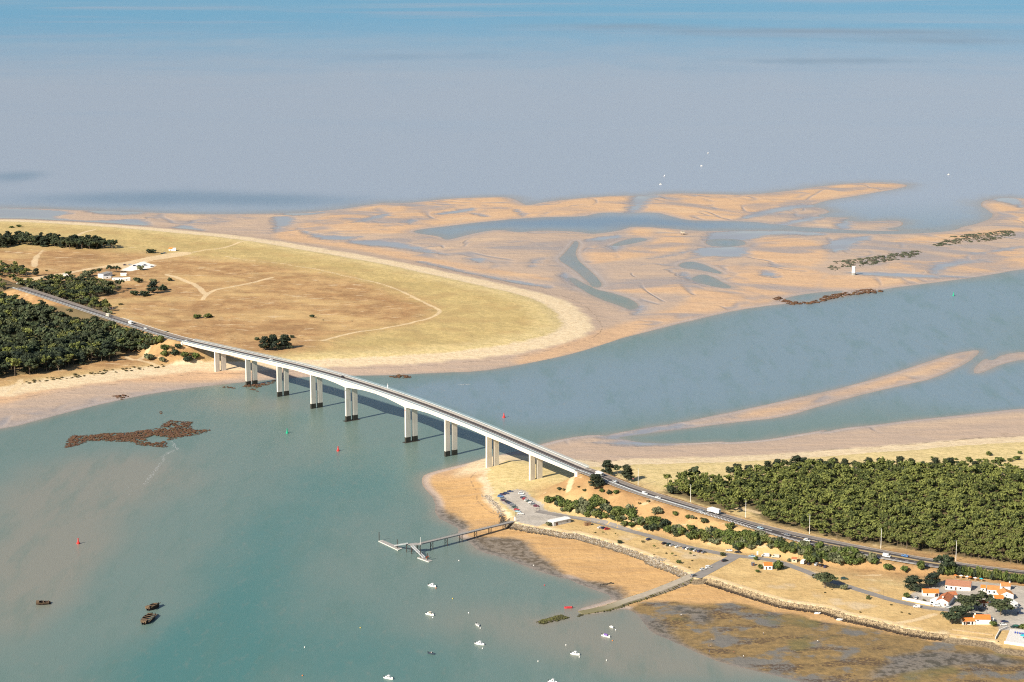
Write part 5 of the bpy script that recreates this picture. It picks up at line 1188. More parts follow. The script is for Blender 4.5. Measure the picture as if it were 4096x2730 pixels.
road_car(q0((1470,1450))[0], .50, 'motorhome', 'white', 'white motorhome on the island approach beside the heath', False, LROAD_N, LROAD_F)
road_car(q0((1660,1492))[0], .46, 'estate', 'white', 'white car leading the motorhomes towards the bridge', True, LROAD_N, LROAD_F)
road_car(q0((830,1288))[0], .3, 'hatch', 'white', 'white car framed by trees on the island road', False, LROAD_N, LROAD_F)
road_car(q2((165,325))[0], .35, 'hatch', 'silver', 'silver car just leaving the island end of the bridge', False, LROAD_N, LROAD_F)
def bridge_car(px, n_, k, c, lb, back=False):
    s = min(np.linspace(S_L, S_R, 600), key=lambda s_: (project((*bpt(s_, n_), deck_z(s_)))[0] - px[0]) ** 2)
    p = bpt(s, n_); h = math.atan2(BT[1], BT[0]) + (math.pi if back else 0)
    put_car(k, c, (p[0], p[1], deck_z(s) + .03), h, lb, 'traffic on the bridge', 'car')
bridge_car(q2((1095,550))[0], 2.8, 'hatch', 'white', 'white car on the bridge above the second pier pair')
bridge_car(q2((1550,655))[0], 2.8, 'hatch', 'black', 'black car on the bridge before the main span')
bridge_car(q2((1905,745))[0], 6.2, 'saloon', 'black', 'black car at the start of the main span', True)
for (x, y, c, lb) in [(1425,748,'plum','plum-coloured car first in the white sandy lot'), (1482,745,'silver','silver car second in the white sandy lot'), (1535,757,'navy blue','dark blue car third in the white sandy lot'), (1590,757,'bright blue','blue car fourth in the white sandy lot'), (1655,750,'navy blue','dark car near the far end of the white sandy lot'), (1735,766,'grey','grey car alone at the tip of the white sandy lot'), (1850,618,'dark green','dark car by the far hut, nearer the bridge road'), (1880,612,'grey','grey car next to the far hut')]:
    put_car('hatch', c, gp(q0((x, y))[0]), .15 + .2 * RNG.random(), lb)
# box truck
tp, th_, tr_ = on_strip(ROAD_N, ROAD_F, q4((1870,1000))[0], .60)
tk = empty('box_truck', tp, th_ + math.pi, 'white box truck with a long plain body on the main road', 'truck'); tk.rotation_euler = (0, -tr_, th_ + math.pi)
bd = MB().box(-5.2, 2.2, -1.25, 1.25, 1.0, 3.75).build('cargo_box', M_WHITE, tk)
MB().box(-5.26, -5.2, -1.15, 1.15, 1.15, 3.65).build('rear_door', mat('grey_truck_door', (.62, .62, .6), .5), bd)
cb = MB().extrude_x([(-1.15, .55), (1.15, .55), (1.15, 2.75), (-1.15, 2.75)], 2.4, 4.4).build('cab', M_WHITE, tk)
MB().box(4.38, 4.43, -1.05, 1.05, 1.65, 2.5).build('windscreen', M_GLASS, cb)
MB().box(3.3, 4.1, -1.17, 1.17, 1.6, 2.35).build('side_window', M_GLASS, cb)
MB().box(-5.1, 4.2, -.5, .5, .55, 1.0).build('chassis', M_STEEL, tk)
wt = wheel_mesh(.48, .3)
for x in (-4.0, -2.7, 3.4):
    for s in (-1, 1): lin_obj('wheel', wt, tk).location = (x, s * 1.05, .48)
# caravan and parked motorhomes
cv = empty('caravan', gp(c12((1490,560))[0]), 1.1, 'white touring caravan parked beside the kiosk', 'caravan')
b_ = loft_body([(-2.6,.45),(2.5,.45),(2.75,1.2),(2.4,2.1),(1.9,2.5),(-2.2,2.5),(-2.6,2.2)], .04, 2.2).build('body', M_WHITE, cv)
for poly in ([(1.6,1.4),(1.6,2.0),(.2,2.0),(.2,1.4)], [(-.6,1.4),(-.6,2.0),(-1.8,2.0),(-1.8,1.4)]):
    mb = MB()
    for s in (-1, 1): mb.add([(x, s * 1.09, z) for x, z in poly], [(0, 1, 2, 3)])
    mb.build('window', M_GLASS, b_)
MB().box(2.5, 4.0, -.08, .08, .45, .6).build('drawbar', M_STEEL, cv)
for s in (-1, 1): lin_obj('wheel', WHEEL[.36], cv).location = (-.2, s * 1.0, .36)
put_car('motorhome', 'white', gp(crop(3840, 2330, 9.19)((1995, 880))[0]), -1.35, 'white motorhome parked on the track behind the hamlet')
for i, (x, y, lb) in enumerate([(460,1015,'white camper roof showing through the near island wood'), (370,1010,'white camper deeper in the near island wood'), (110,935,'white camper at the edge of the near island wood')]):
    put_car('motorhome', 'white', gp(q1((x + 40, y - 560))[0]), .4 + i * .5, lb)
for (x, y, h, lb) in [(340,955,.1,'white camper in the camp site clearing, middle of three'), (225,965,.6,'white camper in the camp site clearing, nearest the frame edge'), (480,965,.3,'white camper in the camp site clearing, nearest the sandy track'), (750,862,.1,'white camper parked along the sandy track')]:
    put_car('motorhome', 'white', gp(q0((x, y + 10))[0]), h, lb)

# ------------------------------------------------------------------ lamp masts and signs
def lamp_mast(px, h, lb):
    p = gp(px); o = empty('street_lamp', p, math.atan2(-BN[1], -BN[0]), lb, 'street lamp', 'lamp masts along the main road')
    MB().bar((0, 0, -.3), (0, 0, h), .20, 8, .13).build('mast', M_WHITE, o)
    MB().bar((0, 0, h - .1), (1.1, 0, h + .1), .06, 6).build('bracket', M_GREYST, o)
    MB().box(.9, 1.9, -.17, .17, h + .04, h + .2).build('lamp_head', M_GREYST, o)
for i, (px, h) in enumerate(zip(q4((1005,705),(1602,893),(2230,1072)) + q5((1533,1245)) + q6((705,1410),(1560,1556)), (13.6, 13.8, 13.8, 13.8, 13.8, 14.0))):
    lamp_mast(px, h, f'tall pale lamp mast beside the pine wood, {NTH[i]} counting from the bridge')
def post_sign(px, h, w, hh, m, lb, name='road_sign', two=False):
    p = gp(px); o = empty(name, p, 0, lb, 'sign'); mb = MB().bar((0, 0, -.3), (0, 0, h), .07, 6)
    if two: mb.bar((w * .8, 0, -.3), (w * .8, 0, h), .07, 6)
    mb.build('post', M_GREYST, o); MB().box(-w * .1 if two else -w / 2, w * .9 if two else w / 2, -.09, -.03 if not two else -.08, h - hh, h).build('panel', m, o)
post_sign(q4((948,650))[0], 3.0, 1.2, 1.1, mat('red_white_sign', (.62, .25, .27), .5), 'small reddish road sign on a post below the pointed cypress')
post_sign(q4((130,998))[0], 2.6, 1.8, 1.7, M_WHITE, 'white notice board at the foot of the thicket by the shore road', two=True)
post_sign(c12((408,440))[0], 5.0, 1.1, 2.6, M_WHITE, 'tall white banner sign at the road junction')
post_sign(c4((775,1310))[0], 3.4, .9, 2.8, M_WHITE, 'tall white panel at the head of the jetty')
def gantry(px, px2, h, lb):
    a, b = gp(px), gp(px2); o = empty('height_barrier', a, 0, lb, 'barrier'); d = b - a
    for v in (Vector((0, 0, 0)), d): MB().bar(v + Vector((0, 0, -.3)), v + Vector((0, 0, h)), .10, 6).build('post', M_STEEL, o)
    MB().beam((0, 0, h), d + Vector((0, 0, h)), .14, .14).build('crossbar', M_STEEL, o)
gantry(c4((1448,1020))[0], c4((1562,985))[0], 2.6, 'dark height barrier frame at the car park entrance')
gantry(c4((805,1185))[0], c4((845,1190))[0], 4.0, 'dark twin posts with a bar near the jetty head')
for i, (x, y) in enumerate(q7((730,635),(250,455),(1912,790)) + c12((1372,470),)):
    o = empty('utility_pole', gp((x, y)), 0, ('thin wooden pole beside the shore lane below the hamlet', 'thin pole in the shade of the windswept tree', 'thin pole rising over the orange garden house', 'thin pole beside the kiosk')[i], 'pole')
    MB().bar((0, 0, -.3), (0, 0, 7.0 if i != 1 else 5), .09, 6, .06).build('shaft', M_BARK, o); MB().beam((-.5, 0, 6.6 if i != 1 else 4.7), (.5, 0, 6.6 if i != 1 else 4.7), .08, .08).build('crossarm', M_BARK, o)

# ------------------------------------------------------------------ buildings
M_WALLW = mat('white_rendered_wall', (0.84, 0.82, 0.78), 0.8, 0.03, 0.4, col2=(0.78, 0.755, 0.71))
def tile_mat(name, c, c2):
    g = NG(name); tc = g.t.nodes.new('ShaderNodeTexCoord').outputs['Object']
    w = g.t.nodes.new('ShaderNodeTexWave'); g.link(tc, w.inputs[0]); w.inputs['Scale'].default_value = 2.2; w.bands_direction = 'X'
    w.inputs['Distortion'].default_value = .6
    col = g.mix(g.ss(g.noise(0.9, 4, .65, tc), .35, .7), c, c2)
    col = g.mix(g.mul(g.ss(w.outputs['Fac'], .1, .5), .0), col, c2)
    g.bump(w.outputs['Fac'], .5, .12)
    return g.done(col, .85, .2)
M_ORANGE = tile_mat('orange_roof_tiles', (0.74, 0.25, 0.055), (0.62, 0.20, 0.05)); M_TERRA = tile_mat('terracotta_roof_tiles', (0.52, 0.19, 0.085), (0.42, 0.15, 0.075))
M_BROWNT = tile_mat('brown_roof_tiles', (0.42, 0.205, 0.125), (0.34, 0.165, 0.105)); M_TANT = tile_mat('tan_roof_tiles', (0.64, 0.285, 0.10), (0.52, 0.22, 0.08))
M_SHUT = mat('blue_grey_shutter', (0.20, 0.27, 0.32), .6); M_DOOR = mat('brown_door', (0.16, 0.08, 0.05), .6)
M_GREYROOF = mat('grey_flat_roof', (0.33, 0.31, 0.29), .9)
def house(pl, pr, depth, h, rise, roofm, lb, gable='front_eaves', wins=(), doors=(), chim=None, name='house', cat='house', over=.28, wallm=None, base=None):
    """pl, pr: photo pixels of the two lower corners of the wall that faces the bay; x runs along it, y goes inland"""
    a, b = gp(pl), gp(pr); L = math.hypot(b.x - a.x, b.y - a.y); rz = math.atan2(b.y - a.y, b.x - a.x); z0 = min(a.z, b.z) if base is None else base
    o = empty(name, (a.x, a.y, z0), rz, lb, cat); mb = MB()
    wallm = wallm or M_WALLW
    if gable == 'flat':
        mb.box(0, L, 0, depth, -1.0, h).build('wall', wallm, o); MB().box(.25, L - .25, .25, depth - .25, h - .02, h + .05).build('roof', roofm, o)
    elif gable == 'front_eaves':
        w_ = mb.extrude_x([(0, -1), (depth, -1), (depth, h), (depth / 2, h + rise), (0, h)], 0, L).build('wall', wallm, o); t = .16; k = rise / (depth / 2)
        r_ = MB().extrude_x([(-over, h - over * k + .03), (depth / 2, h + rise + .03), (depth + over, h - over * k + .03), (depth + over, h - over * k + .03 + t), (depth / 2, h + rise + .03 + t), (-over, h - over * k + .03 + t)], -over * .6, L + over * .6).build('roof', roofm, o)
        MB().beam((-over * .6, depth / 2, h + rise + .2), (L + over * .6, depth / 2, h + rise + .2), .3, .14).build('ridge', roofm, r_)
        if chim is not None: MB().box(chim * L - .35, chim * L + .35, depth * .5 - .3, depth * .5 + .3, h + rise * .6, h + rise + 1.0).build('chimney', wallm, r_)
    else:
        # gable end faces the bay, ridge runs inland
        n_ = [(0, -1), (L, -1), (L, h), (L / 2, h + rise), (0, h)]
        mb.add([(x, 0, z) for x, z in n_] + [(x, depth, z) for x, z in n_], [(0, 1, 2, 3, 4)[::1], (9, 8, 7, 6, 5)] + [(i, 5 + i, 5 + (i + 1) % 5, (i + 1) % 5) for i in range(5)]); mb.build('wall', wallm, o)
        t = .16; k = rise / (L / 2); pr_ = [(-over, h - over * k + .03), (L / 2, h + rise + .03), (L + over, h - over * k + .03), (L + over, h - over * k + .03 + t), (L / 2, h + rise + .03 + t), (-over, h - over * k + .03 + t)]
        rb = MB(); rb.add([(x, -over * .5, z) for x, z in pr_] + [(x, depth + over * .5, z) for x, z in pr_], [tuple(range(6)), tuple(range(6, 12))[::-1]] + [(i, 6 + i, 6 + (i + 1) % 6, (i + 1) % 6) for i in range(6)])
        r_ = rb.build('roof', roofm, o); MB().beam((L / 2, -over * .5, h + rise + .2), (L / 2, depth + over * .5, h + rise + .2), .3, .14).build('ridge', roofm, r_)
        if chim is not None: MB().box(L * .5 - .35, L * .5 + .35, chim * depth - .35, chim * depth + .35, h + rise * .6, h + rise + 1.0).build('chimney', wallm, r_)
    for (x, z, ww, hh) in wins:
        f_ = MB().box(x * L - ww / 2 - .08, x * L + ww / 2 + .08, -.05, .02, z - .08, z + hh + .08).build('window', M_SHUT if ww < 1.3 else M_WHITE, o)
        MB().box(x * L - ww / 2, x * L + ww / 2, -.075, -.05, z, z + hh).build('pane', M_GLASS, f_)
    for (x, ww, hh) in doors:
        f_ = MB().box(x * L - ww / 2, x * L + ww / 2, -.06, .02, 0, hh).build('door', M_DOOR, o)
        MB().box(x * L + ww * .3, x * L + ww * .4, -.10, -.06, hh * .48, hh * .54).build('handle', M_GREYST, f_)
    return o
c6 = crop(3640, 2300, 7.84); c7 = crop(3840, 2330, 9.19); c8 = crop(3800, 2430, 7.92)
house(*c6((405,672), (905,700)), 6.2, 2.6, 1.5, M_ORANGE, 'white house with a bright orange roof behind the garden wall', wins=((.28, .9, .9, 1.2), (.86, .3, .7, 1.9), (.93, .3, .7, 1.9)), doors=((.78, 1.0, 2.0),))
house(*c6((815,960), (1195,1010)), 13.5, 3.0, 1.9, M_TERRA, 'white gable-fronted house with a terracotta roof right on the lane', 'gable', wins=((.25, 1.0, .9, 1.0),), doors=((.75, 1.0, 2.0),), chim=.12)
house(*c6((628,905), (820,950)), 7.0, 2.6, .35, M_WALLW, 'low flat white annex against the gable-fronted house', 'flat', wins=((.35, .7, 1.6, 1.0),))
house(*c6((1240,760), (1480,740)), 5.5, 2.4, 1.2, M_TERRA, 'small terracotta-roofed wing behind the gable-fronted house', wins=((.5, .8, .9, 1.1),))
house(*c6((1100,455), (1895,515)), 8.4, 2.9, 2.3, M_BROWNT, 'long white house with a brown tiled roof near the hedge', wins=((.05, .8, 1.0, 1.2), (.24, .8, 1.0, 1.2), (.6, .9, .9, 1.1)), doors=((.42, 1.0, 2.0),))
house(*c8((790,545), (1285,545)), 7.0, 3.3, 1.6, M_ORANGE, 'white garden house with a large orange roof above the retaining wall', wins=((.14, 2.3, .4, .5), (.21, 2.3, .4, .5)), chim=.04)
house(*c8((405,560), (790,552)), 5.0, 2.3, 1.2, M_ORANGE, 'orange-roofed veranda wing of the garden house', wins=((.14, .2, 1.0, 1.7), (.47, .4, 1.7, 1.4), (.78, .2, .9, 1.7)), doors=((.31, .8, 1.9),), chim=.97)
house(*c8((1200,500), (1390,490)), 4.0, 2.6, .3, M_WALLW, 'plain white shed at the end of the garden house', 'flat', doors=((.5, .9, 2.0),))
house(*c7((985,425), (1430,458)), 6.0, 3.0, 1.6, M_TANT, 'white house with a tan roof in the second row of the hamlet', wins=((.2, .9, .9, 1.1), (.6, .9, .9, 1.1)))
house(*c7((1515,285), (1850,290)), 4.8, 2.6, 1.4, M_TANT, 'small tan-roofed house with a chimney at the back of the hamlet', wins=((.18, 1.2, .5, .8), (.28, 1.2, .5, .8)), chim=.96)
house(*c7((1440,640), (1960,640)), 7.5, 3.2, 1.9, M_TANT, 'white gable house with a tan roof at the track behind the hamlet', 'gable', wins=((.5, 2.6, .5, .6),))
house(*c7((1270,735), (1610,735)), 4.6, 2.5, 1.3, M_ORANGE, 'little house with an orange roof behind the courtyard pine', wins=((.18, .7, .7, 1.3), (.42, .9, .7, 1.0), (.58, .9, .7, 1.0)))
house(*c7((740,890), (1030,880)), 4.4, 2.2, 1.0, M_TERRA, 'low red-roofed outbuilding under the big middle pine', doors=((.5, 1.2, 1.9),))
house(*c7((760,330), (935,345)), 4.0, 2.4, 1.1, M_ORANGE, 'small orange-roofed lean-to behind the dark tree', wins=((.5, .9, .8, .9),))
house(*c12((560,700), (760,705)), 7.0, 2.7, 1.0, M_ORANGE, 'white cabin with a shallow orange roof between clipped bushes', wins=((.7, .7, 1.2, 1.0),), doors=((.3, .9, 2.0),), name='cabin', cat='cabin')
house(*c12((1212,530), (1335,538)), 2.6, 2.4, .6, M_TERRA, 'tiny cream kiosk with a red roof beside the caravan', wins=((.5, 1.0, 1.0, .7),), name='kiosk', cat='kiosk', wallm=mat('cream_wall', (.68, .58, .42), .8))
house(*c12((285,620), (345,618)), 2.4, 2.2, .1, M_GREYROOF, 'dark blue-grey storage container beside the white cabin', 'flat', name='container', cat='container', wallm=mat('container_paint', (.11, .125, .17), .6), doors=((.5, 1.0, 2.0),))
house(*q4((402,1155), (468,1148)), 2.8, 2.2, .2, mat('brown_flat_roof', (.30, .20, .12), .9), 'small brown wooden hut on the dry lawn by the shore road', 'flat', name='hut', cat='hut', wallm=mat('brown_planks', (.27, .165, .09), .8), doors=((.4, .9, 1.9),))
h_ = house(*q4((40,1158), (235,1115)), 6.4, 2.9, .5, M_WHITE, 'long white marquee hall beside the jetty head', name='hall', cat='hall', wallm=mat('shaded_white_cladding', (.60, .60, .60), .7), wins=((.8, 1.2, 1.6, .8),), doors=((.2, 1.6, 2.2),))  # white wall; its shade is put into the grey of the cladding
c10 = crop(330, 1040, 7.84); c11 = crop(600, 960, 9.8)
house(*c10((655,570), (940,500)), 7.5, 4.6, .2, M_GREYROOF, 'large flat-roofed white building at the edge of the island scrub', 'flat', name='hall', cat='building', wins=((.3, 2.6, 1.2, 1.0), (.7, 2.6, 1.2, 1.0)), doors=((.5, 1.4, 2.4),))
house(*c10((640,600), (905,585)), 5.0, 2.4, .2, mat('light_flat_roof', (.6, .58, .55), .8), 'low white annex in front of the large flat-roofed building', 'flat', wins=((.5, 1.0, 1.4, .9),))
house(*c10((925,640), (1260,650)), 6.0, 2.6, .2, mat('light_flat_roof', (.6, .58, .55), .8), 'grey-white terrace building beside the large flat-roofed one', 'flat', wins=((.2, 1.0, 1.2, .9), (.7, 1.0, 1.2, .9)))
house(*c10((1275,680), (1500,655)), 3.6, 3.0, .9, M_WHITE, 'small white pavilion with a pale roof on the heath edge', wins=((.5, 1.0, 1.0, 1.0),), name='pavilion', cat='pavilion')
house(*c10((1190,500), (1375,500)), 4.0, 1.9, .8, M_WHITE, 'rounded white tent behind the terrace building', name='tent', cat='tent')
house(*c10((855,1565), (955,1560)), 3.0, 2.2, .3, M_BROWNT, 'little white shed at the end of the wood above the island road', name='shed', cat='shed', doors=((.5, .8, 1.8),))
house(*c11((735,430), (885,440)), 4.2, 2.5, 1.0, M_ORANGE, 'lone white hut with an orange roof far out on the heath', name='hut', cat='hut', doors=((.5, .9, 1.9),), wins=((.2, 1.0, .6, .7),))
house(*c11((890,440), (1010,440)), 3.0, 3.6, .6, M_WALLW, 'narrow white lookout block attached to the lone far hut', 'flat', name='lookout', cat='building', wins=((.5, 2.2, .8, .8),))
# garden and retaining walls of the hamlet
def wall_line(name, pts_px, h, t, m, lb, z=None):
    P_ = [gp(p_) for p_ in pts_px]; o = empty(name, P_[0], 0, lb, 'wall'); mb = MB()
    for a, b in zip(P_[:-1], P_[1:]): mb.beam(a + Vector((0, 0, h / 2 - .4)), b + Vector((0, 0, h / 2 - .4)), t, h + .8)
    part_at(o, 'masonry', mb, m); mb = MB()
    for a, b in zip(P_[:-1], P_[1:]): mb.beam(a + Vector((0, 0, h + .06)), b + Vector((0, 0, h + .06)), t + .1, .1)
    part_at(o, 'coping', mb, m)
wall_line('garden_wall', q7((950,625),(1100,655),(1270,690)), 1.5, .3, M_WALLW, 'white garden wall along the shore lane')
M_STONE = mat('sandy_stone_wall', (0.46, 0.35, 0.22), .9, .12, 1.2, col2=(.34, .25, .15))
wall_line('retaining_wall', q7((1490,1030),(1700,1055),(2000,1095),(2040,1110)), .9, .5, M_STONE, 'sandy stone retaining wall below the garden house lawn')
wall_line('garden_wall', q7((1520,975),(1750,1005),(1985,1035)), .7, .3, M_STONE, 'low sandy garden wall across the lawn of the garden house')
wall_line('terrace_wall', q7((2110,1125),(2338,1160),(2460,1180)), 1.3, .35, M_WALLW, 'white terrace wall above the beach at the picture corner')
wall_line('ramp_wall', q7((2010,1080),(2060,990),(2150,950)), 1.2, .3, M_WALLW, 'white wall beside the beach ramp next to the terrace')
# terrace with loungers and parasols
tz = [gp(p_) for p_ in q7((2125,1100),(2480,1150),(2500,985),(2180,960))]
pad = MB().add([(p_.x, p_.y, p_.z + .12) for p_ in tz] + [(p_.x, p_.y, p_.z - .6) for p_ in tz], [(0, 1, 2, 3), (0, 4, 5, 1), (1, 5, 6, 2), (2, 6, 7, 3), (3, 7, 4, 0)]).build('terrace_paving', mat('white_terrace_paving', (.74, .70, .66), .8))
tag(pad, kind='structure')
M_BLUEF = mat('blue_fabric', (.05, .09, .42), .8); M_TURQ = mat('turquoise_fabric', (.04, .50, .58), .8); M_GREENF = mat('green_fabric', (.03, .12, .09), .8)
for i, (x, y) in enumerate(q7((2235,1010),(2262,1014),(2288,1018),(2312,1022),(2334,1026))):
    o = empty('sun_lounger', gp((x, y)) + Vector((0, 0, .12)), 1.2, f'blue sun lounger, {NTH[i]} from the ramp on the white terrace', 'lounger', 'blue loungers on the terrace')
    MB().box(-.9, .35, -.3, .3, .28, .38).build('seat', M_BLUEF, o); MB().beam((.35, 0, .33), (.85, 0, .85), .6, .08).build('backrest', M_BLUEF, o)
    for sx in (-.8, .3):
        for sy in (-.25, .25): MB().bar((sx, sy, 0), (sx, sy, .3), .03, 4).build('leg', M_WHITE, o)
def parasol(px, r, m, lb):
    o = empty('parasol', gp(px) + Vector((0, 0, .1)), 0, lb, 'parasol'); n = 8; mb = MB()
    mb.add([(0, 0, 2.7)] + [(r * math.cos(6.283 * i / n), r * math.sin(6.283 * i / n), 2.15) for i in range(n)], [(0, 1 + i, 1 + (i + 1) % n) for i in range(n)]); mb.build('canopy', m, o)
    MB().bar((0, 0, 0), (0, 0, 2.75), .04, 6).build('pole', M_WHITE, o); MB().bar((0, 0, 0), (0, 0, .12), .35, 8).build('base', M_GREYST, o)
parasol(q7((2330,1075))[0], 2.1, M_TURQ, 'turquoise parasol on the white terrace'); parasol(q7((2245,960))[0], 1.9, M_GREENF, 'dark green parasol on the terrace forecourt')
for i, (x, y) in enumerate(q7((1555,385),(1690,400),(1720,405),(1780,415),(1850,425),(1620,390))):
    parasol((x, y), 1.3, (M_ORANGE, M_WHITE, M_ORANGE, M_WHITE, M_TURQ, M_WHITE)[i], ('orange', 'white', 'orange', 'white', 'turquoise', 'white')[i] + f' garden parasol in front of the hedge, {NTH[(0,2,3,4,5,1)[i]]} from the long house')

# ------------------------------------------------------------------ jetty with pontoons
M_DECK = mat('grey_weathered_planks', (.36, .34, .32), .9, .1, 1.5); M_PONT = mat('pale_pontoon', (.66, .64, .58), .8, .08, .6); M_PILE = mat('dark_timber_pile', (.085, .07, .062), .9)
M_ALU = mat('pale_aluminium', (.55, .56, .57), .45, spec=.5, metal=.2)
c5 = crop(1500, 2060, 7.84)
ZJ = 6.2
jr = Vector((*unp(p2((1720,388))[0], 5.2), 5.2)); jh = Vector((*unp(c5((1380,905))[0], ZJ), ZJ)); je = Vector((*unp(c5((1060,925))[0], ZJ), ZJ))
jetty = empty('jetty', (jr.x, jr.y, hz(jr.x, jr.y)), 0, 'long grey timber jetty on braced piles running out from the car park', 'jetty')
jd = (jh - jr).normalized(); jl = (jh - jr).length; jn = Vector((-jd.y, jd.x, 0)).normalized()
if jn.y < 0: jn = -jn
mb = MB()
nseg = 34
for i in range(nseg):
    a, b = jr + (jh - jr) * (i / nseg), jr + (jh - jr) * ((i + .985) / nseg); mb.beam(a, b, 3.0, .22)
part_at(jetty, 'walkway_deck', mb, M_DECK)
for s in (-1, 1):
    mb = MB(); part = jn * (s * 1.35)
    mb.beam(jr + part - Vector((0, 0, .35)), jh + part - Vector((0, 0, .35)), .25, .55); part_at(jetty, 'edge_beam', mb, M_GREYST); mb = MB()
    for i in range(nseg + 1): q = jr + (jh - jr) * (i / nseg) + jn * (s * 1.42); mb.bar(q, q + Vector((0, 0, 1.0)), .035, 4)
    for hgt in (.5, 1.0): mb.beam(jr + jn * (s * 1.42) + Vector((0, 0, hgt)), jh + jn * (s * 1.42) + Vector((0, 0, hgt)), .05, .05)
    part_at(jetty, 'handrail', mb, M_GREYST)
# head platform
pd = (je - jh).normalized(); hp = []
mb = MB(); half = 3.1
mb.add([tuple(jh - jn * half * .9 + Vector((0, 0, z))) for z in (0, -.35)] + [tuple(jh + jn * half + Vector((0, 0, z))) for z in (0, -.35)] + [tuple(je + jn * half * .55 + Vector((0, 0, z))) for z in (0, -.35)] + [tuple(je - jn * half * .9 + Vector((0, 0, z))) for z in (0, -.35)],
       [(0, 2, 4, 6), (7, 5, 3, 1), (0, 1, 3, 2), (2, 3, 5, 4), (4, 5, 7, 6), (6, 7, 1, 0)])
part_at(jetty, 'head_platform', mb, M_DECK)
def bent(c_, wdt, lbm=M_PILE):
    zb = min(-2.5, 0); a, b = c_ - jn * wdt, c_ + jn * wdt
    for q in (a, b): part_at(jetty, 'pile', MB().bar((q.x, q.y, zb), (q.x, q.y, c_.z - .2), .24, 8), lbm)
    mb = MB(); mb.bar((a.x, a.y, .8), (b.x, b.y, c_.z - 1.0), .09, 5).bar((b.x, b.y, .8), (a.x, a.y, c_.z - 1.0), .09, 5).beam((a.x, a.y, c_.z - .55), (b.x, b.y, c_.z - .55), .3, .3)
    part_at(jetty, 'cross_brace', mb, lbm)
for k in (.10, .255, .41, .565, .72, .87, 1.0): bent(jr + (jh - jr) * k, 1.3)
for k in (.45, 1.0): bent(jh + (je - jh) * k, 2.6)
q = jh - jn * 1.5; part_at(jetty, 'mast', MB().bar((q.x, q.y, ZJ), (q.x, q.y, ZJ + 5.0), .12, 6), M_WHITE)
def pontoon(px_list, lb, piles):
    P_ = [Vector((*unp(p_, .55), .55)) for p_ in px_list]; c_ = sum(P_, Vector()) / len(P_); o = empty('pontoon', (c_.x, c_.y, 0), 0, lb, 'pontoon'); n = len(P_)
    mb = MB(); mb.add([(p_.x, p_.y, .5) for p_ in P_] + [(p_.x, p_.y, -.35) for p_ in P_], [tuple(range(n))] + [(i, i + n, (i + 1) % n + n, (i + 1) % n) for i in range(n)]); part_at(o, 'float', mb, M_PONT)
    mb = MB(); Q = [c_ + (p_ - c_) * .93 for p_ in P_]; mb.add([(p_.x, p_.y, .56) for p_ in Q] + [(p_.x, p_.y, .5) for p_ in Q], [tuple(range(n))] + [(i, i + n, (i + 1) % n + n, (i + 1) % n) for i in range(n)]); part_at(o, 'deck', mb, M_DECK)
    for p_, h in piles:
        x, y = unp(p_, .5); part_at(o, 'mooring_pile', MB().bar((x, y, -3), (x, y, h), .26, 8), M_PILE)
    return o
pontoon(c5((105,815),(720,1105),(860,1045),(240,790)), 'large floating pontoon at the far end of the jetty', ((c5((130,800))[0], 6.4), (c5((700,1045))[0], 6.6)))
pontoon(c5((1325,1340),(1680,1470),(1800,1435),(1440,1305)), 'small floating pontoon at the foot of the steep gangway', ((c5((1425,1345))[0], 5.2), (c5((1645,1420))[0], 5.2)))
def gangway(a, b, w_, lb):
    o = empty('gangway', (b.x, b.y, b.z), 0, lb, 'gangway'); part_at(o, 'tread', MB().beam(a, b, w_, .12), M_ALU); d = (b - a).normalized(); s_ = Vector((-d.y, d.x, 0)).normalized() * (w_ / 2)
    for sg in (-1, 1):
        mb = MB().beam(a + s_ * sg + Vector((0, 0, 1.05)), b + s_ * sg + Vector((0, 0, 1.05)), .12, .12).beam(a + s_ * sg + Vector((0, 0, .5)), b + s_ * sg + Vector((0, 0, .5)), .06, .45)
        for i in range(9): q_ = a + (b - a) * (i / 8) + s_ * sg; mb.bar(q_, q_ + Vector((0, 0, 1.05)), .05, 4)
        part_at(o, 'side_truss', mb, M_ALU)
gangway(Vector((*unp(c5((1150,985))[0], ZJ), ZJ)), Vector((*unp(c5((1545,1365))[0], .7), .7)), 1.7, 'steep grey gangway down to the small pontoon')
gangway(Vector((*unp(c5((1000,925))[0], ZJ), ZJ)), Vector((*unp(c5((640,985))[0], .8), .8)), 1.6, 'pale gangway down to the large pontoon')

# ------------------------------------------------------------------ slipway, revetments, rocks
def rock_arrays(rng, P, zs, size, flat=.6):
    Vs, Fs = [], []; base = 0
    for (x, y), z in zip(P, zs):
        s = size * (.35 + 1.5 * rng.rand() ** 2.2); v = ICO1 * (1 + .26 * rng.randn(len(ICO1), 1)) * np.array([s * (.8 + .5 * rng.rand()), s * (.8 + .5 * rng.rand()), s * flat])
        a = rng.rand() * 6.283; R = np.array([[math.cos(a), -math.sin(a), 0], [math.sin(a), math.cos(a), 0], [0, 0, 1]])
        Vs.append(v @ R.T + np.array([x, y, z])); Fs.append(ICO1F + base); base += len(v)
    return np.concatenate(Vs), np.concatenate(Fs)
def rock_mat(name, top, low, zlo, zhi, spots_=None):
    g = NG(name); z = g.t.nodes.new('ShaderNodeSeparateXYZ'); g.link(g.P, z.inputs[0])
    n1 = g.noise(.55, 4, .65); c = g.mix(g.ss(n1, .3, .7), top, tuple(t * .62 for t in top))
    if spots_: c = g.mix(g.ss(g.noise(.35, 3), .5, .62), c, spots_)
    lowc = g.mix(g.ss(n1, .35, .65), low, tuple(t * .5 for t in low))
    c = g.mix(g.ss(g.add(z.outputs[2], g.mul(g.add(n1, -.5), 1.2)), zlo, zhi), lowc, c)
    g.bump(g.noise(1.5, 4, .7), .6, .3)
    return g.done(c, .9, .25)
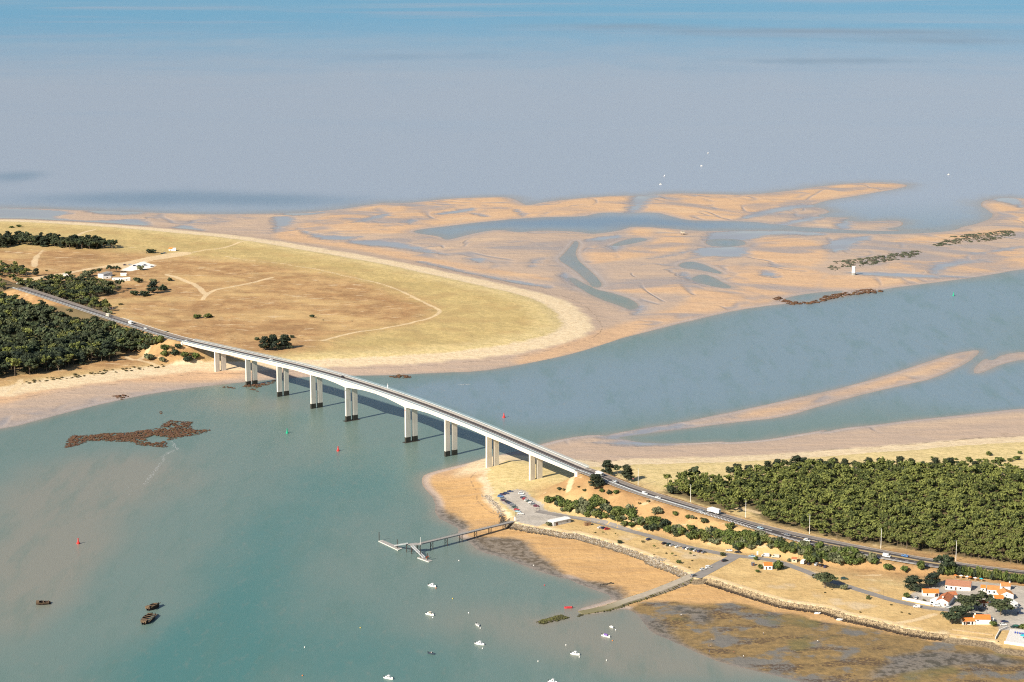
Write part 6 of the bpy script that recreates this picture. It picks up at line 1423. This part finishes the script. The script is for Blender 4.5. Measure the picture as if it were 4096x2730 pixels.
M_RIP = rock_mat('armour_stone', (.44, .335, .205), (.07, .05, .035), 2.6, 3.5); M_RIP2 = rock_mat('pale_pitching_stone', (.42, .36, .285), (.11, .09, .07), 2.1, 2.9)
M_REEF = rock_mat('brown_weedy_rock', (.145, .075, .045), (.06, .036, .026), .05, .3, (.10, .062, .028)); M_GREENR = rock_mat('green_weedy_rock', (.085, .10, .058), (.04, .05, .035), .05, .3, (.14, .11, .09)); M_SLIPW = rock_mat('green_weed_stone', (.13, .13, .045), (.05, .048, .022), .2, .8, (.07, .065, .03))
def revetment(line, a, b, n, m, lb, size=.62, seed=3, z0=1.6, z1=5.0, wid=5.2):
    rng = np.random.RandomState(seed); pl = resample(line[a:b], .5); T = np.gradient(pl, axis=0); T /= np.linalg.norm(T, axis=1)[:, None]; out = np.stack([T[:, 1], -T[:, 0]], 1)
    if (out.mean(0) @ np.array([0, 1])) > 0: out = -out
    i = rng.randint(0, len(pl), n); k = rng.rand(n); P = pl[i] + out[i] * (k * wid - .3)[:, None]
    zs = np.array([hz(*p_) + .12 for p_ in P]); V, Fc = rock_arrays(rng, P, zs, size, .75)
    o = empty('stone_revetment', (pl[len(pl) // 2][0], pl[len(pl) // 2][1], z0), 0, lb, 'revetment')
    s_ = lin_obj('stones', np_mesh('stones', V, Fc, [m], None, False), o); s_.matrix_parent_inverse = Matrix.Translation(-Vector(o.location)); s_['kind'] = 'stuff'
ia = len(p2((0, 0)) * 4) + 4 + 2
n_rev = len(rev_line)
i_slip = 11
revetment(rev_line, 0, i_slip, 2400, M_RIP2, 'pale stone revetment between the jetty and the slipway', .40, 3)
revetment(rev_line, i_slip + 1, n_rev - 5, 3400, M_RIP, 'rough boulder revetment between the slipway and the garden house', .50, 4)
sp = resample(W(p2((1400,105),(1470,170),(1530,230),(1580,300),(1610,350),(1590,390)), 2.6), .7); rg = np.random.RandomState(8)
sp = np.repeat(sp, 5, 0) + rg.randn(len(sp) * 5, 2) * 1.1
V, Fc = rock_arrays(rg, sp, [hz(*p_) + .1 for p_ in sp], .5, .7)
o = tag(lin_obj('boulder_bank', np_mesh('boulder_bank', V, Fc, [M_RIP2], None, False)), 'curved line of boulders on the sand below the car park', 'boulders', kind='stuff')
SL = W(p0((790,378),(600,445),(300,545),(0,622)) + p1((2200,675),(2000,710),(1830,735)), 2.5)
SLz = lambda k: 5.0 - 4.55 * k ** .85
slp = resample(smooth_line(SL, 2), 2.0); T = np.gradient(slp, axis=0); T /= np.linalg.norm(T, axis=1)[:, None]; Nn = np.stack([-T[:, 1], T[:, 0]], 1); Nn *= np.sign(Nn[:, 1])[:, None]
slip = empty('slipway', (slp[0][0], slp[0][1], 2.0), 0, 'long stone slipway running down from the shore road into the water', 'slipway')
V, Fc = [], []; prof = [(-4.6, -2.6), (-3.2, -.12), (-2.9, 0), (2.9, 0), (3.2, -.12), (4.6, -2.6)]
for i, p_ in enumerate(slp):
    z = SLz(i / (len(slp) - 1))
    for n_, dz in prof: V.append((p_[0] + Nn[i][0] * n_, p_[1] + Nn[i][1] * n_, z + dz))
for i in range(len(slp) - 1):
    for j in range(5): a = i * 6 + j; Fc.append((a, a + 1, a + 7, a + 6))
Fc.append(tuple(range(6))[::-1]); Fc.append(tuple(range(len(V) - 6, len(V))))
def slip_mat():
    g = NG('slipway_concrete'); z = g.t.nodes.new('ShaderNodeSeparateXYZ'); g.link(g.P, z.inputs[0]); n1 = g.noise(.4, 4)
    c = g.mix(g.ss(n1, .3, .7), (.42, .36, .28), (.34, .29, .22)); c = g.mix(g.ss(g.add(z.outputs[2], g.mul(n1, 1.0)), 2.6, 1.2), c, (.185, .165, .085))
    return g.done(c, .9)
part_at(slip, 'ramp', mesh_from('ramp', V, Fc, [slip_mat()]), None)
rg = np.random.RandomState(12)
for s_ in (-1, 1):
    P, zs = [], []
    for i in range(3, len(slp)):
        for _ in range(3): n_ = s_ * (3.3 + 1.5 * rg.rand()); P.append(slp[i] + Nn[i] * n_); zs.append(SLz(i / (len(slp) - 1)) - .1 - (abs(n_) - 3.1) * .8)
    V, Fc = rock_arrays(rg, P, zs, .42, .7)
    st = lin_obj('edge_stones', np_mesh('edge_stones', V, Fc, [M_SLIPW], None, False), slip); st.matrix_parent_inverse = Matrix.Translation(-Vector(slip.location)); st['kind'] = 'stuff'
def reef(polys_px, n, size, m, lb, seed, z=.1, flat=.45, name='rock_reef', zmax=.5, hole=None, gap=-.55):
    rg = np.random.RandomState(seed); poly = W(polys_px, .2); lo, hi = poly.min(0), poly.max(0); P = np.empty((0, 2))
    while len(P) < n: c_ = lo + (hi - lo) * rg.rand(n * 2, 2); P = np.vstack([P, c_[inside(c_, poly)]])
    P = P[:n]
    if hole: P = P[~inside(P, W(hole, .2))]
    P = P[lattice(P * np.array([1, .45]), 5.0, seed) + .6 * lattice(P, 2.2, seed + 1) > gap]; d = sdf_poly(P, poly, 30); zs = np.array([max(0.0, hz(*p_)) - .15 + z + min(zmax, max(0, dd) * .12) * (.5 + rg.rand()) for p_, dd in zip(P, d)])
    V, Fc = rock_arrays(rg, P, zs, size, flat)
    return tag(lin_obj(name, np_mesh(name, V, Fc, [m], None, False)), lb, 'rocks', kind='stuff')
reef(p4((620,515),(740,545),(780,430),(830,400),(1000,400),(1200,378),(1450,372),(1700,332),(1830,320),(1825,280),(1960,228),(2100,242),(2230,250),(2170,275),(2210,340),(2400,335),(2410,350),(2250,400),(2050,430),(1900,465),(1900,545),(1600,520),(1500,482),(1200,470),(1000,470),(930,505),(770,550)), 4200, .8, M_REEF, 'long brown weed-covered reef in the shallows off the island beach', 41, .02, .3, gap=-.7, hole=p4((1640,440),(1750,405),(1930,430),(1890,475),(1720,495)))
reef(p4((1800,140),(1835,132),(1870,150),(1830,156)), 14, .8, M_REEF, 'tiny isolated rock between reef and island beach', 42)
reef(p5((100,1060),(200,990),(500,960),(800,910),(1080,870),(1200,880),(1100,935),(900,975),(700,1020),(500,1050),(250,1062),(180,1110)), 900, 1.5, M_GREENR, 'green weedy reef beside the white beacon tower', 43, .05, .3, gap=-.25)
reef(p5((1250,820),(1450,740),(1500,710),(1800,670),(2100,640),(2230,645),(2230,700),(1950,760),(1600,790),(1400,815)), 850, 1.6, M_GREENR, 'dark green weedy reef farther out than the beacon tower', 44, .05, .3, gap=-.25)
reef(p6((1880,1055),(1940,1035),(2030,1070),(2200,1085)) + p5((60,1385),(300,1340),(550,1305),(700,1308),(750,1330),(600,1352),(350,1375),(200,1405),(50,1440)) + p6((2200,1095),(2040,1100)), 420, 1.5, M_REEF, 'thin brown rock ledge along the channel edge of the flats', 45, .1)
reef(q2((770,830),(960,815),(1140,775),(1145,800),(980,850),(900,870),(980,900),(940,905),(820,870)), 120, .95, M_REEF, 'dark rocks round the second bridge pier pair from the island', 46)
reef(q2((540,845),(600,840),(690,855),(690,868),(560,862)), 30, .8, M_REEF, 'small rocks in the shallows beside the second pier pair', 47)
reef(q3((310,155),(420,140),(550,150),(560,178),(450,188),(330,170)), 90, 1.0, M_REEF, 'low brown rocks off the far bank beyond the bridge', 48)
reef(q1((1270,1240),(1400,1225),(1500,1240),(1380,1285)), 60, .9, M_REEF, 'dark stony patch at the water edge of the island beach', 49)
reef(SLICK, 380, .55, M_SLIPW, 'green weedy mound of stones in line with the slipway end', 50, .3, .6, 'stone_mound', .8)
reef(p1((2050,455),(2200,435),(2210,448),(2060,472)), 40, .5, M_TIDE, 'dark weedy log of stones on the muddy beach', 51, .15, .5, 'stone_mound')
reef(p1((1790,815),(1840,790),(1860,800),(1810,822)), 26, .5, M_SLIPW, 'loose weedy stones off the slipway tip', 52, .0, .6, 'stone_mound')

# ------------------------------------------------------------------ beacon tower, far hut
bt_ = gp(p5((395,1142))[0], 0.5); o = empty('beacon_tower', bt_, .3, 'stout white octagonal beacon tower standing out on the sand flats', 'beacon'); 
def octa(r0, r1, z0, z1, n=8): return MB().add([(r0 * math.cos(6.283 * i / n), r0 * math.sin(6.283 * i / n), z0) for i in range(n)] + [(r1 * math.cos(6.283 * i / n), r1 * math.sin(6.283 * i / n), z1) for i in range(n)], [tuple(range(n))[::-1], tuple(range(n, 2 * n))] + [(i, (i + 1) % n, n + (i + 1) % n, n + i) for i in range(n)])
octa(2.75, 2.5, -1, 2.6).build('base', mat('grey_tower_base', (.33, .33, .31), .9), o); octa(2.45, 2.1, 2.6, 9.6).build('shaft', M_WHITE, o); octa(2.35, 2.35, 9.6, 10.1).build('cap', M_WHITE, o)
fh = gp(p6((1124,508))[0], .5); o = empty('shelter_hut', fh, .2, 'tiny pale hut on stilts far out on the sand flats', 'hut')
for x in (-1.7, 1.7):
    for y in (-1.2, 1.2): MB().bar((x, y, -.5), (x, y, 2.4), .16, 6).build('stilt', M_PILE, o)
w_ = MB().box(-2.2, 2.2, -1.7, 1.7, 2.2, 4.6).build('cabin', mat('beige_cabin', (.62, .54, .42), .8), o); MB().extrude_x([(-2.0, 4.6), (2.0, 4.6), (0, 5.6)], -2.4, 2.4).build('roof', M_GREYROOF, o)

# ------------------------------------------------------------------ boats, buoys, wrecks
def hull_mesh(L, Wd, H_, m, m2, depth=.25):
    secs = [(-.5, .82, .95, .10), (-.3, 1.0, .96, .0), (0, 1.0, 1.0, .0), (.25, .82, 1.08, .02), (.42, .42, 1.2, .12), (.5, .03, 1.3, .3)]; V, Fc = [], []
    for (t, w_, h, k) in secs:
        x = t * L; hw = Wd / 2 * w_
        V += [(x, -hw * .55, -depth + k * .6), (x, -hw * .9, .1), (x, -hw, H_ * h), (x, -hw * .86, H_ * h), (x, -hw * .8, H_ * .55), (x, hw * .8, H_ * .55), (x, hw * .86, H_ * h), (x, hw, H_ * h), (x, hw * .9, .1), (x, hw * .55, -depth + k * .6)]
    for i in range(len(secs) - 1):
        for j in range(10): a, b = i * 10 + j, i * 10 + (j + 1) % 10; Fc.append((a, b, b + 10, a + 10))
    Fc.append(tuple(range(10))[::-1]); Fc.append(tuple(range(len(V) - 10, len(V))))
    return mesh_from('hull', V, Fc, [m])
M_BOATW = mat('white_gelcoat', (.83, .82, .79), .3, .03, .8, spec=.5); M_WOOD = mat('varnished_wood', (.33, .16, .06), .5); M_MOTOR = mat('outboard_black', (.03, .03, .035), .4); M_RIB = mat('red_inflatable_tube', (.62, .05, .06), .6); M_TARP = mat('purple_tarpaulin', (.18, .10, .34), .7); M_DKBOAT = mat('dark_blue_hull', (.05, .07, .10), .4)
def boat(px, hd, L, lb, kind='cabin', hullm=None, top=None):
    x, y = unp(px, .3); o = empty('motor_boat' if kind != 'dinghy' else 'dinghy', (x, y, 0), hd, lb, 'boat', 'boats moored in the bay' if kind != 'rib' else None); Wd = L * .38; H_ = .62 + L * .045
    hm = hullm or M_BOATW; lin_obj('hull', hull_mesh(L, Wd, H_, hm, None), o)
    if kind == 'cabin':
        c_ = MB().add([(-.12 * L, -Wd * .32, H_ * .5), (.22 * L, -Wd * .30, H_ * .5), (.22 * L, Wd * .30, H_ * .5), (-.12 * L, Wd * .32, H_ * .5), (-.10 * L, -Wd * .28, H_ + 1.15), (.10 * L, -Wd * .26, H_ + 1.1), (.10 * L, Wd * .26, H_ + 1.1), (-.10 * L, Wd * .28, H_ + 1.15)], [(0,3,2,1),(4,5,6,7),(0,1,5,4),(1,2,6,5),(2,3,7,6),(3,0,4,7)]).build('cabin', top or M_BOATW, o)
        MB().box(-.07 * L, .07 * L, -Wd * .325, Wd * .325, H_ + .45, H_ + .9).build('side_window', M_GLASS, c_); MB().box(-.13 * L, .13 * L, -Wd * .34, Wd * .34, H_ + 1.12, H_ + 1.2).build('roof', top or M_BOATW, c_)
        MB().bar((-.02 * L, 0, H_ + 1.2), (-.02 * L, 0, H_ + 2.4), .03, 4).build('mast', M_GREYST, o)
    elif kind == 'open': MB().box(-.05 * L, .12 * L, -Wd * .15, Wd * .15, H_ * .5, H_ + .6).build('console', M_GREYST, o)
    elif kind == 'tarp': MB().extrude_x([(-Wd * .42, H_ * .9), (Wd * .42, H_ * .9), (Wd * .1, H_ + .9), (-Wd * .1, H_ + .9)], -.2 * L, .2 * L).build('tarpaulin', M_TARP, o)
    for t in ((-.2, .1) if kind == 'dinghy' else (-.25,)): MB().box(t * L - .15, t * L + .15, -Wd * .4, Wd * .4, H_ * .6, H_ * .68).build('thwart', M_WOOD, o)
    MB().box(-.5 * L - .35, -.5 * L + .02, -.16, .16, -.1, H_ + .45).build('outboard', M_MOTOR, o)
    return o
boat(p1((140,470))[0], -.65, 6.0, 'white cabin boat nearest the jetty pontoons'); boat(p1((115,795))[0], -.65, 6.0, 'white boat with a wooden wheelhouse below the first cabin boat', top=mat('cream_wheelhouse', (.70, .60, .48), .5))
boat(p1((658,915))[0], -1.2, 4.6, 'small white boat seen end-on in mid bay', 'open'); boat(p1((682,1132))[0], -.55, 6.2, 'white cabin boat right below the end-on boat'); boat(p1((130,1240))[0], -.6, 4.6, 'dark open boat lowest under the wheelhouse boat', 'open', M_DKBOAT)
boat(p1((1772,1248))[0], -.55, 5.8, 'white cabin boat in mid bay to seaward of the mud flats'); boat(p1((2122,1042))[0], -.7, 6.0, 'white boat under a purple tarpaulin', 'tarp'); boat(p1((2185,938))[0], -1.0, 3.2, 'tiny pale dinghy above the tarpaulin boat', 'dinghy')
rb_ = boat(p1((1690,718))[0], math.pi + .1, 5.0, 'red inflatable boat off the slipway tip', 'rib', M_RIB); boat(p1((1515,1566))[0], -.5, 5.6, 'white boat cut by the lower picture edge'); boat((893 * SC, 1559 * SC), -.55, 6.0, 'white cabin boat at the lower edge below the dark open boat')
boat(c5((1640,1365))[0], .9, 2.6, 'orange tender lying on the small pontoon', 'dinghy', mat('orange_tender', (.75, .13, .04), .6)).location.z = .72
def ball(px, r, m, lb, grp='mooring buoys in the bay'):
    x, y = unp(px, .1); o = empty('mooring_buoy', (x, y, 0), 0, lb, 'buoy', grp); V = ICO2 * r; lin_obj('float', mesh_from('float', V + np.array([0, 0, r * .45]), ICO2F, [m], True), o); MB().bar((0, 0, r * 1.3), (0, 0, r * 1.3 + .25), .06, 6).build('ring', M_STEEL, o)
M_YB = mat('yellow_buoy', (.70, .52, .10), .5); M_OB = mat('orange_buoy', (.72, .22, .06), .5)
for i, (px, m, w_) in enumerate([(p1((183,495))[0], M_OB, 'pale orange mooring buoy at the bow of the boat nearest the pontoons'), (p1((147,832))[0], M_WHITE, 'mooring buoy at the bow of the wheelhouse boat'), (p1((372,614))[0], M_YB, 'dull yellow buoy between the upper boats'), (p1((555,778))[0], M_WHITE, 'white buoy above the end-on boat'),
        (p1((688,952))[0], M_WHITE, 'white buoy just below the end-on boat'), (p1((713,1182))[0], M_WHITE, 'white buoy below the middle cabin boat'), (p1((445,180))[0], M_WHITE, 'white buoy off the small pontoon'), (p1((1665,1145))[0], M_WHITE, 'white buoy above the mid-bay cabin boat'), (p1((1818,1282))[0], M_WHITE, 'white buoy at the bow of the mid-bay cabin boat'),
        (p1((1347,1329))[0], M_WHITE, 'lone white buoy in the lower bay'), (p1((2195,1094))[0], M_OB, 'orange buoy below the tarpaulin boat'), (p1((2232,972))[0], M_WHITE, 'white buoy beside the tiny dinghy'), (p1((2128,1318))[0], M_WHITE, 'white buoy nearest the mud flats'), (p1((1295,236))[0], M_WHITE, 'white buoy stranded on the dark mud'),
        ((700 * SC, 1488 * SC), M_WHITE, 'single white buoy over the teal channel'), ((695 * SC, 1553 * SC), M_OB, 'orange buoy at the lower edge over the teal channel'), ((828 * SC, 1443 * SC), M_YB, 'yellow buoy in open water left of the moorings'), (p1((1420,462))[0], M_RIB, 'little red buoy off the golden beach')]):
    ball(px, .42, m, w_)
def nav_buoy(px, m, lb):
    x, y = unp(px, 0); o = empty('channel_buoy', (x, y, 0), 0, lb, 'buoy', 'channel marker buoys'); MB().bar((0, 0, -.4), (0, 0, .9), 1.25, 12, 1.15).build('float', m, o); MB().bar((0, 0, .9), (0, 0, 3.2), .75, 8, .28).build('tower', m, o); MB().bar((0, 0, 3.2), (0, 0, 4.0), .35, 8, .35).build('topmark', m, o)
M_RED = mat('red_buoy_paint', (.72, .05, .045), .5); M_GRN = mat('green_buoy_paint', (.02, .42, .24), .5)
nav_buoy((1158 * SC, 960 * SC), M_RED, 'red channel buoy on the sea side of the bridge'); nav_buoy((777 * SC, 1037 * SC), M_RED, 'red channel buoy on the bay side of the main span'); nav_buoy((180 * SC, 1250 * SC), M_RED, 'red channel buoy alone in the brown shallows'); nav_buoy((660 * SC, 996 * SC), M_GRN, 'green channel buoy on the bay side of the bridge'); nav_buoy((2191 * SC, 680 * SC), M_GRN, 'green channel buoy far up the channel')
M_RUST = mat('rusted_wreck_steel', (.05, .03, .022), .9, .2, .8, col2=(.022, .016, .013)); M_WEATH = mat('bleached_wreck_frame', (.17, .115, .07), .9, .15, 1.0)
def wreck(px, hd, L, Wd, H_, lb, frames, tip=0.0):
    x, y = unp(px, .4); o = empty('shipwreck', (x, y, 0), hd, lb, 'wreck'); o.rotation_euler = (tip, 0, hd); rg = np.random.RandomState(int(L * 10)); V, Fc = [], []; n = 9
    for i in range(n):
        t = -.5 + i / (n - 1); w_ = Wd / 2 * (1 - .75 * abs(t * 2) ** 2.4); h = H_ * (.75 + .45 * rg.rand())
        V += [(t * L, -w_ * .7, -1.2), (t * L, -w_, h), (t * L, -w_ * .86, h), (t * L, -w_ * .6, -.9), (t * L, w_ * .6, -.9), (t * L, w_ * .86, h * .8), (t * L, w_, h * .8), (t * L, w_ * .7, -1.2)]
    for i in range(n - 1):
        for j in range(8): a, b = i * 8 + j, i * 8 + (j + 1) % 8; Fc.append((a, b, b + 8, a + 8))
    Fc.append(tuple(range(8))[::-1]); Fc.append(tuple(range(len(V) - 8, len(V)))); lin_obj('hull', mesh_from('hull', V, Fc, [M_RUST]), o)
    for i in range(frames): t = -.34 + .68 * i / max(1, frames - 1); mb = MB().beam((t * L, -Wd * .46, H_ * .9), (t * L, Wd * .46, H_ * .85), .4, .3); mb.build('deck_beam', M_WEATH, o)
    MB().box(-.48 * L, -.28 * L, -Wd * .26, Wd * .26, H_ * .6, H_ * 1.35).build('bow_block', M_WEATH, o); MB().beam((-.4 * L, -Wd * .47, H_), (.4 * L, -Wd * .47, H_ * .95), .35, .35).build('gunwale', M_WEATH, o)
wreck(p3((495,668))[0], .15, 9.0, 4.6, 1.6, 'dark rusty wreck lying alone off the lower left shallows', 3, .12); wreck(p3((1745,715))[0], 1.15, 12.0, 6.0, 2.1, 'upper half of the broken wreck pair', 3, -.15); wreck(p3((1690,850))[0], 1.38, 19.0, 6.6, 1.9, 'lower and longer half of the broken wreck pair', 5, .12)
# far boats under way with their wakes
M_FOAM = mat('white_foam', (.55, .58, .58), .9)
for (x, y, hd, wl, lb) in ((1518, 424, 0.02, 0, 'small boat heading along the edge of the sand banks'), (1527, 405, 1.2, 0, 'tiny boat with a pale sail-like cabin off the sand banks'), (1627, 353, 1.3, 0, 'tiny boat farthest out on the open sea'), (1612, 382, 0.02, 0, 'tiny low boat in the middle of the open sea'), (2180, 402, .3, 0, 'small white boat far out beyond the sand spit')):
    o = boat((x * SC, y * SC), hd, 5.0, lb, 'cabin'); o['group'] = 'boats far out at sea'
    if wl: MB().add([(-4, -.6, .03), (-4, .6, .03), (-wl, 1.3, .03), (-wl, -1.3, .03)], [(0, 1, 2, 3)]).build('wake', M_FOAM, o)
# tide-race foam near the reef and below the bridge
def foam(lines, seed, lb, n, spread):
    rg = np.random.RandomState(seed); V, Fc = [], []
    for pl in lines:
        pl = resample(W(pl, 0), 1.0)
        for _ in range(n):
            p_ = pl[rg.randint(len(pl))] + rg.randn(2) * spread; l, w_ = .25 + .8 * rg.rand(), .08 + .2 * rg.rand(); a = rg.rand() * 3.14; b = len(V)
            ca, sa = math.cos(a), math.sin(a)
            for dx, dy in ((-l, 0), (0, -w_), (l, 0), (0, w_)): V.append((p_[0] + dx * ca - dy * sa, p_[1] + dx * sa + dy * ca, .035))
            Fc.append((b, b + 1, b + 2, b + 3))
    tag(lin_obj('foam', mesh_from('foam', V, Fc, [M_FOAM])), lb, 'foam', kind='stuff')
foam([p4((1960,480),(2020,560),(1900,620),(1860,640),(1870,700),(1800,760),(1750,840),(1690,910),(1650,960))], 61, 'thin line of white foam trailing from the brown reef', 320, .9)
foam([p4((1650,960),(1450,1080),(1250,1200))], 62, 'faint scattered foam farther along the reef current', 14, 3.0)
foam([q3((1110,258),(1160,255),(1215,252))], 63, 'patch of white broken water beyond the bridge', 60, .9); foam([q3((650,270),(850,300),(1000,270))], 64, 'flecks of foam in the tide race beyond the bridge', 22, 4.0)

# ------------------------------------------------------------------ people on the mud and the jetty
def person_mesh(top, legs, skin, hair, bend=.25):
    V = [(0, 0, .92), (0, .02, 1.15), (0, .05 + bend * .2, 1.42), (0, .06 + bend * .25, 1.52), (.19, .04 + bend * .2, 1.40), (.27, .10 + bend * .3, 1.13), (.25, .26 + bend * .3, .93), (-.19, .04 + bend * .2, 1.40), (-.27, .06 + bend * .2, 1.13), (-.25, .18 + bend * .2, .92),
         (.10, 0, .88), (.12, .04, .48), (.13, -.02, .07), (.13, .12, .03), (-.10, 0, .88), (-.12, -.02, .48), (-.13, -.10, .07), (-.13, .04, .03), (0, .09 + bend * .28, 1.60), (0, .10 + bend * .29, 1.70)]
    E = [(0, 1), (1, 2), (2, 3), (2, 4), (4, 5), (5, 6), (2, 7), (7, 8), (8, 9), (0, 10), (10, 11), (11, 12), (12, 13), (0, 14), (14, 15), (15, 16), (16, 17), (3, 18), (18, 19)]
    R = [.15, .15, .16, .065, .07, .05, .045, .07, .05, .045, .10, .075, .05, .05, .10, .075, .05, .05, .10, .09]
    me = bpy.data.meshes.new('body'); me.from_pydata(V, E, []); o = bpy.data.objects.new('tmp_body', me); COL.objects.link(o)
    md = o.modifiers.new('skin', 'SKIN'); sv = me.skin_vertices[0].data
    for i, r in enumerate(R): sv[i].radius = (r, r)
    sv[0].use_root = True; sd_ = o.modifiers.new('sub', 'SUBSURF'); sd_.levels = 1; sd_.render_levels = 1
    dg = bpy.context.evaluated_depsgraph_get(); m2 = bpy.data.meshes.new_from_object(o.evaluated_get(dg)); bpy.data.objects.remove(o); m2.name = 'person'
    for m in (top, legs, skin, hair): m2.materials.append(m)
    for p_ in m2.polygons:
        c_ = p_.center; p_.material_index = 1 if c_.z < .90 and abs(c_.x) < .22 and c_.y < .2 else 2 if (c_.z > 1.50 and c_.z < 1.68) or (abs(c_.x) > .2 and c_.z < 1.2) else 3 if c_.z >= 1.68 else 0
    return m2
M_SKIN = mat('skin', (.50, .31, .22), .6); M_HAIR = mat('dark_hair', (.05, .035, .025), .7)
PM = [person_mesh(mat('white_shirt', (.75, .74, .72), .8), mat('dark_trousers', (.05, .05, .07), .8), M_SKIN, M_HAIR, .3), person_mesh(mat('navy_jacket', (.05, .07, .14), .8), mat('grey_shorts', (.25, .25, .25), .8), M_SKIN, M_HAIR, .8), person_mesh(mat('red_shirt', (.5, .06, .06), .8), mat('dark_trousers', (.05, .05, .07), .8), M_SKIN, M_HAIR, .1)]
for i, (px, k, lb) in enumerate([(p0((640,818))[0], 0, 'person in a white top on the grey mud near the slipway'), (p0((992,1100))[0], 0, 'person in a white top standing above a group on the mud'), (p0((955,1165))[0], 1, 'person in dark clothes in the group on the mud'), (p0((980,1168))[0], 0, 'person in white bending in the group on the mud'),
        (p0((960,1232))[0], 1, 'person in dark clothes below the group on the mud'), (p0((1350,1290))[0], 0, 'person in white alone at the water edge of the mud'), (p0((1580,1028))[0], 0, 'person in white beside the weed bank on the mud'), (p0((2198,1115))[0], 0, 'person in white far along the mud flats'), (p0((1242,1242))[0], 2, 'person in red on the mud between group and water'), (q7((1400,760))[0], 1, 'person in dark clothes walking on the shore lane')]):
    p_ = gp(px); o = lin_obj('person', PM[k]); o.location = p_; o.rotation_euler = (0, 0, i * 1.3); tag(o, lb, 'person')
# small dinghies drawn up on the beach
for (px, hd, lb) in ((q7((235,862))[0], -.3, 'pale rowing boat drawn up under the boulder revetment'), (p0((2195,788))[0], -.1, 'upturned pale skiff on the beach below the revetment')):
    p_ = gp(px); o = boat(px, hd, 4.0, lb, 'dinghy'); o.location = (p_.x, p_.y, p_.z + .1); o['group'] = 'boats lying on the beach'
